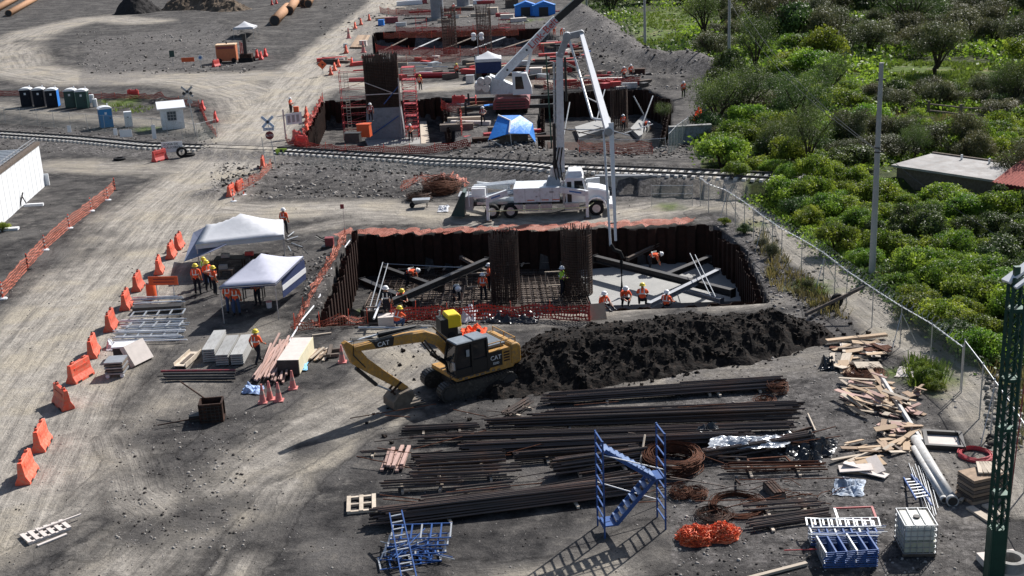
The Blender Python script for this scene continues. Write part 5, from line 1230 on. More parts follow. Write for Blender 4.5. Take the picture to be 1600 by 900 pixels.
# blue tarpaulin shelter
pa = P(800, 232); t = thing('tarp_shelter', 'bright blue tarpaulin shelter with white seam beside the crane', 'shelter', pa); W_ = 2.2
V = [(-2.1, -.6, 1.0), (-.2, -.9, 1.55), (1.6, -1.0, 1.45), (2.0, 1.6, 1.9), (.9, 2.3, 2.6), (-1.1, 1.8, 2.75), (2.2, -.4, .4), (2.2, 1.4, .5), (.0, .7, 2.35)]
m = MB(); m.add(V, [(0, 1, 8, 5), (1, 2, 3, 4, 8), (8, 4, 5), (2, 6, 7, 3)]); o = m.build('tarpaulin', M['bluet'], t); md = o.modifiers.new('d', 'SUBSURF'); md.subdivision_type = 'SIMPLE'; md.levels = md.render_levels = 2; o.modifiers.new('s', 'SOLIDIFY').thickness = .03
m = MB(); m.bar((-1.1, 1.8, 2.79), (.0, .7, 2.41), .1); m.bar((.0, .7, 2.41), (-.2, -.9, 1.61), .12); m.build('white_seam', M['whitep'], t)
for a, b in (((-1.9, -.6, 0), (-2.1, -.6, 1.0)), ((.0, -.9, 0), (-.1, -.9, 1.5)), ((1.9, 1.6, 0), (2.0, 1.6, 1.9)), ((-1.9, -.6, 1.0), (-.2, -1.1, .1)), ((-1.0, 1.7, 0), (-1.1, 1.8, 2.7))):
    MB().bar(a, b, .07).build('leg', M['galv'], t)
m = MB(); m.box((.2, .9, .6), (2.6, 1.2, 1.1)); m.build('stored_crates', M['dwood'], t)

# ------------------------------------------------------------------ portable toilets, cabinet, guard booth
def toilet(bodym, doorm, label, p, rz, group=None):
    t = thing('portable_toilet', label, 'portable toilet', p, rz, group); t.scale = (1.18, 1.1, 1.0); m = MB(); m.b0(-.55, .55, -.55, .55, .08, 2.05); m.build('body', bodym, t)
    m = MB(); m.b0(-.42, .42, -.585, -.553, .15, 1.95); d = m.build('door', doorm, t); m = MB(); m.box((.33, -.60, 1.05), (.08, .03, .16)); m.build('handle', M['blackp'], d)
    m = MB()
    for y_ in (-.3, 0, .3): m.b0(.552, .575, y_-.04, y_+.04, .2, 1.9); m.b0(-.575, -.552, y_-.04, y_+.04, .2, 1.9)
    m.build('rib', bodym, t)
    m = MB(); N = 8; prof = [(-.6, 2.05), (-.6, 2.12), (-.4, 2.25), (-.15, 2.31), (.15, 2.31), (.4, 2.25), (.6, 2.12), (.6, 2.05)]; m.prism(prof, -.6, .6, 'y'); m.build('roof', M['whitep'], t)
    m = MB(); m.lathe([(.05, 2.2), (.05, 2.5)], 8, (.35, .4, 0)); m.build('vent_pipe', M['whitep'], t)
    m = MB(); m.box((0, -.59, 1.6), (.2, .012, .25)); m.build('door_plate', M['signw'], t); m = MB(); m.b0(-.6, .6, -.6, .6, 0, .078); m.build('base', M['blackp'], t); return t
g = 'row of three dark and blue portable toilets'
for i, (a, b) in enumerate(((44, 166), (64, 166), (84, 167))): toilet(M['dark'], M['dark'], ['leftmost dark-sided portable toilet of the row of three', 'middle portable toilet of the row of three', 'portable toilet with bright blue side at the end of the row of three'][i], P(a, b), .12, g)
bt = [o for o in COL.objects if o.name.startswith('portable_toilet')][-1]
m = MB(); m.b0(.577, .60, -.54, .54, .1, 2.04); m.build('side_panel', M['bluet'], bt)
for i, (a, b) in enumerate(((113, 168), (131, 169))): toilet(M['dgreen'], M['dgreen'], ['left dark green portable toilet of the pair', 'right dark green portable toilet beside the white drums'][i], P(a, b), .1, 'pair of dark green portable toilets')
toilet(M['skyb'], M['skyb'], 'single blue portable toilet nearer the railway', P(167, 199), .45)
for i, (a, b) in enumerate(((144, 160), (149, 167))): t = thing('white_drum', ['upper white drum beside the green toilets', 'lower white drum beside the green toilets'][i], 'drum', P(a, b)); m = MB(); m.lathe([(.27, 0), (.29, .1), (.29, .95), (.2, 1.0)], 12); m.build('body', M['whitep'], t, smooth=True); m = MB(); m.lathe([(.08, 1.0), (.08, 1.05)], 8); m.build('cap', M['blackp'], t)
t = thing('white_cabinet', 'narrow white cabinet between the blue toilet and guard booth', 'cabinet', P(202, 198), .3); m = MB(); m.b0(-.4, .4, -.35, .35, .05, 1.65); m.build('body', M['whitep'], t); m = MB(); m.b0(-.32, .32, -.375, -.352, .2, 1.5); m.build('door', M['signw'], t); m = MB(); m.box((0, -.385, 1.1), (.12, .02, .12)); m.build('latch', M['blackp'], t)
t = thing('guard_booth', 'small white guard booth with slanted white roof beside the crossing', 'guard booth', P(271, 200), .30); bw = 1.15
m = MB(); m.b0(-bw, bw, -bw*.8, bw*.8, 0, 2.2); m.build('wall', M['white'], t)
m = MB(); m.prism([(-1.25, 2.22), (1.25, 2.22), (1.25, 2.32), (-1.25, 2.32)], -1.45, 1.45, 'x'); 
m.v = [(x_, y_, z_+.18*(y_+1.1)) for x_, y_, z_ in m.v]; m.build('roof', M['whitep'], t)
m = MB(); m.prism([(-bw*.8, 2.2), (bw*.8, 2.2), (bw*.8, 2.52)], -bw+.01, bw-.01, 'x'); m.build('gable', M['white'], t)
f = MB().b0(-.5, .4, -.96, -.925, .95, 1.9).build('window', M['winglass'], t)
m = MB()
for x_ in (-.5, -.2, .1, .4): m.bar((x_, -.975, .95), (x_, -.975, 1.9), .045)
for z in (.95, 1.27, 1.58, 1.9): m.bar((-.5, -.975, z), (.4, -.975, z), .045)
m.build('window_bars', M['grey'], f)
f = MB().b0(1.152, 1.17, -.4, .35, 1.0, 1.85).build('window', M['winglass'], t); m = MB(); m.bar((1.18, -.02, 1.0), (1.18, -.02, 1.85), .05); m.build('window_bars', M['whitep'], f)

# ------------------------------------------------------------------ excavator
ex = P(733, 604); t = thing('excavator', 'yellow and black tracked excavator with its bucket resting on the dirt', 'excavator', ex, math.radians(212)); t.scale = (.87,)*3
def track_unit(y_, rot):
    L_, H_, W_ = 4.3, .92, .62; m = MB(); N = 10; prof = []
    r_ = H_/2
    for k in range(N+1): a = -math.pi/2+math.pi*k/N; prof.append((L_/2-r_+r_*math.cos(a), r_+r_*math.sin(a)))
    for k in range(N+1): a = math.pi/2+math.pi*k/N; prof.append((-L_/2+r_+r_*math.cos(a), r_+r_*math.sin(a)))
    m.M = rot; m.prism(prof, y_-W_/2, y_+W_/2, 'y'); o = m.build('track', mat('dusty_track', (.05, .045, .04), .85, var=.45, vs=3, dirt=(.12, .105, .09), dirt_amt=.3), t)
    s = MB(); s.M = rot; tot = 0; pts = prof+[prof[0]]
    for a, b in zip(pts[:-1], pts[1:]):
        d = math.hypot(b[0]-a[0], b[1]-a[1]); n = max(1, round(d/.17)); an = math.atan2(b[1]-a[1], b[0]-a[0])
        for k in range(n): f = (k+.5)/n; s.box((a[0]+(b[0]-a[0])*f, y_, a[1]+(b[1]-a[1])*f), (.10, W_+.02, .07), ry=-an)
    s.build('track_shoes', M['dsteel'], o)
    for k, xx in enumerate((-L_/2+r_, L_/2-r_)):
        w_ = MB(); w_.M = rot; w_.lathe([(.30, -.03), (.34, 0), (.34, .05)], 16, (xx, y_+(W_/2 if y_ > 0 else -W_/2-.05), r_), 'y'); w_.build('sprocket', M['dsteel'], o)
    for k in range(6): w_ = MB(); w_.M = rot; w_.lathe([(.12, 0), (.12, .04)], 10, (-1.3+.52*k, y_+(W_/2 if y_ > 0 else -W_/2-.04), .22), 'y'); w_.build('roller', M['dsteel'], o)
ROT = Matrix.Rotation(math.radians(-7), 4, 'Z')
for y_ in (-1.15, 1.15): track_unit(y_, ROT)
m = MB(); m.M = ROT; m.b0(-1.2, 1.2, -.85, .85, .4, .85); m.lathe([(.75, .85), (.75, 1.02)], 20); m.build('undercarriage', M['dsteel'], t)
m = MB(); m.prism([(-2.0, 1.04), (1.45, 1.04), (1.45, 1.25), (-2.1, 1.25)], -1.3, 1.3, 'y'); m.build('deck', M['cyel'], t)
# left side of the machine is +y; it faces the camera
m = MB()
pr = [(-2.55, 1.25), (-2.5, 1.15), (-1.9, 1.1), (-1.9, 2.3), (-2.35, 2.3), (-2.55, 2.1)]; m.prism(pr, -1.28, 1.28, 'y'); o = m.build('counterweight', M['cyel'], t); b_ = o.modifiers.new('b', 'BEVEL'); b_.width = .12; b_.segments = 3
m = MB(); m.b0(-1.9, -.55, .45, 1.28, 1.252, 2.15); m.build('engine_cover', M['cyel'], t)
m = MB(); m.b0(-1.9, .1, -1.28, -.3, 1.252, 2.05); m.build('right_housing', M['cyel'], t)
m = MB(); m.b0(-1.9, -.4, -.3, .45, 1.252, 2.2); m.build('centre_hood', M['cyel'], t)
m = MB(); m.b0(-1.8, -.55, -.95, .9, 2.21, 2.34); m.build('hood_top', mat('grey_hood', (.16, .18, .20), .45, .2), t)
for k in range(3): m = MB(); m.tube([(5.2, -.25+.2*k, 3.9), (6.4, -.25+.2*k, 4.15), (6.5, -.25+.2*k, 3.4), (5.9, -.22+.17*k, 2.6)], .03, 5); m.build('hydraulic_hose', M['blackp'], t)
m = MB()
for k in range(8): m.box((-1.1+.33*k, 1.31, 1.1+.03*(k % 3)), (.2, .015, .08))
m.build('mud_splash', M['dwood'], t)
m = MB(); m.b0(-1.35, -.552, 1.282, 1.30, 1.3, 2.12); m.build('black_side_panel', M['blackp'], t)
text('CAT', .34, M['signw'], t, (-.95, 1.312, 1.78), (math.pi/2, 0, math.pi)); text('320D', .17, M['signw'], t, (-.95, 1.312, 1.48), (math.pi/2, 0, math.pi))
m = MB()
for z in (1.45, 1.6, 1.75, 1.9): m.b0(-1.8, -1.45, 1.283, 1.298, z, z+.08)
m.build('louvre', M['drust'], t)
# cab

m = MB(); x0, x1, y0, y1, z0, z1 = -.5, 1.42, .35, 1.28, 1.252, 2.95
fr = [(x0, 0), (x1-.02, 0), (x1+.1, .75), (x1-.12, z1-z0), (x0+.05, z1-z0)]; prof = [(a, z0+b) for a, b in fr]
m.prism(prof, y0+.04, y1-.04, 'y'); cabo = m.build('cab', M['glass'], t)
m = MB()
for yy_ in (y0, y1):
    for a, b in zip(prof, prof[1:]+prof[:1]): m.bar((a[0], yy_, a[1]), (b[0], yy_, b[1]), .11)
    m.bar((.45, yy_, z0), (.45, yy_, z1), .10); m.bar((x0, yy_, 1.95), (.45, yy_, 1.95), .06)
for a in prof: m.bar((a[0], y0, a[1]), (a[0], y1, a[1]), .11)
m.b0(x0, .45, y1-.02, y1+.03, z0, 1.93); m.b0(.5, 1.42, y1-.02, y1+.03, z0, 1.65); m.build('cab_frame', M['blackp'], cabo)
m = MB(); m.b0(.62, .80, y1+.035, y1+.045, 2.25, 2.62); m.build('door_window_glint', mat('painted_glint', (.30, .33, .35), .15), cabo)  # pale strip on the door glass, a reflection painted as colour
m = MB(); m.b0(x0-.02, .36, y0-.06, y1+.06, z1+.03, z1+.14); m.b0(.40, x1-.05, y0-.06, y1+.06, z1+.03, z1+.12); o = m.build('cab_roof', mat('dusty_grey_roof', (.22, .25, .28), .4, .1), cabo); o.modifiers.new('b', 'BEVEL').width = .04
m = MB(); m.tube([(1.45, y1+.02, 1.4), (1.85, y1+.1, 1.35), (1.85, y1+.1, 2.1), (1.5, y1, 2.6)], .03, 6); m.build('handrail', M['blackp'], t)
m = MB(); m.box((1.62, y1+.1, 1.95), (.06, .25, .4)); m.build('mirror', M['grey'], t)
m = MB(); m.lathe([(.08, 2.3), (.08, 2.75)], 10, (-1.2, -.75, 0)); m.lathe([(.12, 2.6), (.12, 2.7)], 10, (-1.2, -.75, 0)); m.build('exhaust', M['blackp'], t)
m = MB(); 
for a, b in (((-2.3, -1.1, 2.35), (-2.3, 1.1, 2.35)), ((-2.3, 1.1, 2.35), (-.6, 1.15, 2.35))): m.bar(a+Vector((0, 0, .25)) if 0 else (a[0], a[1], a[2]+.2), (b[0], b[1], b[2]+.2), .04)
for x_, yy_ in ((-2.3, -1.1), (-2.3, 0), (-2.3, 1.1), (-1.4, 1.12)): m.bar((x_, yy_, 2.2), (x_, yy_, 2.55), .04)
m.build('guard_rail', M['cyel'], t)
# boom, stick, bucket: plates cut to their real side outlines
def plate(name, pts, w_, material, parent=t, y_=-.05):
    m = MB(); m.prism(pts, y_-w_/2, y_+w_/2, 'y'); o = m.build(name, material, parent); b_ = o.modifiers.new('b', 'BEVEL'); b_.width = .02; return o
boom = plate('boom', [(.5, 1.45), (.75, 1.35), (1.15, 1.9), (1.8, 2.75), (2.5, 3.15), (3.5, 3.27), (5.2, 3.42), (6.35, 3.55), (6.45, 3.75), (6.3, 3.80), (5.2, 3.80), (3.6, 3.78), (2.4, 3.68), (1.7, 3.30), (1.1, 2.6)], .44, M['cyel'])
pl_ = plate('boom_plate', [(4.3, 3.36), (5.25, 3.45), (5.45, 3.83), (4.2, 3.83)], .46, M['blackp'], boom); text('CAT', .34, M['signw'], boom, (4.85, .19, 3.61), (math.pi/2, 0, math.pi))
m = MB()
for yy_ in (-.42, .32): m.tube([(.95, yy_, 1.35), (1.9, yy_, 2.2)], .11, 8); m.tube([(1.9, yy_, 2.2), (2.6, yy_, 3.3)], .05, 8)
m.build('boom_cylinder', M['blackp'], boom)
m = MB(); m.tube([(2.9, -.05, 4.0), (5.0, -.05, 4.08)], .12, 10); m.build('stick_cylinder', M['blackp'], boom); m = MB(); m.tube([(5.0, -.05, 4.08), (6.75, -.05, 4.02)], .055, 8); m.build('cylinder_rod', M['galv'], boom)
for k in (-.12, 0, .12):
    m = MB(); m.tube([(1.1, k, 2.9), (2.0, k, 3.85), (2.6, k, 3.98), (3.8, k, 3.95), (5.0, k, 3.92)], .03, 5); m.build('hydraulic_hose', M['blackp'], boom)
stick = plate('stick', [(6.75, 4.15), (6.95, 4.05), (6.55, 2.9), (5.9, 2.35), (3.85, .75), (3.65, .8), (3.62, .98), (4.9, 2.2), (5.75, 3.05), (6.1, 3.6)], .34, M['cyel'])
# bring the stick in under the boom tip the way the photo shows it
m = MB(); m.tube([(6.35, -.05, 2.62), (5.3, -.05, 1.45)], .10, 8); m.build('bucket_cylinder', M['blackp'], stick); m = MB(); m.tube([(5.3, -.05, 1.45), (4.55, -.05, .95)], .05, 8); m.build('cylinder_rod', M['galv'], stick)
m = MB()
for yy_ in (-.24, .14): m.bar((4.55, yy_, .95), (4.0, yy_, 1.35), .09); m.bar((4.55, yy_, .95), (4.2, yy_, .45), .09)
m.build('linkage', M['drust'], stick)
bk = [(3.55, .95), (4.35, .75), (4.75, .35), (4.7, .0), (4.4, -.05), (3.9, .0), (3.35, .2), (3.25, .35)]
m = MB(); m.prism([(3.6, .92), (4.3, .85), (4.7, .5), (4.72, .12), (4.35, .02), (3.7, .02), (3.1, .08), (3.1, .14), (3.8, .2), (3.5, .6)], -.65, .55, 'y'); buck = m.build('bucket', mat('worn_bucket', (.16, .13, .10), .7, .2, var=.4), t)
m = MB()
for k in range(5): m.box((3.0, -.55+.25*k, .08), (.26, .09, .06), ry=.1)
m.build('teeth', M['dsteel'], buck)

# ------------------------------------------------------------------ concrete pump truck
a_ = yaw((765, 342), (930, 337)); tp0 = P(845, 340)+Vector((0, 1.3, 0)); t = thing('pump_truck', 'white concrete pump truck with boom raised and outriggers down', 'pump truck', tp0, a_)
TM = Matrix.Translation(tp0) @ Matrix.Rotation(a_, 4, 'Z'); TI = TM.inverted()
m = MB(); m.b0(-5.0, 4.6, -.45, .45, .75, 1.05); m.build('chassis', M['dsteel'], t)
def wheel(parent, x_, y_, R_=.52, w_=.32):
    s = -1 if y_ < 0 else 1
    m = MB(); m.lathe([(R_*.6, -w_/2), (R_*.93, -w_/2), (R_, -w_*.35), (R_, w_*.35), (R_*.93, w_/2), (R_*.6, w_/2)], 20, (x_, y_, R_), 'y'); wb = m.build('wheel', M['black'], parent)
    m = MB(); m.lathe([(R_*.56, s*w_*.52-.01), (R_*.5, s*w_*.42), (R_*.2, s*w_*.46), (R_*.15, s*w_*.6)], 16, (x_, y_, R_), 'y'); m.build('rim', M['galv'], wb)
for x_ in (4.0,): wheel(t, x_, -1.1); wheel(t, x_, 1.1)
for x_ in (-2.0, -3.3): wheel(t, x_, -1.05, .52, .5); wheel(t, x_, 1.05, .52, .5)
# cab and bonnet
m = MB(); m.prism([(1.9, .9), (3.3, .9), (3.35, 1.9), (3.1, 2.75), (2.0, 2.8), (1.85, 2.6)], -1.1, 1.1, 'y'); cabp = m.build('cab', M['whitep'], t); cabp.modifiers.new('b', 'BEVEL').width = .07
m = MB(); m.prism([(2.5, 1.75), (3.22, 1.75), (3.05, 2.5), (2.5, 2.5)], -1.115, -1.102, 'y'); m.prism([(2.5, 1.75), (3.22, 1.75), (3.05, 2.5), (2.5, 2.5)], 1.102, 1.115, 'y'); m.build('side_window', M['glass'], cabp)
m = MB(); m.b0(2.0, 2.3, -1.13, -1.102, 1.0, 2.45); m.build('open_door_gap', M['blackp'], cabp)
m = MB(); m.prism([(3.37, 1.95), (3.39, 1.97), (3.17, 2.62), (3.15, 2.6)], -.95, .95, 'y'); m.build('windscreen', M['glass'], cabp)
m = MB(); m.box((2.55, 0, 2.95), (1.1, 1.9, .32), taper=.8); m.build('roof_fairing', M['whitep'], cabp)
m = MB(); m.prism([(3.36, 1.0), (4.85, .95), (4.95, 1.2), (4.85, 1.65), (4.2, 1.85), (3.37, 1.95)], -.85, .85, 'y'); o = m.build('bonnet', M['whitep'], t); o.modifiers.new('b', 'BEVEL').width = .09
for y_ in (-1.0, 1.0):
    m = MB(); N = 8; pr = [(4.0+.72*math.cos(math.pi*k/N), .6+.72*math.sin(math.pi*k/N)) for k in range(N+1)]+[(4.0+.64*math.cos(math.pi*k/N), .6+.64*math.sin(math.pi*k/N)) for k in range(N, -1, -1)]; m.prism(pr, y_-.25, y_+.25, 'y'); m.build('mudguard', M['whitep'], t)
m = MB(); m.b0(4.9, 5.12, -1.2, 1.2, .45, .8); m.build('bumper', M['whitep'], t)
for y_ in (-.75, .75): m = MB(); m.lathe([(.12, -.02), (.12, .02)], 12, (4.93, y_, 1.15), 'x'); m.build('headlight', M['refl'], t)
m = MB(); m.tube([(1.75, -.95, .8), (1.75, -.95, 2.5)], .09, 8); m.build('exhaust', M['galv'], t)
# body lockers, tank, step boxes
m = MB(); m.b0(-1.75, 1.45, -1.22, 1.22, 1.1, 2.1); m.build('locker_body', M['white'], t)
m = MB()
for x_ in (-.95, .1, .95): m.b0(x_-.012, x_+.012, -1.235, -1.222, 1.15, 2.05)
m.box((.9, -1.235, 1.8), (.3, .02, .12)); m.box((-.15, -1.235, 1.5), (.14, .02, .10)); m.build('locker_seam', M['grey'], t)
for x_, w_ in ((-1.6, .9), (-.5, .9), (.5, .8), (2.3, 1.0)): m = MB(); m.box((x_, -1.05, .72), (w_, .4, .48)); m.build('step_box', M['galv'], t)
# rear part: pump cylinders, hopper, cover
m = MB(); m.tube([(-1.7, -.25, 1.6), (-4.5, -.25, 1.25)], .15, 10); m.tube([(-1.7, .25, 1.6), (-4.5, .25, 1.25)], .15, 10); m.b0(-4.4, -1.8, -.7, .7, .9, 1.1); m.build('pump_cylinder', M['galv'], t)
for k in (0, 1, 2): m = MB(); m.tube([(-1.7, .5+.25*k, 2.1+.05*k), (-4.7, .6+.2*k, 1.95)], .07, 8); m.build('delivery_pipe', M['white'], t)
m = MB(); m.prism([(-5.6, .7), (-4.7, .5), (-4.6, 1.5), (-5.7, 1.6)], -.8, .8, 'y'); m.build('hopper', M['grey'], t)
m = MB(); m.box((-4.25, -.4, 1.75), (.95, .8, .7)); m.build('water_tank', M['whitep'], t)
m = MB(); m.prism([(-6.25, .25), (-5.3, .15), (-5.15, 1.9), (-5.35, 1.95)], -1.05, .2, 'y'); m.build('hopper_cover', M['dgreen'], t)
m = MB()
for x_ in (-4.9, -3.6): m.bar((x_, -1.1, .9), (x_, -1.1, 2.25), .05)
m.bar((-4.9, -1.1, 2.25), (-3.6, -1.1, 2.25), .05); m.bar((-4.9, -1.1, 1.6), (-3.6, -1.1, 1.6), .05); m.build('platform_rail', M['white'], t)
# turret and boom
tur = TI @ P(872, 333)
m = MB(); m.box((1.05, 0, 2.35), (1.1, 1.3, .55), taper=.7); m.lathe([(.45, 2.6), (.4, 3.3)], 14, (1.25, 0, 0)); m.build('turret', M['grey'], t)
tx = Vector((1.35, 0, 0)); tw = TM @ tx; Yt = tw.y
def W2L(p): return TI @ Vector(p)
k1 = PY(874, 82, Yt); k0 = Vector((PY(876, 268, Yt))); kn = PY(886, 57, Yt); k2 = PY(908, 52, Yt)
pitp = P(972, 470, ZF); J = PY(951, 205, pitp.y+1.0); tipw = PY(957, 384, pitp.y)
def boxseg(name, a, b, w0, w1, material=M['white'], parent=t):
    a = W2L(a); b = W2L(b); d = b-a; L = d.length; q = d.to_track_quat('X', 'Y').to_matrix().to_4x4(); m = MB(); m.M = Matrix.Translation(a) @ q
    m.add([(x_, y_*w_/2, z_*w_/2) for x_, w_ in ((0, w0), (L, w1)) for y_, z_ in ((-1, -1), (1, -1), (1, 1), (-1, 1))], [(0, 3, 2, 1), (4, 5, 6, 7), (0, 1, 5, 4), (1, 2, 6, 5), (2, 3, 7, 6), (3, 0, 4, 7)]); return m.build(name, material, parent)
s1 = boxseg('boom_section', k0, k1, .56, .44); boxseg('boom_section', k1+Vector((0, 0, -.3)), kn, .45, .4, M['grey']); boxseg('boom_section', kn, k2, .4, .4, M['grey'])
s2 = boxseg('boom_section', k2, J, .26, .42, M['whitep']); s3 = boxseg('boom_section', J+Vector((.15, 0, .5)), tipw+Vector((.2, 0, .3)), .28, .14, M['whitep'])
m = MB(); m.tube([W2L(PY(888, 57, Yt)), W2L(PY(904, 110, Yt-1)), W2L(PY(925, 184, Yt-5)), W2L(PY(930, 186, Yt-5.3)), W2L(PY(948, 188, Yt-7))], .085, 8); m.build('delivery_pipe', M['white'], t)
m = MB(); m.tube([W2L(J+Vector((-.3, 0, 0))), W2L(tipw+Vector((-.12, 0, 0)))], .075, 8); m.build('delivery_pipe', M['white'], t)
for f in (.25, .5, .75):
    a = W2L(k2.lerp(J, f)); b = W2L(PY(888+40*f, 57+128*f, Yt-6*f)); m = MB(); m.bar(a, b, .06); m.build('pipe_bracket', M['grey'], t)
for f in (.2, .5, .8): m = MB(); m.bar(W2L(J.lerp(tipw, f)+Vector((-.25, 0, 0))), W2L(J.lerp(tipw, f)+Vector((.3, 0, 0))), .06); m.build('pipe_bracket', M['blackp'], t)
m = MB(); m.lathe([(.24, -.3), (.24, .3)], 12, W2L(J), 'y'); m.lathe([(.22, -.3), (.22, .3)], 12, W2L(k2), 'y'); m.lathe([(.3, -.35), (.3, .35)], 12, W2L(kn), 'y'); m.build('boom_joint', M['grey'], t)
m = MB(); m.tube([W2L(k0+Vector((-.4, -.35, .3))), W2L(k0.lerp(k1, .42)+Vector((-.45, -.35, 0)))], .11, 8); m.tube([W2L(k0.lerp(k1, .6)+Vector((.45, -.3, 0))), W2L(k1+Vector((.35, -.2, -.3)))], .09, 8); m.build('boom_cylinder', M['blackp'], t)
for k in range(3): m = MB(); m.tube([W2L(k0+Vector((-.3+.2*k, -.45, -.6))), W2L(k0+Vector((-.55+.25*k, -.6, .7))), W2L(k0+Vector((-.25+.2*k, -.45, 1.8)))], .05, 6); m.build('hydraulic_hose', M['black'], t)
m = MB(); m.tube([W2L(tipw+Vector((-.1, 0, .1))), W2L(tipw+Vector((.1, 0, -.25))), W2L(tipw+Vector((.45, 0, -.4))), W2L(tipw+Vector((.62, 0, -.8))), W2L(Vector((pitp.x, pitp.y, 0))), W2L(Vector((pitp.x, pitp.y, ZF+.5)))], .11, 10); m.build('end_hose', M['black'], t)
for k in range(9):
    q = W2L(k0.lerp(k1, .08+.1*k)+Vector((-.38, 0, 0))); m = MB(); m.lathe([(.12, -.05), (.12, .05)], 10, q); m.build('pipe_clamp', M['grey'], t)
m = MB(); m.tube([W2L(k0.lerp(k1, .05)+Vector((-.38, 0, 0))), W2L(k0.lerp(k1, .92)+Vector((-.38, 0, 0)))], .075, 8); m.build('delivery_pipe', M['galv'], t)
m = MB()
for x_ in (-.55, .45, 1.2): m.box((x_, -1.235, 1.25), (.5, .02, .05))
m.build('warning_stripe', M['signo'], t)
# outriggers
for (px_, py_, fx) in ((763, 346, (-2.2, -1.2, 1.85)), (918, 341, (1.5, -1.2, 1.95))):
    f = W2L(P(px_, py_)); h = 1.55 if px_ < 800 else 1.75
    m = MB(); m.bar(fx, (f.x, f.y+.1, h), .22, .42); m.build('outrigger_arm', M['white'], t); m = MB(); a3 = Vector(fx).lerp((f.x, f.y+.1, h), .35); b3 = Vector(fx).lerp((f.x, f.y+.1, h), .8); m.bar(a3+Vector((0, -.13, 0)), b3+Vector((0, -.13, 0)), .02, .10); m.build('arm_decal', M['signb'], t); m = MB(); m.bar((f.x, f.y, .1), (f.x, f.y, h+.2), .20); m.build('outrigger_leg', M['white'], t); m = MB(); m.box((f.x, f.y, .05), (.5, .5, .1)); m.build('foot_pad', M['dwood'], t)
for f, fx in ((Vector((-4.6, 3.2, 0)), (-2.2, 1.2, 1.7)), (Vector((4.2, 3.4, 0)), (1.5, 1.2, 1.8))):
    m = MB(); m.bar(fx, (f.x, f.y, 1.5), .22, .4); m.build('outrigger_arm', M['white'], t); m = MB(); m.bar((f.x, f.y, .1), (f.x, f.y, 1.7), .2); m.build('outrigger_leg', M['white'], t)
tp_m = MB(); pts = [P(736, 322, .0)+Vector((0, 0, 1.0)), P(763, 346)+Vector((0, -.1, .75)), P(918, 341)+Vector((0, -.1, .8)), P(945, 330)+Vector((0, 0, 1.2))]
cc = pts[1]; tp_m.tube([p-cc for p in pts], .035, 4); tag(tp_m.build('barrier_tape', mat('pale_yellow_tape', (.66, .66, .36), .6), loc=cc), 'pale yellow tape strung round the pump truck outriggers', 'tape')

# ------------------------------------------------------------------ telescopic crane
cp = P(800, 176); t = thing('mobile_crane', 'mobile crane with white telescopic boom on a maroon carrier', 'crane', cp, -.05); CI = (Matrix.Translation(cp) @ Matrix.Rotation(-.05, 4, 'Z')).inverted()
m = MB(); m.prism([(-1.9, .6), (1.9, .6), (1.9, 1.35), (1.6, 1.7), (-1.6, 1.7), (-1.9, 1.3)], -1.4, 6.0, 'y'); m.build('carrier', M['maroon'], t)
m = MB()
for i in range(3): m.b0(-1.6, 1.5, -1.43, -1.402, .75+.28*i, .85+.28*i)
m.build('carrier_step', M['blackp'], t)
for x_ in (-1.45, 1.45):
    for y_ in (-.4, 1.4, 3.6, 5.2): m = MB(); m.lathe([(.35, -.22), (.58, -.22), (.6, .22), (.35, .22)], 16, (x_, y_, .6), 'x'); m.build('wheel', M['black'], t)
for y_, z_ in ((-1.0, .75), (3.6, 1.0)):
    m = MB(); m.b0(-4.9, 4.9, y_-.18, y_+.18, z_-.18, z_+.18); m.build('outrigger_beam', M['blackp'], t)
    for x_ in (-4.8, 4.8): m = MB(); m.bar((x_, y_, .05), (x_, y_, z_+.7), .22); m.box((x_, y_, .05), (.7, .7, .1)); m.build('outrigger_jack', M['dsteel'], t)
m = MB(); m.box((-4.0, 3.4, 1.0), (.1, 1.0, .9)); m.build('outrigger_plate', M['redb'], t)
Yc = cp.y+1.5; b0_ = CI @ PY(768, 134, Yc); b1_ = CI @ PY(869, 30, Yc); b2_ = CI @ PY(950, -40, Yc)
def seg2(name, a, b, h_, w_, material, parent):
    d = b-a; L = d.length; q = d.to_track_quat('X', 'Y').to_matrix().to_4x4(); m = MB(); m.M = Matrix.Translation(a) @ q; m.b0(0, L, -h_/2, h_/2, -w_/2, w_/2); return m.build(name, material, parent), m.M
bm_, MM = seg2('boom', b0_, b1_, .85, 1.05, M['white'], t); seg2('inner_boom', b1_-(b1_-b0_).normalized()*.5, b2_, .72, .86, M['blackp'], bm_)
dirb = (b1_-b0_); an = math.atan2(dirb.z, dirb.x); midp = b0_+dirb*.80; text('Link-Belt', 1.1, M['redb'], bm_, (midp.x, midp.y-.64, midp.z), (math.pi/2, -an, 0))
for f in (.25, .55, .93): q = b0_+dirb*f; m = MB(); m.lathe([(.12, -.56), (.12, -.5)], 8, (q.x, q.y, q.z), 'y'); m.build('boom_port', M['blackp'], bm_)
m = MB(); m.prism([(-2.3, 1.9), (1.0, 1.9), (1.0, 2.4), (-.9, 3.3), (-2.2, 3.9)], .7, 2.2, 'y'); m.build('superstructure', M['white'], t)
m = MB(); m.prism([(.2, 1.9), (2.2, 1.9), (2.2, 2.6), (1.7, 4.1), (.2, 4.2)], -.3, .9, 'y'); cc_ = m.build('cab', M['whitep'], t); m = MB(); m.prism([(.5, 2.5), (1.4, 2.5), (1.2, 3.8), (.5, 3.8)], -.33, -.302, 'y'); m.build('cab_window', M['glass'], cc_)
m = MB(); m.bar((1.3, 1.6, 2.4), b0_+dirb*.62+Vector((0, .0, -.4)), .30); m.build('lift_cylinder', M['whitep'], t)
m = MB(); m.box((-3.0, 1.4, 2.6), (1.6, 2.0, 1.2)); m.build('counterweight', M['grey'], t)
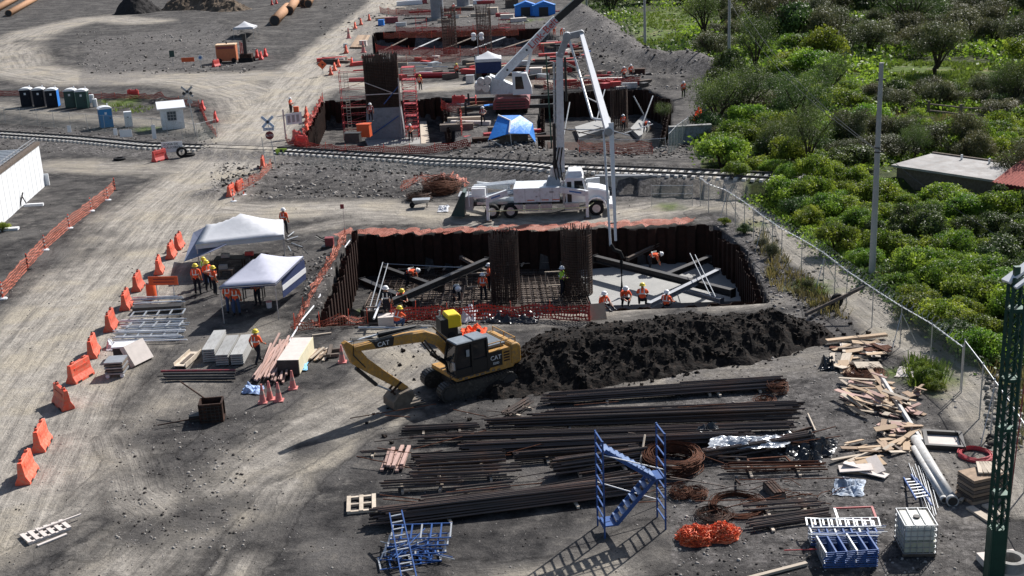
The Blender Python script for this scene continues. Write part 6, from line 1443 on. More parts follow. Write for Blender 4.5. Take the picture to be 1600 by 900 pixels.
for k, (x_, z_) in enumerate(((-3.1, 3.4), (-2.4, 3.5), (-3.4, 2.9), (-2.6, 2.7))): m = MB(); m.lathe([(.42, -.35), (.45, 0), (.42, .35)], 14, (x_, .1, z_), 'y'); m.build('winch_drum', M['galv'], t)
# ------------------------------------------------------------------ bundles of reinforcing bar lying on timber battens
bar_me = None
def bundle(a, b, wd, hg, n, label, material='rebar', r=.03, jit=.25, group='bundles of reinforcing bar in the storage yard', name='rebar_bundle', cat='rebar bundle', battens=2, splay=.15):
    global bar_me
    p = P(*a); q = P(*b); c = (p+q)/2; d = q-p; L = d.length; yw = math.atan2(d.y, d.x); rg = random.Random(int(a[0]*7+a[1]))
    t = thing(name, label, cat, c, yw, group)
    key = material+str(r); me = BARS.get(key)
    if me is None: o = MB().tube([(-.5, 0, 0), (.5, 0, 0)], r, 5).build('bar', M[material]); me = BARS[key] = o.data; bpy.data.objects.remove(o)
    rows = max(1, round(hg/(2*r))); per = max(2, n//rows)
    for i in range(n):
        rw = i//per; y_ = -wd/2+wd*((i % per)+.5*(rw % 2))/max(per-1, 1); z_ = .12+r+rw*1.75*r*max(1, hg/(rows*2*r))+rg.uniform(0, .02)
        o = bpy.data.objects.new('bar', me); COL.objects.link(o); o.parent = t; l = L*rg.uniform(1-jit*.6, 1.0)
        o.scale = (l, 1, 1); o.location = ((L-l)*.5*rg.choice((-1, 1))*rg.random(), y_*(1-rw*.10)+rg.gauss(0, .018), z_+.05*rg.random()**3); o.rotation_euler.z = rg.gauss(0, .10)/L*wd; o.rotation_euler.y = rg.uniform(-.008, .008)
    if battens:
        for k in range(battens):
            f = (k+.6)/(battens+.2)-.5; e = c+Vector((math.cos(yw), math.sin(yw), 0))*L*f
            w2 = wd+.35; BT.append((e, yw+math.pi/2+rg.uniform(-.15, .15), w2, label))
    return t
BARS = {}; BT = []
B_ = [((843, 632), (1222, 606), .85, .30, 34, 'longest upper rebar bundle at the foot of the soil heap'), ((1060, 617), (1232, 606), .5, .34, 14, 'short tall rebar bundle at the upper right of the yard'),
 ((823, 657), (1258, 641), .7, .24, 26, 'rebar bundle second from the soil heap'), ((757, 672), (1250, 654), .75, .30, 30, 'rebar bundle third from the soil heap with bright end ties'),
 ((640, 693), (1246, 672), .55, .20, 18, 'very long thin rebar bundle reaching past the plank pile'), ((716, 710), (1180, 690), .8, .36, 34, 'thick rebar bundle in the middle of the yard'),
 ((642, 725), (790, 718), .6, .25, 16, 'short rebar bundle right of the reddish plank pile'), ((648, 738), (792, 728), .5, .25, 14, 'short rebar bundle just below the plank pile bundle'), ((636, 753), (816, 744), .5, .22, 14, 'short rebar bundle above the thick dark bar stack'),
 ((592, 768), (726, 761), .35, .35, 18, 'compact dark bar stack right of the pallet'), ((708, 778), (802, 768), .5, .25, 12, 'small stirrup bundle with hooked end'), ((655, 800), (806, 782), .7, .22, 14, 'loose open rebar bundle above the biggest one'),
 ((577, 822), (1012, 768), 1.2, .5, 70, 'biggest and thickest rebar bundle at the front of the yard'), ((815, 786), (985, 755), .5, .3, 16, 'rebar bundle lying over the right end of the biggest one'),
 ((862, 742), (1012, 722), .9, .45, 44, 'thick dark rebar bundle left of the big wire coil'), ((1100, 722), (1268, 694), .75, .3, 24, 'rebar bundle under the silver plastic sheet'), ((800, 722), (1000, 708), .6, .25, 18, 'mid-length rebar bundle behind the blue stair tower'),
 ((628, 676), (752, 670), .5, .06, 8, 'few loose thin bars at the upper left of the yard'), ((562, 712), (640, 709), .1, .05, 2, 'two thin bars sticking out past the reddish plank pile'), ((1165, 826), (1300, 806), .9, .08, 12, 'scattered thin bars right of the orange netting heaps'),
 ((1160, 800), (1290, 790), .8, .06, 9, 'few thin bars beside the flat wire coil'), ((790, 655), (830, 632), .5, .2, 10, 'short crooked bars at the excavator end of the yard')]
for a, b, wd, hg, n, lb in B_: bundle(a, b, wd*.68, hg*1.1, max(4, int(n*.6)), lb, r=.045 if wd > .4 else .034)
bundle((1127, 741), (1292, 737), .35, .18, 8, 'rust-brown bars with hoops beside the bar frame', 'rust', .03, group=None)
bat = MB().box((0, 0, .05), (1, .1, .1)).build('timber_batten', M['pwood']); bfirst = True; cnt_b = 0
for e, yw_, w2, lb in BT:
    o = bat if bfirst else bat.copy()
    if not bfirst: COL.objects.link(o)
    bfirst = False; o.location = e; o.rotation_euler.z = yw_; o.scale = (w2+.15, 1, 1); cnt_b += 1
    tag(o, ('pale timber batten under the '+lb)[:95], 'timber', 'timber battens under the rebar bundles')
def wlab(l): w_ = l.split(); return ' '.join(w_[:16])
for o in COL.objects:
    if o.name.startswith('timber_batten'): o['label'] = wlab(o['label'])
# bar cage and frames with rust
def tangle(name, c, R_, h, n, r, material, label, cat, flat=.3, wob=.25, seed=1, arc=1.0, group=None, squash=.8):
    rg = random.Random(seed); m = MB()
    for i in range(n):
        rr = R_*rg.uniform(1-wob, 1.0); z = rg.uniform(.03, h); dx, dy = rg.uniform(-.08, .08)*R_, rg.uniform(-.08, .08)*R_; a0 = rg.uniform(0, 6.28); tl = rg.uniform(-.12, .12)*flat; N = 22; sp = arc*2*math.pi*rg.uniform(.8, 1)
        m.tube([(dx+rr*math.cos(a0+sp*k/N)*(1+.03*math.sin(5*k)), dy+rr*math.sin(a0+sp*k/N)*squash/.8, max(.02, z+tl*R_*math.sin(a0+sp*k/N)+.02*math.sin(7*k+i))) for k in range(N+1)], r, 3, cap=False)
    return tag(m.build(name, M[material], loc=c), label, cat, group)
tangle('wire_coil', P(1051, 729), 1.13, .62, 90, .016, 'rust', 'large thick rusty wire coil behind the blue stair tower', 'wire coil', wob=.28, seed=2)
tangle('wire_coil', P(1152, 792), 1.0, .16, 26, .014, 'rust', 'flat thin rusty wire coil beside the orange netting heaps', 'wire coil', wob=.22, seed=3)
tangle('wire_tangle', P(1064, 775), .42, .32, 40, .010, 'rust', 'left small rusty wire tangle below the large coil', 'wire tangle', wob=.8, seed=4, flat=2)
tangle('wire_tangle', P(1089, 776), .42, .32, 40, .010, 'rust', 'right small rusty wire tangle below the large coil', 'wire tangle', wob=.8, seed=5, flat=2)
tangle('wire_tangle', P(1115, 808), .7, .2, 40, .010, 'drust', 'dark wire tangle just behind the orange netting heaps', 'wire tangle', wob=.8, seed=6, flat=1)
tangle('hose_coil', P(1524, 713), .66, .16, 14, .022, 'hose', 'red hose coil lying beside the green tower', 'hose', wob=.22, seed=7)
tangle('wire_tangle', P(690, 300), 1.5, .8, 120, .018, 'rust', 'big rusty tie wire pile behind the pump truck', 'wire tangle', wob=.8, seed=8, flat=2.5)
tangle('wire_tangle', P(655, 312), 1.0, .5, 60, .018, 'drust', 'smaller dark wire pile left of the big rusty one', 'wire tangle', wob=.8, seed=9, flat=2)
tangle('wire_tangle', P(1350, 584), 1.0, .2, 50, .012, 'rust', 'rusty mesh scrap lying between the board piles', 'wire tangle', wob=.9, seed=10, flat=1)
tangle('wire_tangle', P(1215, 612), .5, .45, 40, .012, 'rust', 'rusty hoops at the right end of the longest bundle', 'wire tangle', wob=.6, seed=11, flat=3)
tangle('wire_tangle', P(1195, 630), .5, .2, 26, .012, 'rust', 'rust-red hooks lying on the upper bundles', 'wire tangle', wob=.8, seed=12, flat=2)
for c_, rx_, lb, sd in ((P(1087, 843), 1.0, 'left heap of bright orange netting by the wire coil', 1), (P(1128, 838), .95, 'right heap of bright orange netting by the wire coil', 2)):
    rg = random.Random(sd); m = MB()
    for i in range(420):
        a = rg.uniform(0, 6.28); e = rg.uniform(-.05, 1.4); pts = []; da = rg.uniform(-.3, .3); de = rg.uniform(-.25, .25)
        for k in range(9):
            da += rg.uniform(-.2, .2); de += rg.uniform(-.18, .18); a += da; e = max(-.05, min(1.5, e+de)); r0 = rx_*(.62+.16*mnoise.noise((math.cos(a)*2, math.sin(a)*2, e*2+sd)))*rg.uniform(.72, 1.1)
            pts.append(Vector((r0*.98*math.cos(a)*math.cos(e), r0*.85*math.sin(a)*math.cos(e), max(.02, r0*.8*math.sin(e)))))
        m.m = rg.randrange(3); m.tube(pts, .013, 3, cap=False)
    tag(m.build('orange_netting_heap', [mat('bright_orange_net', (.90, .15, .04), .6, var=.15), mat('deep_orange_net', (.50, .06, .02), .7), mat('pale_orange_net', (.85, .28, .14), .6)], loc=c_), lb, 'netting heap')
# crumpled sheets
def crumple(name, px, h, material, label, cat='plastic sheet', seed=1, n=26, z=0, rough=.5):
    pts = [P(a, b, z) for a, b in px]; c = sum(pts, Vector())/4; q = [p-c for p in pts]; V = []; F = []
    for i in range(n+1):
        for j in range(n+1):
            u = i/n; v = j/n; e = 1+.10*(mnoise.noise((u*4, v*4, seed))); p = q[0].lerp(q[1], u).lerp(q[3].lerp(q[2], u), v)*e
            edge = min(u, 1-u, v, 1-v)*4; k = abs(mnoise.noise((p.x*2.3+seed*7, p.y*2.3, seed)))*1.3+abs(mnoise.noise((p.x*6, p.y*6+seed, seed)))*rough
            V.append((p.x+.1*mnoise.noise((p.x*3, p.y*3, seed+5)), p.y+.1*mnoise.noise((p.x*3, p.y*3, seed+9)), .03+h*k*min(1, edge+.15)))
    for i in range(n):
        for j in range(n): a = i*(n+1)+j; F.append((a, a+n+1, a+n+2, a+1))
    m = MB(); m.add(V, F); o = m.build(name, M[material] if isinstance(material, str) else material, loc=c); return tag(o, label, cat)
crumple('plastic_sheet', [(1102, 706), (1112, 684), (1238, 682), (1228, 700)], .28, 'silver', 'long silvery plastic sheet spread over the rebar bundle', z=.35, seed=1)
crumple('plastic_sheet', [(1218, 712), (1225, 680), (1312, 690), (1300, 716)], .55, 'wblack', 'big crumpled black plastic sheet right of the silvery one', seed=2)
crumple('plastic_sheet', [(1238, 728), (1245, 706), (1290, 708), (1282, 728)], .4, 'wblack', 'lower flap of crumpled black plastic beside the bar frame', seed=3)
crumple('plastic_sheet', [(1086, 684), (1090, 668), (1122, 668), (1118, 684)], .4, 'wblack', 'small dark plastic bundle on the rebar left of the silvery sheet', seed=4, z=.3)
crumple('plastic_sheet', [(1300, 775), (1305, 748), (1352, 752), (1348, 778)], .3, mat('pale_blue_rag', (.30, .36, .45), .6, var=.7, vs=3), 'blue and white rags heaped below the board scraps', 'rags', seed=5)
crumple('plastic_sheet', [(378, 616), (382, 604), (412, 604), (410, 618)], .3, mat('blue_white_cloth', (.30, .42, .66), .7, var=.6, vs=4), 'blue and white cloth lying left of the cone cluster', 'cloth', seed=6)
crumple('plastic_sheet', [(466, 580), (466, 566), (482, 566), (480, 580)], .3, mat('light_blue_cloth', (.20, .50, .78), .7, var=.2), 'light blue rag beside the boxed plywood', 'cloth', seed=7)
crumple('plastic_sheet', [(714, 530), (722, 514), (762, 514), (758, 526)], .35, 'vest', 'orange crumpled sheet behind the excavator cab', seed=8)
crumple('plastic_sheet', [(716, 506), (722, 488), (745, 486), (742, 504)], .6, 'fabric', 'white crumpled plastic beside the yellow generator', seed=9)
crumple('plastic_sheet', [(750, 506), (756, 490), (846, 490), (842, 506)], .4, 'wblack', 'dark plastic and timber litter in front of the netting', seed=10)
crumple('plastic_sheet', [(1398, 590), (1405, 574), (1440, 576), (1438, 590)], .12, 'ply', 'white dented panel lying in the weeds', 'panel', seed=11)
crumple('plastic_sheet', [(1282, 580), (1284, 560), (1306, 562), (1304, 580)], .7, 'wblack', 'black rubbish bag beside the board pile', 'rubbish bag', seed=12)

# ------------------------------------------------------------------ boards and planks, each its own thing
plank_src = {}
def plank(p, L_, yw_, w_, th, material, label, z=.0, tilt=0, roll=0, group=None, name='wooden_board', cat='board'):
    if material not in plank_src: o = MB().box((0, 0, .5), (1, 1, 1)).build(name, M[material]); plank_src[material] = o; KIDS.pop(o.name, None)
    else: o = plank_src[material].copy(); o.name = name; COL.objects.link(o)
    o.location = (p[0], p[1], z); o.rotation_euler = (roll, tilt, yw_); o.scale = (L_, w_, th); tag(o, label, cat, group); return o
rg = random.Random(12)
def board_pile(x0, x1, y0, y1, n, Lr, wr, mats, base, yaw0, spread, seed, zt=.45):
    rg = random.Random(seed); g = 'boards in the pile '+base
    for i in range(n):
        mt = rg.choice(mats); f = rg.random(); x_ = x0+(x1-x0)*rg.random(); y_ = y0+(y1-y0)*rg.random(); L_ = rg.uniform(*Lr)
        col = {'wood': 'brown', 'pwood': 'pale', 'cardboard': 'beige', 'dwood': 'grey', 'pink': 'reddish', 'ply': 'whitish', 'rust': 'rusty'}[mt]; sz = 'short' if L_ < (Lr[0]*2+Lr[1])/3 else 'long' if L_ > (Lr[0]+2*Lr[1])/3 else 'medium'
        plank(P(x_, y_), L_, yaw0+rg.gauss(0, spread), rg.uniform(*wr), .035, mt, f'{sz} {col} board in the pile {base}', z=.03+zt*rg.random()**1.6, tilt=rg.gauss(0, .10), roll=rg.gauss(0, .15), group=g)
board_pile(1318, 1400, 600, 645, 34, (.7, 1.7), (.09, .25), ('wood', 'pwood', 'pink', 'cardboard'), 'left of the long pale pipe', 2.1, .35, 1, .5)
board_pile(1378, 1440, 610, 690, 52, (.25, .9), (.12, .32), ('cardboard', 'pwood', 'wood', 'pink'), 'around the long pale pipe', 1.0, 1.4, 2, .35)
board_pile(1300, 1382, 535, 580, 36, (.4, 1.4), (.12, .5), ('cardboard', 'pwood', 'pink', 'rust', 'dwood', 'ply'), 'near the soil heap end', .4, 1.2, 3, .3)
board_pile(1318, 1415, 693, 718, 14, (.6, 2.0), (.12, .2), ('pwood', 'cardboard', 'wood'), 'above the blue and white rags', .3, .35, 4, .15)
board_pile(1318, 1370, 722, 745, 8, (.8, 1.3), (.4, .6), ('ply', 'cardboard', 'ply'), 'of wide panels above the rags', .2, .5, 5, .2)
board_pile(1380, 1432, 668, 705, 12, (.4, 1.2), (.15, .35), ('dwood', 'wood', 'cardboard'), 'at the upper end of the grey pipes', .4, .9, 6, .4)
board_pile(1492, 1515, 765, 790, 9, (.3, .7), (.12, .2), ('pwood', 'wood'), 'of short offcuts beside the pipe end', .6, .7, 7, .2)
plank(P(1338, 534), 3.1, yaw((1300, 536), (1384, 527)), .28, .12, 'cardboard', 'long thick beige beam lying behind the upper board pile', z=.15)
plank(P(1345, 547), 2.2, yaw((1300, 550), (1384, 545)), .12, .08, 'dwood', 'grey square timber lying in front of the long beige beam', z=.1)
for i in range(9):
    a = (601+i*3.9, 712); plank(P(603+i*4+rg.uniform(-1, 1), 721+rg.uniform(-4, 4)), 1.6+rg.uniform(-.3, .4), yaw((606, 738), (620, 695))+rg.uniform(-.06, .06), .14, .09, 'pink', f'{NUM[i]} reddish plank from the left in the small pile beside the rebar', z=.02+.08*(i % 3), group='reddish planks in the small pile beside the rebar')
for i in range(20):
    f = i/19; a = P(392+50*f+rg.uniform(-3, 3), 603+rg.uniform(-6, 3)); b = P(432+32*f+rg.uniform(-3, 3), 533+rg.uniform(-6, 12)); d = b-a
    plank((a+b)/2, d.length*rg.uniform(.75, 1), math.atan2(d.y, d.x)+rg.uniform(-.09, .09), .09, .07, 'pink', f'{NUM[i]} slender reddish batten of the long bundle beside the boxed plywood', z=.05+.07*(i % 4), group='slender reddish battens of the long bundle', name='timber_batten', cat='timber', tilt=rg.uniform(-.02, .02))
for i in range(7): a = P(488+i*4, 556); plank(a, 1.6, yaw((486, 562), (508, 538))+rg.uniform(-.1, .1), .13, .05, 'wood' if i % 2 else 'pwood', f'{NUM[i]} brown board of the flat stack right of the boxed plywood', z=.03+.05*(i % 3), group='brown boards right of the boxed plywood')
for i, (a, b) in enumerate((((500, 560), (530, 557)), ((505, 552), (534, 549)), ((514, 562), (518, 546)))): p = P(*a); q = P(*b); plank((p+q)/2, (q-p).length, math.atan2(q.y-p.y, q.x-p.x), .15, .16, 'dwood', f'{NUM[i]} short dark beam beside the lone cone', z=.02+.1*(i == 2), group='short dark beams beside the lone cone')
p = P(932, 503); plank(P(932, 497), 1.0, .1, .9, .04, 'cardboard', 'pale square board leaning at the end of the pit netting', z=.35, roll=.9)
plank(P(503, 524), 1.0, .25, .12, .08, 'pwood', 'pale short timber below the near left netting corner', z=.02)
plank(P(1215, 895), 2.2, .35, .14, .09, 'pwood', 'tan plank at the bottom edge of the view', z=.03)
for i in range(7):
    plank(P(1534, 776), 1.5, yaw((1520, 780), (1556, 772)), .9, .11, 'dwood' if i % 2 else 'wood', f'{NUM[i]} layer from the ground of the dark timber stack behind the green tower', z=.02+.14*i, group='layers of the dark timber stack behind the green tower', name='timber_slab', cat='timber')
for i in range(5): plank(P(1527+6*i, 772), .9, 1.3+.1*i, .14, .06, 'pwood', f'{NUM[i]} pale plank lying on top of the dark timber stack', z=1.02, group='pale planks on the dark timber stack')
for i, (a, b) in enumerate(((1531, 806), (1556, 802))): plank(P(a, b), 1.1, 1.9, .3, .08, 'pwood', ['left', 'right'][i]+' pale board lying below the dark timber stack', z=.03)
# planks of the opened pit corner box, pallet work
def pallet(name, c, yw_, L_, W_, material, label, nt=4, nb=3, wide=.14):
    t = thing(name, label, 'pallet', c, yw_)
    for i in range(nb): y_ = -W_/2+.06+(W_-.12)*i/(nb-1); m = MB(); m.box((0, y_, .06), (L_, .11, .10)); m.build('bearer', M[material], t)
    for i in range(nt): x_ = -L_/2+.06+(L_-.12)*i/(nt-1); m = MB(); m.box((x_, 0, .125), (wide, W_, .024)); m.build('deck_board', M[material], t)
    return t
pallet('timber_pallet', P(565, 790), .10, 1.05, 1.25, 'pwood', 'square pale pallet frame left of the rebar yard', 3, 3, .15)
pallet('broken_pallet', P(72, 834), yaw((40, 842), (105, 818)), 1.55, .85, 'ply', 'whitish broken pallet lying alone at the lower left', 6, 3, .15)
plank(P(95, 822), 1.6, yaw((40, 842), (132, 808)), .07, .05, 'ply', 'thin pale batten sticking out of the broken pallet', z=.15)
plank(P(82, 846), 1.1, yaw((60, 850), (105, 832)), .12, .05, 'ply', 'pale board at the front of the broken pallet', z=.04)
plank(P(605, 507), .9, .05, .7, .5, 'ply', 'whitish block at the near lip of the pit by the crouching worker', z=.02)

# ------------------------------------------------------------------ blue stair tower
A_ = P(934, 821); B2 = P(1027, 808); yw_ = math.atan2(B2.y-A_.y, B2.x-A_.x); Wt = (B2-A_).length; Dt = .95; Ht = top_z(934, 821, 672)
t = thing('stair_tower', 'blue scaffold stair tower with two flights and white braces', 'scaffold', A_, yw_)
for k, x_ in enumerate((0, Wt)):

    m = MB()
    for y_ in (0, -Dt): m.tube([(x_, y_, 0), (x_, y_, Ht)], .035, 6)
    for i in range(9): z = .35+i*(Ht-.4)/8; m.bar((x_, 0, z), (x_, -Dt, z), .05)
    m.build('ladder_frame', M['blue'], t)
def flight(xa, za, xb, zb, n, name='stair_flight'):
    o = None; m = MB()
    for y_ in (-Dt*.28, -Dt*.92): m.bar((xa, y_, za), (xb, y_, zb), .03, .14)
    o = m.build(name, M['blue'], t)
    s_ = MB()
    for i in range(n): f = (i+.5)/n; s_.box((xa+(xb-xa)*f, -Dt*.6, za+(zb-za)*f+.04), (.2, Dt*.6, .03))
    s_.build('treads', mat('tread_pale_blue', (.22, .30, .48), .4, .5), o)
zl, zm, zu = .42, 1.95, 3.25
flight(.45, zl, Wt-.35, zm, 7); flight(Wt-.35, zm, .1, zu, 9)
for x0_, x1_, z in ((.02, .48, zl), (Wt-.38, Wt-.02, zm)):
    m = MB(); m.b0(x0_, x1_, -Dt*.95, -Dt*.25, z-.03, z+.02); m.build('landing', M['blue'], t)
m = MB(); m.bar((0, 0, 1.7), (Wt, 0, .7), .03); m.bar((0, -Dt, 3.15), (Wt, -Dt, 2.3), .03); m.build('white_brace', M['whitep'], t)
# scaffold frames stacked on the ground
def sframe(material, L_, W_, n, name='scaffold_trestle', r=.024):
    t = thing(name, 'x', 'scaffold frame'); m = MB()
    for y_ in (-W_/2, W_/2): m.tube([(-L_/2, y_, 0), (L_/2, y_, 0)], r, 6)
    m.build('side_tube', M[material], t)
    for i in range(n): x_ = -L_/2+.03+(L_-.06)*i/(n-1); MB().bar((x_, -W_/2, 0), (x_, W_/2, 0), r*2.2, r*1.6).build('rung', M[material] if i % 3 else M['galv'], t)
    return t
def place_frames(src, lst, base, group):
    for i, (px_, py_, z, rz_, rx_, ry_) in enumerate(lst):
        o = src if i == 0 else dup(src, (0, 0, 0)); o.location = P(px_, py_)+Vector((0, 0, z)); o.rotation_euler = (rx_, ry_, rz_); tag(o, f'{NUM[i]} {base}', group=group)
rg = random.Random(4)
place_frames(sframe('blue', 1.75, 1.15, 6), [(1322, 874, .06+.07*i, rg.uniform(-.06, .06), 0, 0) for i in range(9)], 'frame from the ground of the front blue scaffold frame stack', 'front stack of blue scaffold frames')
sA = sframe('galv', 2.3, .38, 9, 'ladder_beam'); sB_ = sframe('blue', 2.2, .5, 9, 'ladder_beam')
place_frames(sB_, [(1316, 848, .06+.09*i, rg.uniform(-.1, .05), 0, 0) for i in range(6)], 'blue ladder beam from the ground behind the front frame stack', 'blue ladder beams behind the front frame stack')
place_frames(sA, [(1320, 842, .62, -.06, .35, 0), (1312, 838, .5, -.1, .2, .05)], 'white ladder beam resting over the blue ones', 'white ladder beams')
place_frames(sframe('red', 1.35, .55, 2, 'red_trestle', .035), [(1335, 824, .55, -.02, .25, 0)], 'red tube frame lying behind the ladder beams', None)
for i in range(8): a = P(1268+rg.uniform(-8, 8), 842+i*3); b = P(1380+rg.uniform(-25, 10), 836+i*4); rods('brace_tube', f'{NUM[i]} thin grey brace tube strewn over the frame stacks', 'tube', [(a+Vector((0, 0, .3+.05*i)), b+Vector((0, 0, .35+.04*i)))], .015, M['galv'] if i % 3 else M['blue'], 'thin brace tubes strewn over the frame stacks')
rods('brace_tube', 'red and white tube pointing left from the frame stacks', 'tube', [(P(1225, 860, .1), P(1280, 858, .2))], .02, M['red'])
gA = 'blue scaffold pieces in the front left stack'
place_frames(sframe('blue', 2.1, .8, 7), [(655, 858, .35, -.02, 0, 0), (650, 866, .22, .05, 0, 0), (645, 870, .1, -.12, 0, 0), (660, 850, .5, -.03, .15, 0), (640, 876, .05, .2, 0, 0)], 'blue frame of the front left stack under the leaning ladder', gA)
for i in range(12):
    a = P(592+rg.uniform(0, 30), 850+i*3.6); b = P(700+rg.uniform(-40, 14), 842+rg.uniform(0, 44)); rods('brace_tube', f'{NUM[i]} blue brace tube of the front left stack', 'tube', [(a+Vector((0, 0, .1+.03*i)), b+Vector((0, 0, .15+.03*i)))], .018, M['blue'] if i % 4 else M['galv'], 'blue brace tubes of the front left stack')
def ladder(a1, a2, b1, b2, label, n=9, material='blue', r=.035, rm='galv'):
    c = (a1+b2)/2; t = thing('ladder', label, 'ladder', (c.x, c.y, 0)); c = Vector((c.x, c.y, 0)); 
    for a, b in ((a1, b1), (a2, b2)): MB().bar(a-c, b-c, r*1.2, r*2.4).build('side_rail', M[material], t)
    for i in range(n): f = (i+.5)/n; MB().bar(a1.lerp(b1, f)-c, a2.lerp(b2, f)-c, .06, .03).build('rung', M[rm], t)
    return t
ladder(P(612, 842)+Vector((0, 0, 1.0)), P(631, 838)+Vector((0, 0, 1.0)), P(629, 912)+Vector((0, 0, .05)), P(652, 908)+Vector((0, 0, .05)), 'blue ladder leaning over the front left scaffold stack', 10)
ladder(P(1412, 747), P(1430, 746), P(1430, 800)+Vector((0, 0, .5)), P(1452, 796)+Vector((0, 0, .5)), 'short blue ladder lying behind the water tank', 7)
rods('blue_tube', 'blue steel channel lying beside the short blue ladder', 'tube', [(P(1424, 742, .1), P(1456, 790, .1))], .05, M['blue'])
for i in range(7): rods('brace_tube', f'{NUM[i]} thin grey rod lying between the ladder and the pipes', 'tube', [(P(1420+5*i, 728+rg.uniform(-8, 8), .05), P(1448+3*i, 800+rg.uniform(-6, 8), .1))], .014, M['galv'], 'thin grey rods between the ladder and the pipes')
# pipes
rods('long_pipe', 'long pale grey pipe running through the board pile', 'pipe', [(P(1376, 588, .2), P(1440, 690, .2))], .12, M['pvc'])
def pipe(a, b, r, label, wall=.02, material='pvc', name='plastic_pipe', cat='pipe', group=None):
    a = Vector(a); b = Vector(b); c = (a+b)/2; t = thing(name, label, cat, c, group=group); m = MB(); m.tube([a-c, b-c], r, 16, cap=False); o = m.build('pipe_wall', M[material], t, smooth=True); o.modifiers.new('s', 'SOLIDIFY').thickness = wall
    d = (b-a).normalized(); m = MB(); m.tube([b-c-d*.16, b-c+d*.005], r*1.12, 16, cap=False); o = m.build('socket', M[material], t, smooth=True); o.modifiers.new('s', 'SOLIDIFY').thickness = wall; m = MB(); m.tube([b-c-d*.03, b-c-d*.01], r*.97, 16); m.build('dark_mouth', M['dsteel'], t); return t  # dark disc in the open end paints the shade inside the pipe
pipe(P(1430, 686, .17), P(1489, 784, .17), .19, 'thick pale grey pipe beside the short ladder'); pipe(P(1428, 700, .12), P(1476, 782, .12), .12, 'thinner white pipe left of the thick grey one')
# steel pipes far away
for i, (a, b, r_) in enumerate([((-10, 22), (52, -14), .9), ((14, 26), (72, -8), .8), ((430, 40), (450, 18), 1.0), ((452, 24), (462, 8), 1.0), ((482, 12), (490, -6), .9), ((474, 10), (482, -4), .8), ((-20, 14), (30, -24), .9)]):
    p = P(*a); q = P(*b); pipe(q+Vector((0, 0, r_)), p+Vector((0, 0, r_)), r_, ['largest orange-brown steel pipe at the top left corner', 'right orange-brown steel pipe of the top left stack', 'near half of the open rusty pipe by the small canopy', 'far half of the open rusty pipe by the small canopy', 'short rusty pipe right at the top edge', 'dark mouthed pipe behind the open rusty pipe', 'rear orange-brown steel pipe at the top left corner'][i], .05, 'copper', 'steel_pipe')
for i in range(9): a = P(548+i*2.4, 76); b = P(560+i*2.2, 57); rods('steel_rail', f'{NUM[i]} tan rail lying left of the far excavation', 'rail', [(a+Vector((0, 0, .2)), b+Vector((0, 0, .2)))], .12, M['wood'], 'tan rails left of the far excavation')
for i, (a, b, r_, mt) in enumerate([((632, 104), (690, 104), .09, 'whitep'), ((634, 110), (700, 110), .08, 'galv'), ((650, 122), (712, 121), .34, 'red'), ((648, 117), (706, 116), .06, 'whitep'), ((700, 108), (745, 107), .1, 'dsteel'), ((702, 112), (750, 112), .1, 'dsteel')]):
    rods('steel_pipe', ['white tube frame behind the red pipe', 'grey tube behind the red pipe', 'dull red pipe lying right of the tall pier', 'white tube lying on the red pipe', 'upper dark tube left of the blue canopy', 'lower dark tube left of the blue canopy'][i], 'pipe', [(P(*a)+Vector((0, 0, r_+.1*(i < 2)*4)), P(*b)+Vector((0, 0, r_+.1*(i < 2)*4)))], r_, M[mt])

rg = random.Random(77)
for i in range(46):
    a = P(rg.uniform(610, 1260), rg.uniform(640, 800)); L_ = rg.uniform(.8, 4.0); an = rg.gauss(.02, .22); d = Vector((math.cos(an), math.sin(an), 0))*L_; rods('loose_bar', 'loose rusty bar lying askew among the rebar bundles', 'bar', [(a-d/2+Vector((0, 0, rg.uniform(.05, .5))), a+d/2+Vector((0, 0, rg.uniform(.05, .5))))], .02, M['rust'] if i % 3 else M['rebar'], 'loose rusty bars among the rebar bundles')
# litter of the far work areas
for i in range(190):
    z_ = rg.choice([(545, 700, 88, 128), (700, 760, 150, 215), (835, 905, 92, 140), (905, 1010, 118, 140), (590, 860, 5, 44), (700, 850, 100, 124), (850, 930, 66, 100), (845, 1030, 248, 258), (505, 540, 90, 100), (740, 840, 205, 228)])
    mt = rg.choice(('red', 'redb', 'dwood', 'rust', 'pwood', 'red', 'galv', 'dsteel', 'wood', 'ply', 'drust', 'dwood', 'bluet' if i % 9 == 0 else 'dsteel')); col = {'dwood': 'grey', 'pwood': 'pale', 'red': 'dull red', 'redb': 'bright red', 'rust': 'rusty brown', 'galv': 'silvery', 'dsteel': 'black', 'wood': 'brown', 'ply': 'whitish', 'drust': 'dark rusty', 'bluet': 'blue'}[mt]
    wh = {545: 'behind the tall pier', 700: 'beside the mobile crane', 835: 'behind the pump boom', 905: 'on the rim under the berm', 590: 'near the distant piers', 850: 'by the crane boom top', 845: 'between track and far pit', 505: 'behind the diamond sign', 740: 'around the blue tarpaulin shelter'}[z_[0]]
    big = z_[2] < 60; plank(P(rg.uniform(z_[0], z_[1]), rg.uniform(z_[2], z_[3])), rg.uniform(.8, 4.5)*(1.5 if big else 1), rg.gauss(0, .5), rg.uniform(.15, .9), rg.uniform(.08, .7), mt, f'{col} piece of site material lying {wh}', z=.02, group=f'site material lying {wh}', name='site_material', cat='building material')
for px_, py_, w2, d2, h2, lb in ((700, 214, 1.2, 1.2, 0, ''), (660, 66, 2.0, 1.6, 2.6, 'red scaffold tower left of the distant rebar columns'), (790, 66, 2.0, 1.6, 2.6, 'red scaffold tower right of the distant rebar columns')):
    if h2: scaffold_tower(P(px_, py_, -2.6), w2, d2, h2+2, lb, (M['red'], M['red'], M['red']), .8, False, (h2,))
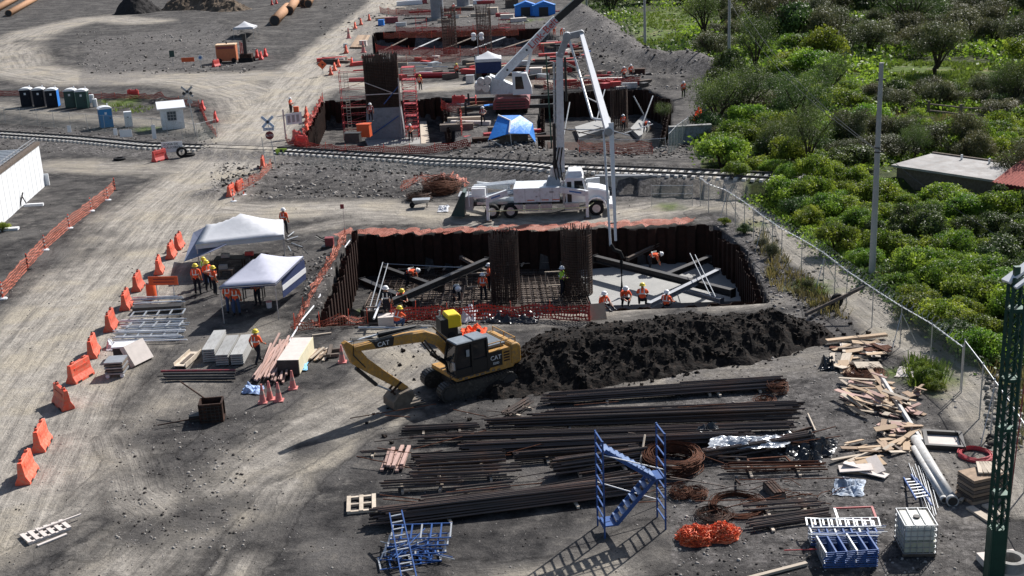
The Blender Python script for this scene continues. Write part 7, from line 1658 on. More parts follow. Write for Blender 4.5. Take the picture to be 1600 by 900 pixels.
for i, (a, b, c2, d2) in enumerate(((930, 196, 945, 140), (1000, 205, 1020, 150), (880, 215, 890, 160), (1012, 190, 990, 150))): rods('scaffold_pole', 'pale prop leaning on the far right excavation wall', 'prop', [(P(a, b, -2.6), P(c2, d2, .2))], .07, M['galv'], 'props leaning on the far right excavation wall')

# ------------------------------------------------------------------ caged water tank on its pallet
q = P(1429, 857); t = thing('caged_water_tank', 'white caged water tank standing on a pallet beside the scaffold stacks', 'water tank', q, -.06)
w_, d_, zb, zt = .52, .60, .16, 1.18
m = MB(); m.b0(-w_+.03, w_-.03, -d_+.03, d_-.03, zb+.42, zt-.03); o = m.build('tank_body', M['tank'], t); o.modifiers.new('b', 'BEVEL').width = .06
m = MB(); m.b0(-w_+.033, w_-.033, -d_+.033, d_-.033, zb+.02, zb+.418); m.build('liquid_level', M['tanklo'], t)
m = MB(); m.lathe([(.11, zt-.03), (.11, zt+.03)], 14, (0, 0, 0)); m.build('screw_cap', M['dsteel'], t)
m = MB()
for x_ in [-w_+2*w_*i/5 for i in range(6)]:
    for y_ in (-d_, d_): m.bar((x_, y_, zb), (x_, y_, zt), .02)
for y_ in [-d_+2*d_*i/6 for i in range(7)]:
    for x_ in (-w_, w_): m.bar((x_, y_, zb), (x_, y_, zt), .02)
for z in [zb+(zt-zb)*i/5 for i in range(6)]:
    for y_ in (-d_, d_): m.bar((-w_, y_, z), (w_, y_, z), .02)
    for x_ in (-w_, w_): m.bar((x_, -d_, z), (x_, d_, z), .02)
for x_ in (-.18, .18): m.bar((x_, -d_, zt+.01), (x_, d_, zt+.01), .025)
m.build('cage', M['galv'], t); m = MB()
for y_ in (-.5, 0, .5): m.box((0, y_, .05), (1.06, .1, .1))
m.box((0, 0, .125), (1.1, 1.22, .04)); m.build('pallet', M['dwood'], t)

# ------------------------------------------------------------------ things left of the pit
def deck_stack(px_, py_, n, label, L_=2.9):
    for i in range(n):
        p = P(px_, py_); plank(p, L_, yaw((318, 567), (348, 517)), .62, .075, 'deckm', f'{NUM[i]} grey metal deck from the ground in the {label} stack', z=.06+.115*i, group=f'grey metal decks in the {label} stack', name='metal_deck', cat='metal deck')
M['deckm'] = mat('grey_deck', (.40, .40, .39), .6, .15, var=.2, vs=1.5, dirt=(.22, .21, .20), dirt_amt=.3, rnd=.12)
deck_stack(337, 551, 6, 'left'); deck_stack(357, 556, 5, 'middle'); deck_stack(380, 555, 5, 'right')
q = P(294, 565); t = thing('wooden_trough', 'orange-brown wooden trough board left of the grey deck stacks', 'board', q, yaw((278, 575), (306, 550))); m = MB(); m.b0(-1.0, 1.0, -.28, .28, .12, .16); m.b0(-1.0, 1.0, -.32, -.285, .06, .3); m.b0(-1.0, 1.0, .285, .32, .06, .3); m.build('boards', M['pwood'], t); m = MB(); m.b0(-.7, .6, -.1, .1, .162, .2); m.build('dark_slot', M['dwood'], t)
for i in range(7): a = P(258, 583+2.2*i); b = P(366, 582+2.2*i); rods('steel_rail', f'{NUM[i]} dark rail from the back of the bundle below the grey decks', 'rail', [(a+Vector((rg.uniform(-.2, .2), 0, .12+.06*(i % 2))), b+Vector((rg.uniform(-.2, .2), 0, .12+.06*(i % 2))))], .06, M['dsteel'] if i != 1 else M['maroon'], 'dark rails of the bundle below the grey decks')
# galvanised poles and trestles
for k, (x0_, x1_, yb, n) in enumerate(((212, 290, 474, 5), (192, 292, 503, 9), (182, 290, 520, 9))):
    for i in range(n):
        a = P(x0_-rg.uniform(0, 8), yb+i*2.4+rg.uniform(-1, 1)); b = P(x1_+rg.uniform(-14, 6), yb-2+i*2.2+rg.uniform(-2, 2)); z = .10+.22*(k == 0)+.03*(i % 3)
        rods('galvanised_pole', f'{NUM[i]} galvanised pole from the back of the {["rear raised", "middle", "front"][k]} set by the barriers', 'pole', [(a+Vector((0, 0, z)), b+Vector((0, 0, z)))], .038, M['galv'] if i % 4 else M['whitep'], f'galvanised poles of the {["rear raised", "middle", "front"][k]} set by the barriers')
g0 = sframe('galv', 2.9, .9, 5, 'galvanised_trestle', .035); place_frames(g0, [(248, 497, .3, .05, 0, 0), (243, 512, .2, -.03, 0, 0), (238, 524, .12, .04, 0, 0)], 'galvanised frame lying among the poles by the barriers', 'galvanised frames among the poles')
m = MB(); q = P(250, 486); m.b0(-1.45, 1.3, -.3, .3, .0, .34); tag(m.build('covered_trestle', M['dsteel'], loc=q), 'long dark low trestle holding the raised white poles', 'trestle')
q = P(216, 566); t = thing('leaning_board', 'large white board leaning beside the wheeled shelf stack', 'panel', q, 1.1); m = MB(); m.box((0, 0, .5), (1.35, .32, 1.1), rx=-.55); m.build('panel_front', M['ply'], t)
q = P(195, 558); t = thing('white_cabinet_box', 'white topped dark box behind the wheeled shelf stack', 'box', q, .05); m = MB(); m.b0(-.45, .45, -.35, .35, 0, .62); m.build('box_body', M['dsteel'], t); m = MB(); m.b0(-.5, .5, -.4, .4, .622, .7); m.build('lid', M['whitep'], t)
q = P(184, 585); t = thing('shelf_trolley', 'dark wheeled trolley stacked with grey shelves', 'trolley', q, .03)
for i in range(5): m = MB(); m.b0(-.45, .45, -.5, .5, .18+.14*i, .25+.14*i); m.build('shelf', M['dwood'] if i % 2 else M['grey'], t)
for x_ in (-.35, .35): m = MB(); m.lathe([(.10, -.04), (.10, .04)], 10, (x_, -.45, .1), 'y'); m.build('castor', M['whitep'], t)
crumple('plastic_sheet', [(166, 548), (168, 538), (184, 538), (182, 550)], .4, 'fabric', 'white rag beside the wheeled shelf stack', seed=21)
q = P(333, 655); t = thing('cage_box', 'brown steel cage box with long handles lying on the dirt', 'cage box', q, .10); w_ = .48
m = MB()
for x_ in (-w_, w_):
    for y_ in (-.4, .4): m.bar((x_, y_, 0), (x_, y_, .85), .06)
for z in (.05, .85):
    m.bar((-w_, -.4, z), (w_, -.4, z), .07); m.bar((-w_, .4, z), (w_, .4, z), .07); m.bar((-w_, -.4, z), (-w_, .4, z), .07); m.bar((w_, -.4, z), (w_, .4, z), .07)
m.build('frame', M['drust'], t); m = MB(); m.b0(-w_+.03, w_-.03, -.38, -.36, .08, .82); m.b0(-w_+.03, w_-.03, .36, .38, .08, .82); m.b0(-w_+.03, -w_+.05, -.36, .36, .08, .82); m.b0(w_-.05, w_-.03, -.36, .36, .08, .82); m.build('side_plate', M['drust'], t)
m = MB()
for i in range(5): m.bar((-w_+.15+.17*i, -.42, .08), (-w_+.15+.17*i, -.42, .82), .02); m.bar((-w_, -.42, .15+.15*i), (w_, -.42, .15+.15*i), .02)
m.build('grid', M['dsteel'], t); m = MB(); m.tube([(-.3, .3, .9), (-1.5, 1.6, 1.3)], .035, 6); m.tube([(-.5, -.3, .25), (-2.3, -.5, .15)], .03, 6); m.build('handle', M['drust'], t)
m = MB(); m.b0(-1.0, -.52, -.2, .3, .05, .3); m.build('motor', M['dsteel'], t)
q = P(463, 568); t = thing('boxed_plywood', 'tall bundle of whitish plywood with dark end and ivory side', 'plywood bundle', q, yaw((450, 575), (480, 528))); m = MB(); m.b0(-1.6, 1.6, -.52, .50, .08, .78); m.build('sheets', M['ply'], t)
m = MB(); m.b0(-1.64, -1.602, -.52, .50, .06, .8); m.build('dark_end', M['dsteel'], t); m = MB(); m.b0(-1.6, 1.6, -.56, -.523, .08, .8); m.build('side_sheet', M['ivory'], t)
m = MB()
for x_ in (-1.2, 0, 1.2): m.b0(x_-.05, x_+.05, -.5, .5, 0, .078)
m.build('bearer', M['dwood'], t)
t = thing('yellow_generator', 'black and yellow generator set beyond the excavator boom', 'generator', P(700, 528), .35); t.scale = (.85,)*3; m = MB(); m.b0(-.55, .5, -.5, .5, .35, 1.35); m.build('engine_case', M['blackp'], t); m = MB(); m.prism([(-.1, .75), (.75, .75), (.75, 1.45), (.6, 1.6), (-.1, 1.6)], -.52, .52, 'y'); o = m.build('yellow_hood', M['yel'], t); o.modifiers.new('b', 'BEVEL').width = .05
m = MB(); m.b0(-.6, .75, -.5, .5, .12, .35); m.build('skid', M['dsteel'], t); m = MB(); m.lathe([(.06, 1.35), (.06, 1.75)], 8, (-.35, .2, 0)); m.build('exhaust', M['galv'], t)
for y_ in (-.55, .55): m = MB(); m.lathe([(.24, -.08), (.24, .08)], 14, (.1, y_, .24), 'y'); m.build('wheel', M['black'], t)
t = thing('plate_compactor', 'small dark maroon plate compactor between the canopy and the pit', 'compactor', P(514, 388)); m = MB(); m.b0(-.45, .45, -.35, .35, .05, .2); m.build('base_plate', M['dsteel'], t); m = MB(); m.b0(-.2, .35, -.25, .25, .2, .75); m.build('engine', M['maroon'], t); m = MB(); m.tube([(-.2, -.2, .5), (-.8, -.2, .9), (-.8, .2, .9), (-.2, .2, .5)], .03, 6); m.build('handle', M['blackp'], t)
t = thing('bucket', 'small pale bucket beside the front canopy leg', 'bucket', P(421, 481)); m = MB(); m.lathe([(.14, 0), (.17, .36)], 14); m.build('pail', M['whitep'], t); m = MB(); m.lathe([(.175, .36), (.175, .40)], 14); m.build('rim', M['cone'], t)
# workbench clutter under and beside the rear canopy
for i, (a, b, w2, d2, h2, mt, lb) in enumerate([(366, 422, 2.2, .9, .85, 'dsteel', 'dark workbench under the rear canopy'), (400, 418, 1.6, .8, .8, 'drust', 'brown workbench under the rear canopy right side'), (398, 468, 1.2, .7, .8, 'dsteel', 'dark table in the shade of the front canopy'), (355, 432, .9, .6, .5, 'dwood', 'low crate bench at the rear canopy front')]):
    t = thing('workbench', lb, 'workbench', P(a, b)); m = MB(); m.b0(-w2/2, w2/2, -d2/2, d2/2, h2-.06, h2); m.build('bench_top', M[mt], t)
    for x_ in (-w2/2+.05, w2/2-.05):
        for y_ in (-d2/2+.05, d2/2-.05): MB().bar((x_, y_, 0), (x_, y_, h2-.06), .06).build('leg', M[mt], t)
    m = MB(); m.box((-w2*.2, 0, h2+.13), (.5, .3, .25)); m.build('toolbox', M['redb'] if i == 1 else M['grey'], t)
for i in range(12): a = P(446+rg.uniform(0, 30), 372+i*2.6); b = a+Vector((rg.uniform(-.9, .9), rg.uniform(-1.2, 1.2), 0)); rods('scrap_bar', f'{NUM[i]} dark scrap bar in the litter right of the rear canopy', 'scrap bar', [(a+Vector((0, 0, .1+.04*i)), b+Vector((0, 0, .15+.03*i)))], .035, M['dsteel'] if i % 3 else M['galv'], 'dark scrap bars right of the rear canopy')
# white hose along the left netting
m = MB(); pts = [P(a, b, .1+.25*(k % 2)) for k, (a, b) in enumerate(((452, 533), (472, 500), (492, 476), (500, 462), (505, 440), (518, 420), (530, 398), (548, 374)))]; c = pts[3]; m.tube([p-c for p in pts], .045, 6); tag(m.build('white_hose', M['whitep'], loc=c), 'white hose running along the left netting of the nearest pit', 'hose')
rods('long_bar', 'long grey pipe lying at the lip behind the excavator boom', 'pipe', [(P(560, 512, .25), P(668, 512, .25))], .06, M['galv'])
for i, (a, b) in enumerate(((573, 503), (1322, 455))):
    pass
t = thing('frame_box', 'open square steel frame box at the near lip of the pit', 'frame box', P(586, 505)); m = MB()
for a, b in (((-.5, 0), (.5, 0)), ((.5, 0), (.5, .7)), ((.5, .7), (-.5, .7)), ((-.5, .7), (-.5, 0))): m.bar((a[0], 0, a[1]), (b[0], 0, b[1]), .08); m.bar((a[0], .6, a[1]), (b[0], .6, b[1]), .08)
m.build('frame', M['dwood'], t); m = MB(); m.b0(-.45, .45, .05, .08, .05, .65); m.build('back_plate', M['blackp'], t)
rods('white_prop', 'slanting white prop standing on the steel frame box', 'prop', [(P(584, 498, .7), P(598, 462, 1.2))], .06, M['whitep'])
# bar frame, manhole box
t = thing('bar_rack', 'empty brown rectangular bar frame above the rust-brown bars', 'frame', P(1205, 728), .05); m = MB()
for a, b in (((-.8, -.35), (.8, -.35)), ((.8, -.35), (.7, .5)), ((.7, .5), (-.8, .5)), ((-.8, .5), (-.8, -.35))): m.bar((a[0], a[1], .1), (b[0], b[1], .1), .06)
m.build('bars', M['rust'], t)
t = thing('slatted_crate', 'small brown slatted crate on the gravel below the bar frame', 'crate', P(1209, 772), .2); m = MB()
for i in range(4): m.b0(-.2+.11*i, -.12+.11*i, -.5, .5, .25, .32)
m.build('slats', M['drust'], t); m = MB(); m.b0(-.22, .25, -.5, .5, .0, .248); m.build('crate_body', M['dwood'], t)
t = thing('inspection_box', 'square concrete inspection box frame near the red hose coil', 'inspection box', P(1474, 692), -.25); m = MB()
for x0_, x1_, y0_, y1_ in ((-.75, .75, -.75, -.6), (-.75, .75, .6, .75), (-.75, -.6, -.6, .6), (.6, .75, -.6, .6)): m.b0(x0_, x1_, y0_, y1_, 0, .22)
m.build('rim', M['dsteel'], t); m = MB(); m.b0(-.59, .59, -.59, .59, 0, .06); m.build('floor', M['ply'], t)
for i, (a, b, c2, d2, lb) in enumerate([((1170, 700), (1272, 668), .1, .05, 'slender dark bar crossing the right end of the bundles'), ((1262, 650), (1274, 676), .1, .08, 'pale timber post at the right end of the bundles'), ((1150, 752), (1156, 768), .05, .3, 'short brown stake by the flat wire coil'), ((998, 742), (1008, 712), .05, .9, 'pale stake standing inside the large wire coil'), ((905, 752), (930, 748), .3, .3, 'rusty hooks at the left of the thick dark bundle')]):
    rods('loose_bar', lb, 'bar', [(P(*a)+Vector((0, 0, c2)), P(*b)+Vector((0, 0, d2)))], .045, M['pwood'] if 'pale' in lb else M['drust'])
for i in range(14):
    a = P(1215+rg.uniform(-60, 90), 775+rg.uniform(-15, 25)); b = a+Vector((rg.uniform(-1.2, 1.2), rg.uniform(-.8, .8), 0)); rods('loose_bar', f'{NUM[i]} bent rusty rod scattered on the gravel below the bar frame', 'bar', [(a+Vector((0, 0, .05)), (a+b)/2+Vector((0, 0, .18))), ((a+b)/2+Vector((0, 0, .18)), b+Vector((0, 0, .04)))], .014, M['rust'], 'bent rusty rods scattered on the gravel')
# compressor and drill rig
t = thing('compressor', 'orange compressor box with cream top near the small canopy', 'compressor', P(357, 97), .05); m = MB(); m.b0(-1.55, 1.4, -1.0, 1.0, .25, 2.6); m.build('case', M['opile'], t); m = MB(); m.b0(-1.6, 1.45, -1.05, 1.05, 2.602, 2.75); m.build('top_panel', M['ctop'], t); m = MB(); m.b0(-1.4, 1.2, -1.02, -1.002, 2.1, 2.45); m.build('vent', M['maroon'], t); m = MB(); m.lathe([(.1, 2.75), (.1, 3.1)], 8); m.build('exhaust', M['blackp'], t)
for x_ in (-1.1, 1.0): m = MB(); m.lathe([(.35, -.1), (.35, .1)], 14, (x_, -1.05, .35), 'y'); m.build('wheel', M['black'], t)
t = thing('drill_rig', 'rust-coloured drill rig with a dark mast beside the compressor', 'drill rig', P(386, 96)); m = MB(); m.b0(-.9, .9, -.8, .8, .3, 1.2); m.build('carriage', M['drust'], t); m = MB(); m.b0(-.25, .25, -.5, 0, .3, 4.2); m.build('mast', M['dsteel'], t)
for i in range(5): m = MB(); m.tube([(-.9+.25*i, .3, 1.2), (-.8+.22*i, .2, 3.0-.2*i)], .09, 6); m.build('hydraulic_pipe', M['red'], t)
for y_ in (-.8, .8): m = MB(); m.b0(-1.1, 1.1, y_-.2, y_+.2, 0, .6); m.build('track', M['black'], t)
# four-globe lamp mast
t = thing('light_mast', 'mast with four round white lamps before the far rebar columns', 'light mast', P(748, 96)); zz_ = [PY(748, y_, P(748, 96).y).z for y_ in (54, 60)]; m = MB(); m.tube([(0, 0, 0), (0, 0, zz_[0])], .07, 6); m.bar((-.6, 0, zz_[1]+.3), (.6, 0, zz_[1]+.3), .1); m.build('mast', M['grey'], t); m = MB(); m.b0(-.6, .6, -.5, .5, 0, .9); m.build('trailer', M['dsteel'], t)
for x_ in (-.55, .55):
    for z in zz_: m = MB(); m.lathe([(.08, -.3), (.3, -.2), (.36, 0), (.3, .2), (.08, .3)], 12, (x_, 0, z)); m.build('globe_lamp', M['whitep'], t, smooth=True)
# far clutter: each crate, board and roll its own thing
cl = [(770, 22, 2.2, 1.6, 1.2, 'pwood', 'pale stacked box'), (793, 30, 2.6, 1.4, .8, 'ply', 'whitish block'), (810, 34, 3.0, 1.2, .6, 'ply', 'whitish board stack'), (750, 6, 3, 1.6, .8, 'whitep', 'white crate'), (640, 8, 6, 1.0, .9, 'whitep', 'long white container box'), (660, 6, 2.2, 1.0, 1.0, 'maroon', 'dark red drum box'), (612, 36, 2.6, 1.2, 1.0, 'maroon', 'dark red machine box'), (627, 41, 2.0, .8, .6, 'galv', 'pale metal box'), (596, 40, 1.1, 1.1, 1.0, 'bluet', 'blue drum box'), (800, 12, 2.6, 2, 1.6, 'dwood', 'grey timber box'),
      (838, 118, 1.6, 1.2, .9, 'ply', 'whitish sack pile'), (858, 116, 2.0, 1.0, .7, 'cardboard', 'tan board stack'), (875, 122, 1.8, 1.0, .6, 'dwood', 'grey plank stack'), (815, 106, 1.6, .9, .8, 'galv', 'pale metal crate'), (846, 104, 1.6, 1.0, .9, 'dwood', 'dark timber crate'), (960, 128, 4.5, .5, .4, 'ply', 'long pale board'), (930, 132, 4.5, .6, .35, 'dwood', 'long grey beam'), (962, 137, 1.2, .6, .6, 'redb', 'red box'), (1000, 124, 1.3, 1.0, 1.2, 'drust', 'dark rusty tank'), (735, 130, 1.0, .8, .9, 'galv', 'grey winch crate'), (600, 108, 2.2, 1.6, 1.4, 'dsteel', 'dark covered crate'), (672, 96, 1.0, .8, .5, 'dwood', 'small grey crate'), (540, 74, .6, .6, .5, 'galv', 'small pale box'), (568, 72, 1.2, .8, .8, 'ply', 'whitish crate'), (570, 214, 1.3, 1.0, 1.2, 'signo', 'orange machine housing'), (552, 222, 1.5, .8, .8, 'dsteel', 'dark skip box'), (20, 16, 0, 0, 0, '', '')]
for i, (a, b, w2, d2, h2, mt, lb) in enumerate(cl):
    if not mt: continue
    near = 'beside the tall bridge pier' if 535 < a < 690 and b > 70 and b < 240 else 'behind the mobile crane' if 700 < a < 900 and b > 80 else 'by the far right excavation' if a > 900 else 'near the distant piers'
    t = thing('storage_crate', f'{lb} {near}', 'crate', P(a, b), rg.uniform(-.3, .3)); m = MB(); m.box((0, 0, h2/2+.05), (w2, d2, h2), taper=.94); m.build('crate_body', M[mt], t); m = MB(); m.box((0, 0, h2+.09), (w2*1.03, d2*1.05, .07)); m.build('lid', M[mt], t)
    m = MB(); m.box((-w2*.3, 0, .025), (.15, d2, .05)); m.box((w2*.3, 0, .025), (.15, d2, .05)); m.build('bearer', M['dwood'], t)
for i, (a, b) in enumerate(((822, 24), (850, 24))):
    t = thing('blue_site_tent', ['left', 'right'][i]+' distant blue site tent near the top of the crane boom', 'tent', P(a, b)); m = MB(); m.prism([(-2.2, 0), (2.2, 0), (2.2, 2.0), (0, 2.8), (-2.2, 2.0)], -1.5, 1.5, 'y'); m.build('blue_cover', M['bluet'], t); m = MB(); m.b0(-1.0, .8, -1.53, -1.502, 0, 1.7); m.build('opening', M['blackp'], t); m = MB(); m.b0(-2.3, 2.3, -1.6, 1.6, 2.0, 2.06); m.build('awning', M['skyb'], t)
# floor of the far right excavation
slab([(898, 198), (952, 182), (962, 196), (905, 214)], -2.3, .5, M['conc'], 'pale concrete block in the excavation behind the pump boom'); slab([(985, 200), (1004, 180), (1018, 192), (1000, 214)], -2.3, .6, M['conc'], 'second pale concrete block beside the two workers in the far pit')
slab([(855, 222), (1000, 222), (1004, 238), (858, 240)], -1.2, 1.4, M['drust'], 'rusty formwork block at the near side of the far right pit', 'formwork_block', 'formwork')
for i in range(6): rods('scaffold_pole', f'{NUM[i]} pale pole crossing the far right excavation', 'pole', [(P(856+24*i, 196+6*(i % 3), -1.0), P(930+18*i, 212-9*(i % 3), -.8))], .05, M['galv'] if i % 2 else M['dwood'], 'pale poles crossing the far right excavation')
for i in range(5): rods('scaffold_pole', f'{NUM[i]} strut across the far excavation by the rebar columns', 'strut', [(P(600+45*i, 78, -.2), P(640+50*i, 58, -1.0))], .12, M['galv'] if i % 2 else M['dwood'], 'struts across the far excavation')
for i in range(9): rods('scaffold_pole', f'{NUM[i]} dark bar of the scrap between the crane and the far right pit', 'bar', [(P(842+4*i, 108-2*i, .3), P(872+5*i, 96+2*i, .9))], .07, M['dsteel'] if i % 2 else M['dwood'], 'scrap bars between the crane and the far right pit')
m = MB(); q = P(905, 252)
pts = [P(855, 90, 0), P(856, 228, 0)]
rods('green_mast', 'thin dark green mast standing left of the pump boom', 'mast', [(P(862, 232), PY(853, 84, P(862, 232).y))], .07, M['greenp'])
t = thing('wheelbarrow', 'wheelbarrow lying behind the pump truck hopper', 'wheelbarrow', P(659, 324)); m = MB(); m.box((0, 0, .5), (1.0, .6, .28), taper=1.3); m.build('tray', M['galv'], t); m = MB(); m.lathe([(.2, -.05), (.2, .05)], 14, (-.7, 0, .2), 'y'); m.build('wheel', M['black'], t); m = MB(); m.bar((-.7, -.1, .2), (.9, -.3, .55), .05); m.bar((-.7, .1, .2), (.9, .3, .55), .05); m.bar((.4, -.25, .4), (.4, -.25, 0), .05); m.bar((.4, .25, .4), (.4, .25, 0), .05); m.build('handles', M['dsteel'], t)
crumple('plastic_sheet', [(684, 332), (686, 322), (702, 322), (700, 332)], .25, 'fabric', 'white sheet on the ground at the pump truck hopper', seed=31)
t = thing('white_beam', 'white steel beam lying at the foot of the white wall', 'beam', P(52, 322), .05); m = MB(); m.b0(-.7, .8, -.14, .14, 0, .2); m.build('beam', M['whitep'], t); m = MB(); m.bar((-.9, -.6, 0), (-.7, .2, 1.1), .08); m.bar((-.5, .2, 0), (-.8, .1, .9), .08); m.build('stand', M['dsteel'], t)
t = thing('white_beam', 'white slab on the ground beside the spiky plant', 'beam', P(14, 360), .1); MB().box((0, 0, .1), (1.4, .5, .18)).build('beam', M['whitep'], t)
t = thing('concrete_block', 'pale block beside the track wall at the start of the footpath', 'block', P(1082, 300+3)); MB().box((0, 0, .15), (.8, .5, .3)).build('block', M['ply'], t)
crumple('orange_tarp', [(1082, 190), (1085, 180), (1100, 180), (1098, 190)], 1.2, 'vest', 'orange cloth heap under the feathery tree by the culvert wall', 'cloth', seed=33)

# ------------------------------------------------------------------ people
def skin_figure(J, E, Rd, key):
    """one continuous body grown over a posed skeleton"""
    names = list(J); me = bpy.data.meshes.new('person'); me.from_pydata([J[n] for n in names], [(names.index(a), names.index(b)) for a, b in E], [])
    o = bpy.data.objects.new('person', me); COL.objects.link(o); md = o.modifiers.new('s', 'SKIN')
    sv = me.skin_vertices[0].data
    for i, n in enumerate(names): r_ = Rd[n]; sv[i].radius = (r_, r_) if not isinstance(r_, tuple) else r_; sv[i].use_root = (n == 'pelvis')
    md2 = o.modifiers.new('u', 'SUBSURF'); md2.levels = md2.render_levels = 1
    dg = bpy.context.evaluated_depsgraph_get(); out = bpy.data.meshes.new_from_object(o.evaluated_get(dg)); bpy.data.objects.remove(o)
    out.name = 'person'; seg = []
    for a, b in E: seg.append((Vector(J[a]), Vector(J[b]), a, b))
    slot = {}
    mi = []
    for p in out.polygons:
        c = p.center; bd = 1e9; bs = None
        for a, b, na, nb in seg:
            d = b-a; tt = max(0, min(1, (c-a).dot(d)/max(d.length_squared, 1e-9))); dd = (c-a-d*tt).length
            if dd < bd: bd = dd; bs = (na, nb, tt)
        na, nb, tt = bs; s = na+nb
        if 'head' in s or 'neck' in na or 'hand' in nb or 'fing' in nb or 'thumb' in nb or 'nose' in nb: k = 0
        elif 'toe' in s or ('foot' in nb and tt > .75): k = 3
        elif 'knee' in s or ('hip' in s and 'pelvis' in s and 0) or 'hip' in s or 'foot' in s: k = 2
        else: k = 1
        mi.append(k)
    for _ in range(4): out.materials.append(M['skin'])
    out.polygons.foreach_set('material_index', mi); out.polygons.foreach_set('use_smooth', [True]*len(out.polygons))
    return out
def pose(kind):
    """joints in metres, facing -y (towards the camera) ; z up"""
    J = dict(pelvis=(0, 0, .95), spine=(0, .0, 1.15), chest=(0, .0, 1.36), neck=(0, 0, 1.50), head=(0, -.02, 1.60), headt=(0, -.02, 1.70), nose=(0, -.11, 1.60),
             hipl=(.10, 0, .90), kneel=(.12, -.03, .50), footl=(.13, .02, .09), toel=(.15, -.15, .05), hipr=(-.10, 0, .90), kneer=(-.12, -.02, .50), footr=(-.14, .02, .09), toer=(-.16, -.15, .05),
             shl=(.19, 0, 1.42), ell=(.25, .02, 1.14), handl=(.25, -.06, .90), shr=(-.19, 0, 1.42), elr=(-.25, .02, 1.14), handr=(-.25, -.06, .90))
    if kind == 'walk': J.update(kneel=(.11, -.20, .52), footl=(.11, -.25, .11), toel=(.11, -.42, .08), kneer=(-.11, .05, .50), footr=(-.11, .30, .12), toer=(-.11, .16, .05), ell=(.27, .12, 1.18), handl=(.25, .05, .94), elr=(-.27, -.05, 1.16), handr=(-.24, -.25, 1.02))
    if kind == 'hands': J.update(ell=(.27, -.05, 1.16), handl=(.10, -.28, 1.12), elr=(-.27, -.05, 1.16), handr=(-.10, -.28, 1.12))
    if kind == 'bend': J.update(spine=(0, -.16, 1.05), chest=(0, -.38, 1.10), neck=(0, -.52, 1.10), head=(0, -.62, 1.10), headt=(0, -.72, 1.12), nose=(0, -.64, 1.01), shl=(.18, -.42, 1.08), ell=(.22, -.50, .80), handl=(.16, -.58, .55), shr=(-.18, -.42, 1.08), elr=(-.22, -.50, .80), handr=(-.16, -.58, .55), kneel=(.14, -.10, .50), kneer=(-.14, -.10, .50))
    if kind == 'crouch': J.update(pelvis=(0, .10, .38), spine=(0, .02, .58), chest=(0, -.10, .76), neck=(0, -.18, .88), head=(0, -.22, .97), headt=(0, -.24, 1.07), nose=(0, -.32, .96), hipl=(.11, .06, .36), kneel=(.17, -.30, .50), footl=(.15, -.10, .09), toel=(.17, -.28, .05), hipr=(-.11, .06, .36), kneer=(-.17, -.30, .50), footr=(-.15, -.10, .09), toer=(-.17, -.28, .05),
                                  shl=(.19, -.12, .80), ell=(.25, -.28, .62), handl=(.12, -.45, .50), shr=(-.19, -.12, .80), elr=(-.25, -.28, .62), handr=(-.12, -.45, .50))
    if kind == 'sit': J.update(pelvis=(0, .0, .14), spine=(0, .02, .34), chest=(0, -.02, .54), neck=(0, -.05, .67), head=(0, -.07, .77), headt=(0, -.07, .87), nose=(0, -.16, .76), hipl=(.10, -.02, .13), kneel=(.14, -.38, .30), footl=(.13, -.66, .09), toel=(.14, -.82, .10), hipr=(-.10, -.02, .13), kneer=(-.14, -.40, .26), footr=(-.16, -.70, .09), toer=(-.17, -.86, .10),
                               shl=(.19, -.02, .59), ell=(.27, -.12, .36), handl=(.18, -.34, .30), shr=(-.19, -.02, .59), elr=(-.28, -.06, .34), handr=(-.26, -.30, .26))
    h = {}
    for s, sg in (('l', 1), ('r', -1)):
        e = Vector(J['el'+s]); w_ = Vector(J['hand'+s]); d = (w_-e).normalized(); J['palm'+s] = tuple(w_+d*.08); sd = Vector((-d.y, d.x, 0)); sd = sd.normalized() if sd.length > .1 else Vector((0, -1, 0))
        J['thumb'+s] = tuple(w_+d*.07+sd*.07)
        for k, l in enumerate((.065, .08, .075, .06)): J[f'fing{s}{k}'] = tuple(Vector(J['palm'+s])+d*l+sd*(.035-.024*k)+Vector((0, -.02, 0)))
    return J
RADS = dict(pelvis=(.15, .12), spine=(.145, .115), chest=(.17, .125), neck=.062, head=.095, headt=.075, nose=.02, hipl=.105, hipr=.105, kneel=.072, kneer=.072, footl=.055, footr=.055, toel=.042, toer=.042, shl=.075, shr=.075, ell=.055, elr=.055, handl=.038, handr=.038, palml=.04, palmr=.04, thumbl=.014, thumbr=.014)
EDG = [('pelvis', 'spine'), ('spine', 'chest'), ('chest', 'neck'), ('neck', 'head'), ('head', 'headt'), ('head', 'nose'), ('pelvis', 'hipl'), ('hipl', 'kneel'), ('kneel', 'footl'), ('footl', 'toel'), ('pelvis', 'hipr'), ('hipr', 'kneer'), ('kneer', 'footr'), ('footr', 'toer'),
       ('chest', 'shl'), ('shl', 'ell'), ('ell', 'handl'), ('handl', 'palml'), ('chest', 'shr'), ('shr', 'elr'), ('elr', 'handr'), ('handr', 'palmr'), ('handl', 'thumbl'), ('handr', 'thumbr')]
for s in 'lr':
    for k in range(4): EDG.append(('palm'+s, f'fing{s}{k}')); RADS[f'fing{s}{k}'] = .009
POSE = {}
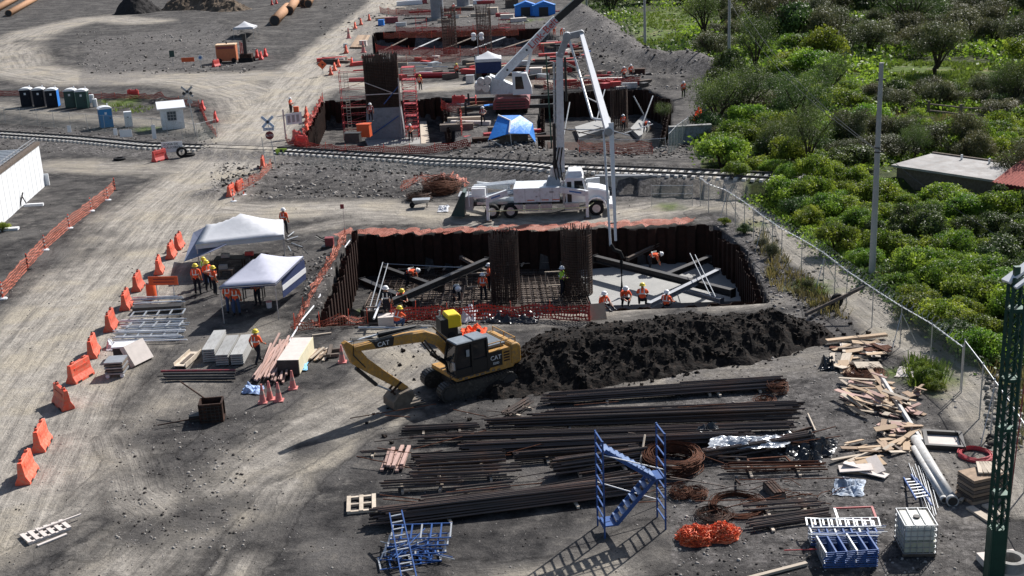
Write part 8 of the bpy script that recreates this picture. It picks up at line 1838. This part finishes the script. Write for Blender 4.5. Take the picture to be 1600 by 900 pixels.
def person(px_, py_, kind, face, label, top='vest', legs='dark', hat='helmy', z=0, s=1.0, group=None, strip=True):
    if kind not in POSE: J = pose(kind); POSE[kind] = (skin_figure(J, EDG, RADS, kind), J)
    me0, J = POSE[kind]; key = (kind, top, legs)
    if key not in POSE:
        me = me0.copy(); mi = [0]*len(me0.polygons); me0.polygons.foreach_get('material_index', mi); me.materials.clear()
        for k in ('skin', top, legs, 'blackp'): me.materials.append(M[k])
        me.polygons.foreach_set('material_index', mi)
        POSE[key] = me
    o = bpy.data.objects.new('person', POSE[key]); COL.objects.link(o); p = P(px_, py_, z) if isinstance(px_, (int, float)) else px_
    o.location = p; o.rotation_euler.z = face; o.scale = (s*1.16, s*1.16, s*1.05); tag(o, label, 'person', group)
    hk = ('hat', kind, hat)
    if hk not in POSE:
        h0 = Vector(J['head']); h1 = Vector(J['headt']); d = (h1-h0).normalized(); m = MB(); m.M = Matrix.Translation(h0+d*.045) @ d.to_track_quat('Z', 'Y').to_matrix().to_4x4()
        m.lathe([(.165, -.012), (.165, .0), (.132, .008), (.128, .07), (.10, .12), (.05, .15), (.01, .155)], 14)
        hh = m.build('helmet', M[hat], smooth=True); POSE[hk] = hh.data; bpy.data.objects.remove(hh)
        c = Vector(J['chest']); sp_ = Vector(J['spine']); d = (c-sp_).normalized(); m = MB(); m.M = Matrix.Translation(sp_+d*.02) @ d.to_track_quat('Z', 'Y').to_matrix().to_4x4(); m.lathe([(.185, 0), (.187, .05)], 14)
        for x_ in (-.09, .09): m.add([(x_-.025, -.17, .0), (x_+.025, -.17, .0), (x_+.025, -.16, .3), (x_-.025, -.16, .3)], [(0, 1, 2, 3)]); m.add([(x_-.025, .17, .0), (x_+.025, .17, .0), (x_+.025, .16, .3), (x_-.025, .16, .3)], [(0, 1, 2, 3)])
        hh = m.build('reflective_stripe', M['refl']); POSE[('str', kind)] = hh.data; bpy.data.objects.remove(hh)
    for n_, k_ in (('helmet', hk),)+((('reflective_stripe', ('str', kind)),) if strip else ()):
        c = bpy.data.objects.new(n_, POSE[k_]); COL.objects.link(c); c.parent = o
    return o
PEOPLE = [
 (404, 569, 'walk', 2.6, 'worker in orange shirt and yellow helmet walking beside the grey deck stacks', 'vest', 'dark', 'helmy', 0),
 (446, 366, 'stand', 2.8, 'worker in orange shirt and white helmet behind the rear canopy', 'vest', 'dark', 'helmw', 0),
 (455, 178, 'hands', 1.2, 'worker in orange leaning on a small machine on the tan road', 'vest', 'dark', 'helmw', 0),
 (310, 460, 'stand', 2.9, 'leftmost worker in orange with yellow helmet outside the rear canopy', 'vest', 'dark', 'helmy', 0),
 (327, 454, 'hands', .8, 'worker in orange half hidden at the back of the group by the canopy', 'vest', 'dark', 'helmy', 0),
 (337, 461, 'stand', 2.2, 'rightmost broad worker in orange of the group outside the rear canopy', 'vest', 'dark', 'helmy', 0),
 (323, 446, 'hands', -.6, 'worker in lime vest at the back of the canopy group', 'vestg', 'jeans', 'helmy', 0),
 (361, 491, 'stand', 3.0, 'left of the workers in orange vest and jeans under the front canopy', 'vest', 'jeans', 'helmw', 0),
 (371, 493, 'stand', 3.2, 'right of the two close workers in jeans under the front canopy', 'vest', 'jeans', 'helmw', 0),
 (404, 478, 'hands', -.5, 'worker in orange deep in the shade of the front canopy', 'vest', 'dark', 'helmw', 0),
 (636, 450, 'bend', 1.3, 'worker in orange bent double over the rebar mat near the far piles', 'vest', 'dark', 'helmw', ZF+.3),
 (625, 480, 'crouch', .8, 'worker in orange with yellow helmet sitting by the long corner strut', 'vest', 'dark', 'helmy', ZF+1.0),
 (606, 500, 'stand', 3.0, 'worker in dark clothes with lime vest and white helmet at the near lip', 'dark', 'dark', 'helmw', 0),
 (622, 514, 'crouch', 2.6, 'crouching worker in orange with yellow helmet at the near lip', 'vest', 'jeans', 'helmy', 0),
 (714, 474, 'bend', .2, 'worker in dark shirt bending on the rebar mat beside a thin prop', 'dark', 'dark', 'helmw', ZF+.3),
 (756, 470, 'stand', 2.9, 'worker in orange standing left of the first rebar column', 'vest', 'dark', 'helmw', ZF+.3),
 (765, 456, 'hands', 1.6, 'worker in orange tucked against the first rebar column', 'vest', 'dark', 'helmw', ZF+.3),
 (879, 462, 'hands', 1.2, 'worker in green shirt crouched left of the second rebar column', 'vestg', 'dark', 'helmw', ZF+.3),
 (943, 482, 'sit', .6, 'worker in orange sitting at the near lip right of the second column', 'vest', 'dark', 'helmw', -.1),
 (976, 478, 'crouch', .2, 'worker in orange holding the end hose of the pump', 'vest', 'dark', 'helmw', -.6),
 (1004, 478, 'crouch', 3.0, 'worker in orange seen from behind at the edge of the fresh slab', 'vest', 'dark', 'helmy', -.1),
 (1041, 480, 'sit', 2.6, 'worker in orange sitting low beside the weeds at the right lip', 'vest', 'dark', 'helmw', -.2),
 (1014, 424, 'bend', 1.4, 'worker in orange bent over the fresh slab beside the long strut', 'vest', 'dark', 'helmw', ZF+.3),
 (657, 141, 'stand', 2.7, 'worker in orange standing right of the red stair tower', 'vest', 'dark', 'helmy', 0),
 (1068, 153, 'stand', .3, 'lone worker in orange on the path below the grey berm', 'vest', 'dark', 'helmw', 0),
 (974, 205, 'stand', .2, 'worker in orange at the left in the far right pit', 'vest', 'dark', 'helmw', -2.2),
 (1008, 208, 'bend', .4, 'worker in orange and pale trousers at the right in the far right pit', 'vest', 'jeans', 'helmw', -2.2),
 (975, 128, 'hands', .2, 'worker in orange left of the pair on the rim under the berm', 'vest', 'dark', 'helmw', 0),
 (986, 125, 'stand', .4, 'worker in orange right of the pair on the rim under the berm', 'vest', 'dark', 'helmw', 0),
 (755, 196, 'hands', .2, 'worker in maroon shirt near the blue tarpaulin shelter', 'maroon', 'dark', 'helmw', 0),
 (714, 122, 'stand', .5, 'worker in orange left of the small navy canopy', 'vest', 'dark', 'helmy', 0),
 (642, 222, 'hands', .3, 'worker in orange at the foot of the red stair tower', 'vest', 'dark', 'helmw', -2.3),
 (580, 190, 'stand', .2, 'worker in dark red on the yellow stair tower', 'maroon', 'dark', 'helmw', 1.2),
 (866, 56, 'hands', .3, 'left worker in orange by the crane boom top', 'vest', 'vest', 'helmw', 0),
 (877, 56, 'bend', .5, 'right bending worker in orange by the crane boom top', 'vest', 'vest', 'helmw', 0),
 (709, 20, 'stand', .3, 'tiny distant worker in orange near the far columns', 'vest', 'dark', 'helmw', 0),
]
rg = random.Random(3)
for a, b, k, f, lb, top, legs, hat, z in PEOPLE: person(a, b, k, f, lb, top, legs, hat, z, rg.uniform(.95, 1.04))
t = thing('soil_rammer', 'small orange machine held by the worker on the tan road', 'machine', P(463, 177)); m = MB(); m.b0(-.25, .3, -.2, .2, .15, .75); m.build('engine', M['signo'], t); m = MB(); m.b0(-.35, .35, -.25, .25, 0, .15); m.build('base', M['blackp'], t); m = MB(); m.bar((-.2, 0, .6), (-.6, 0, 1.05), .04); m.build('handle', M['blackp'], t)
for o in COL.objects:
    if 'label' in o.keys(): o['label'] = wlab(o['label'])
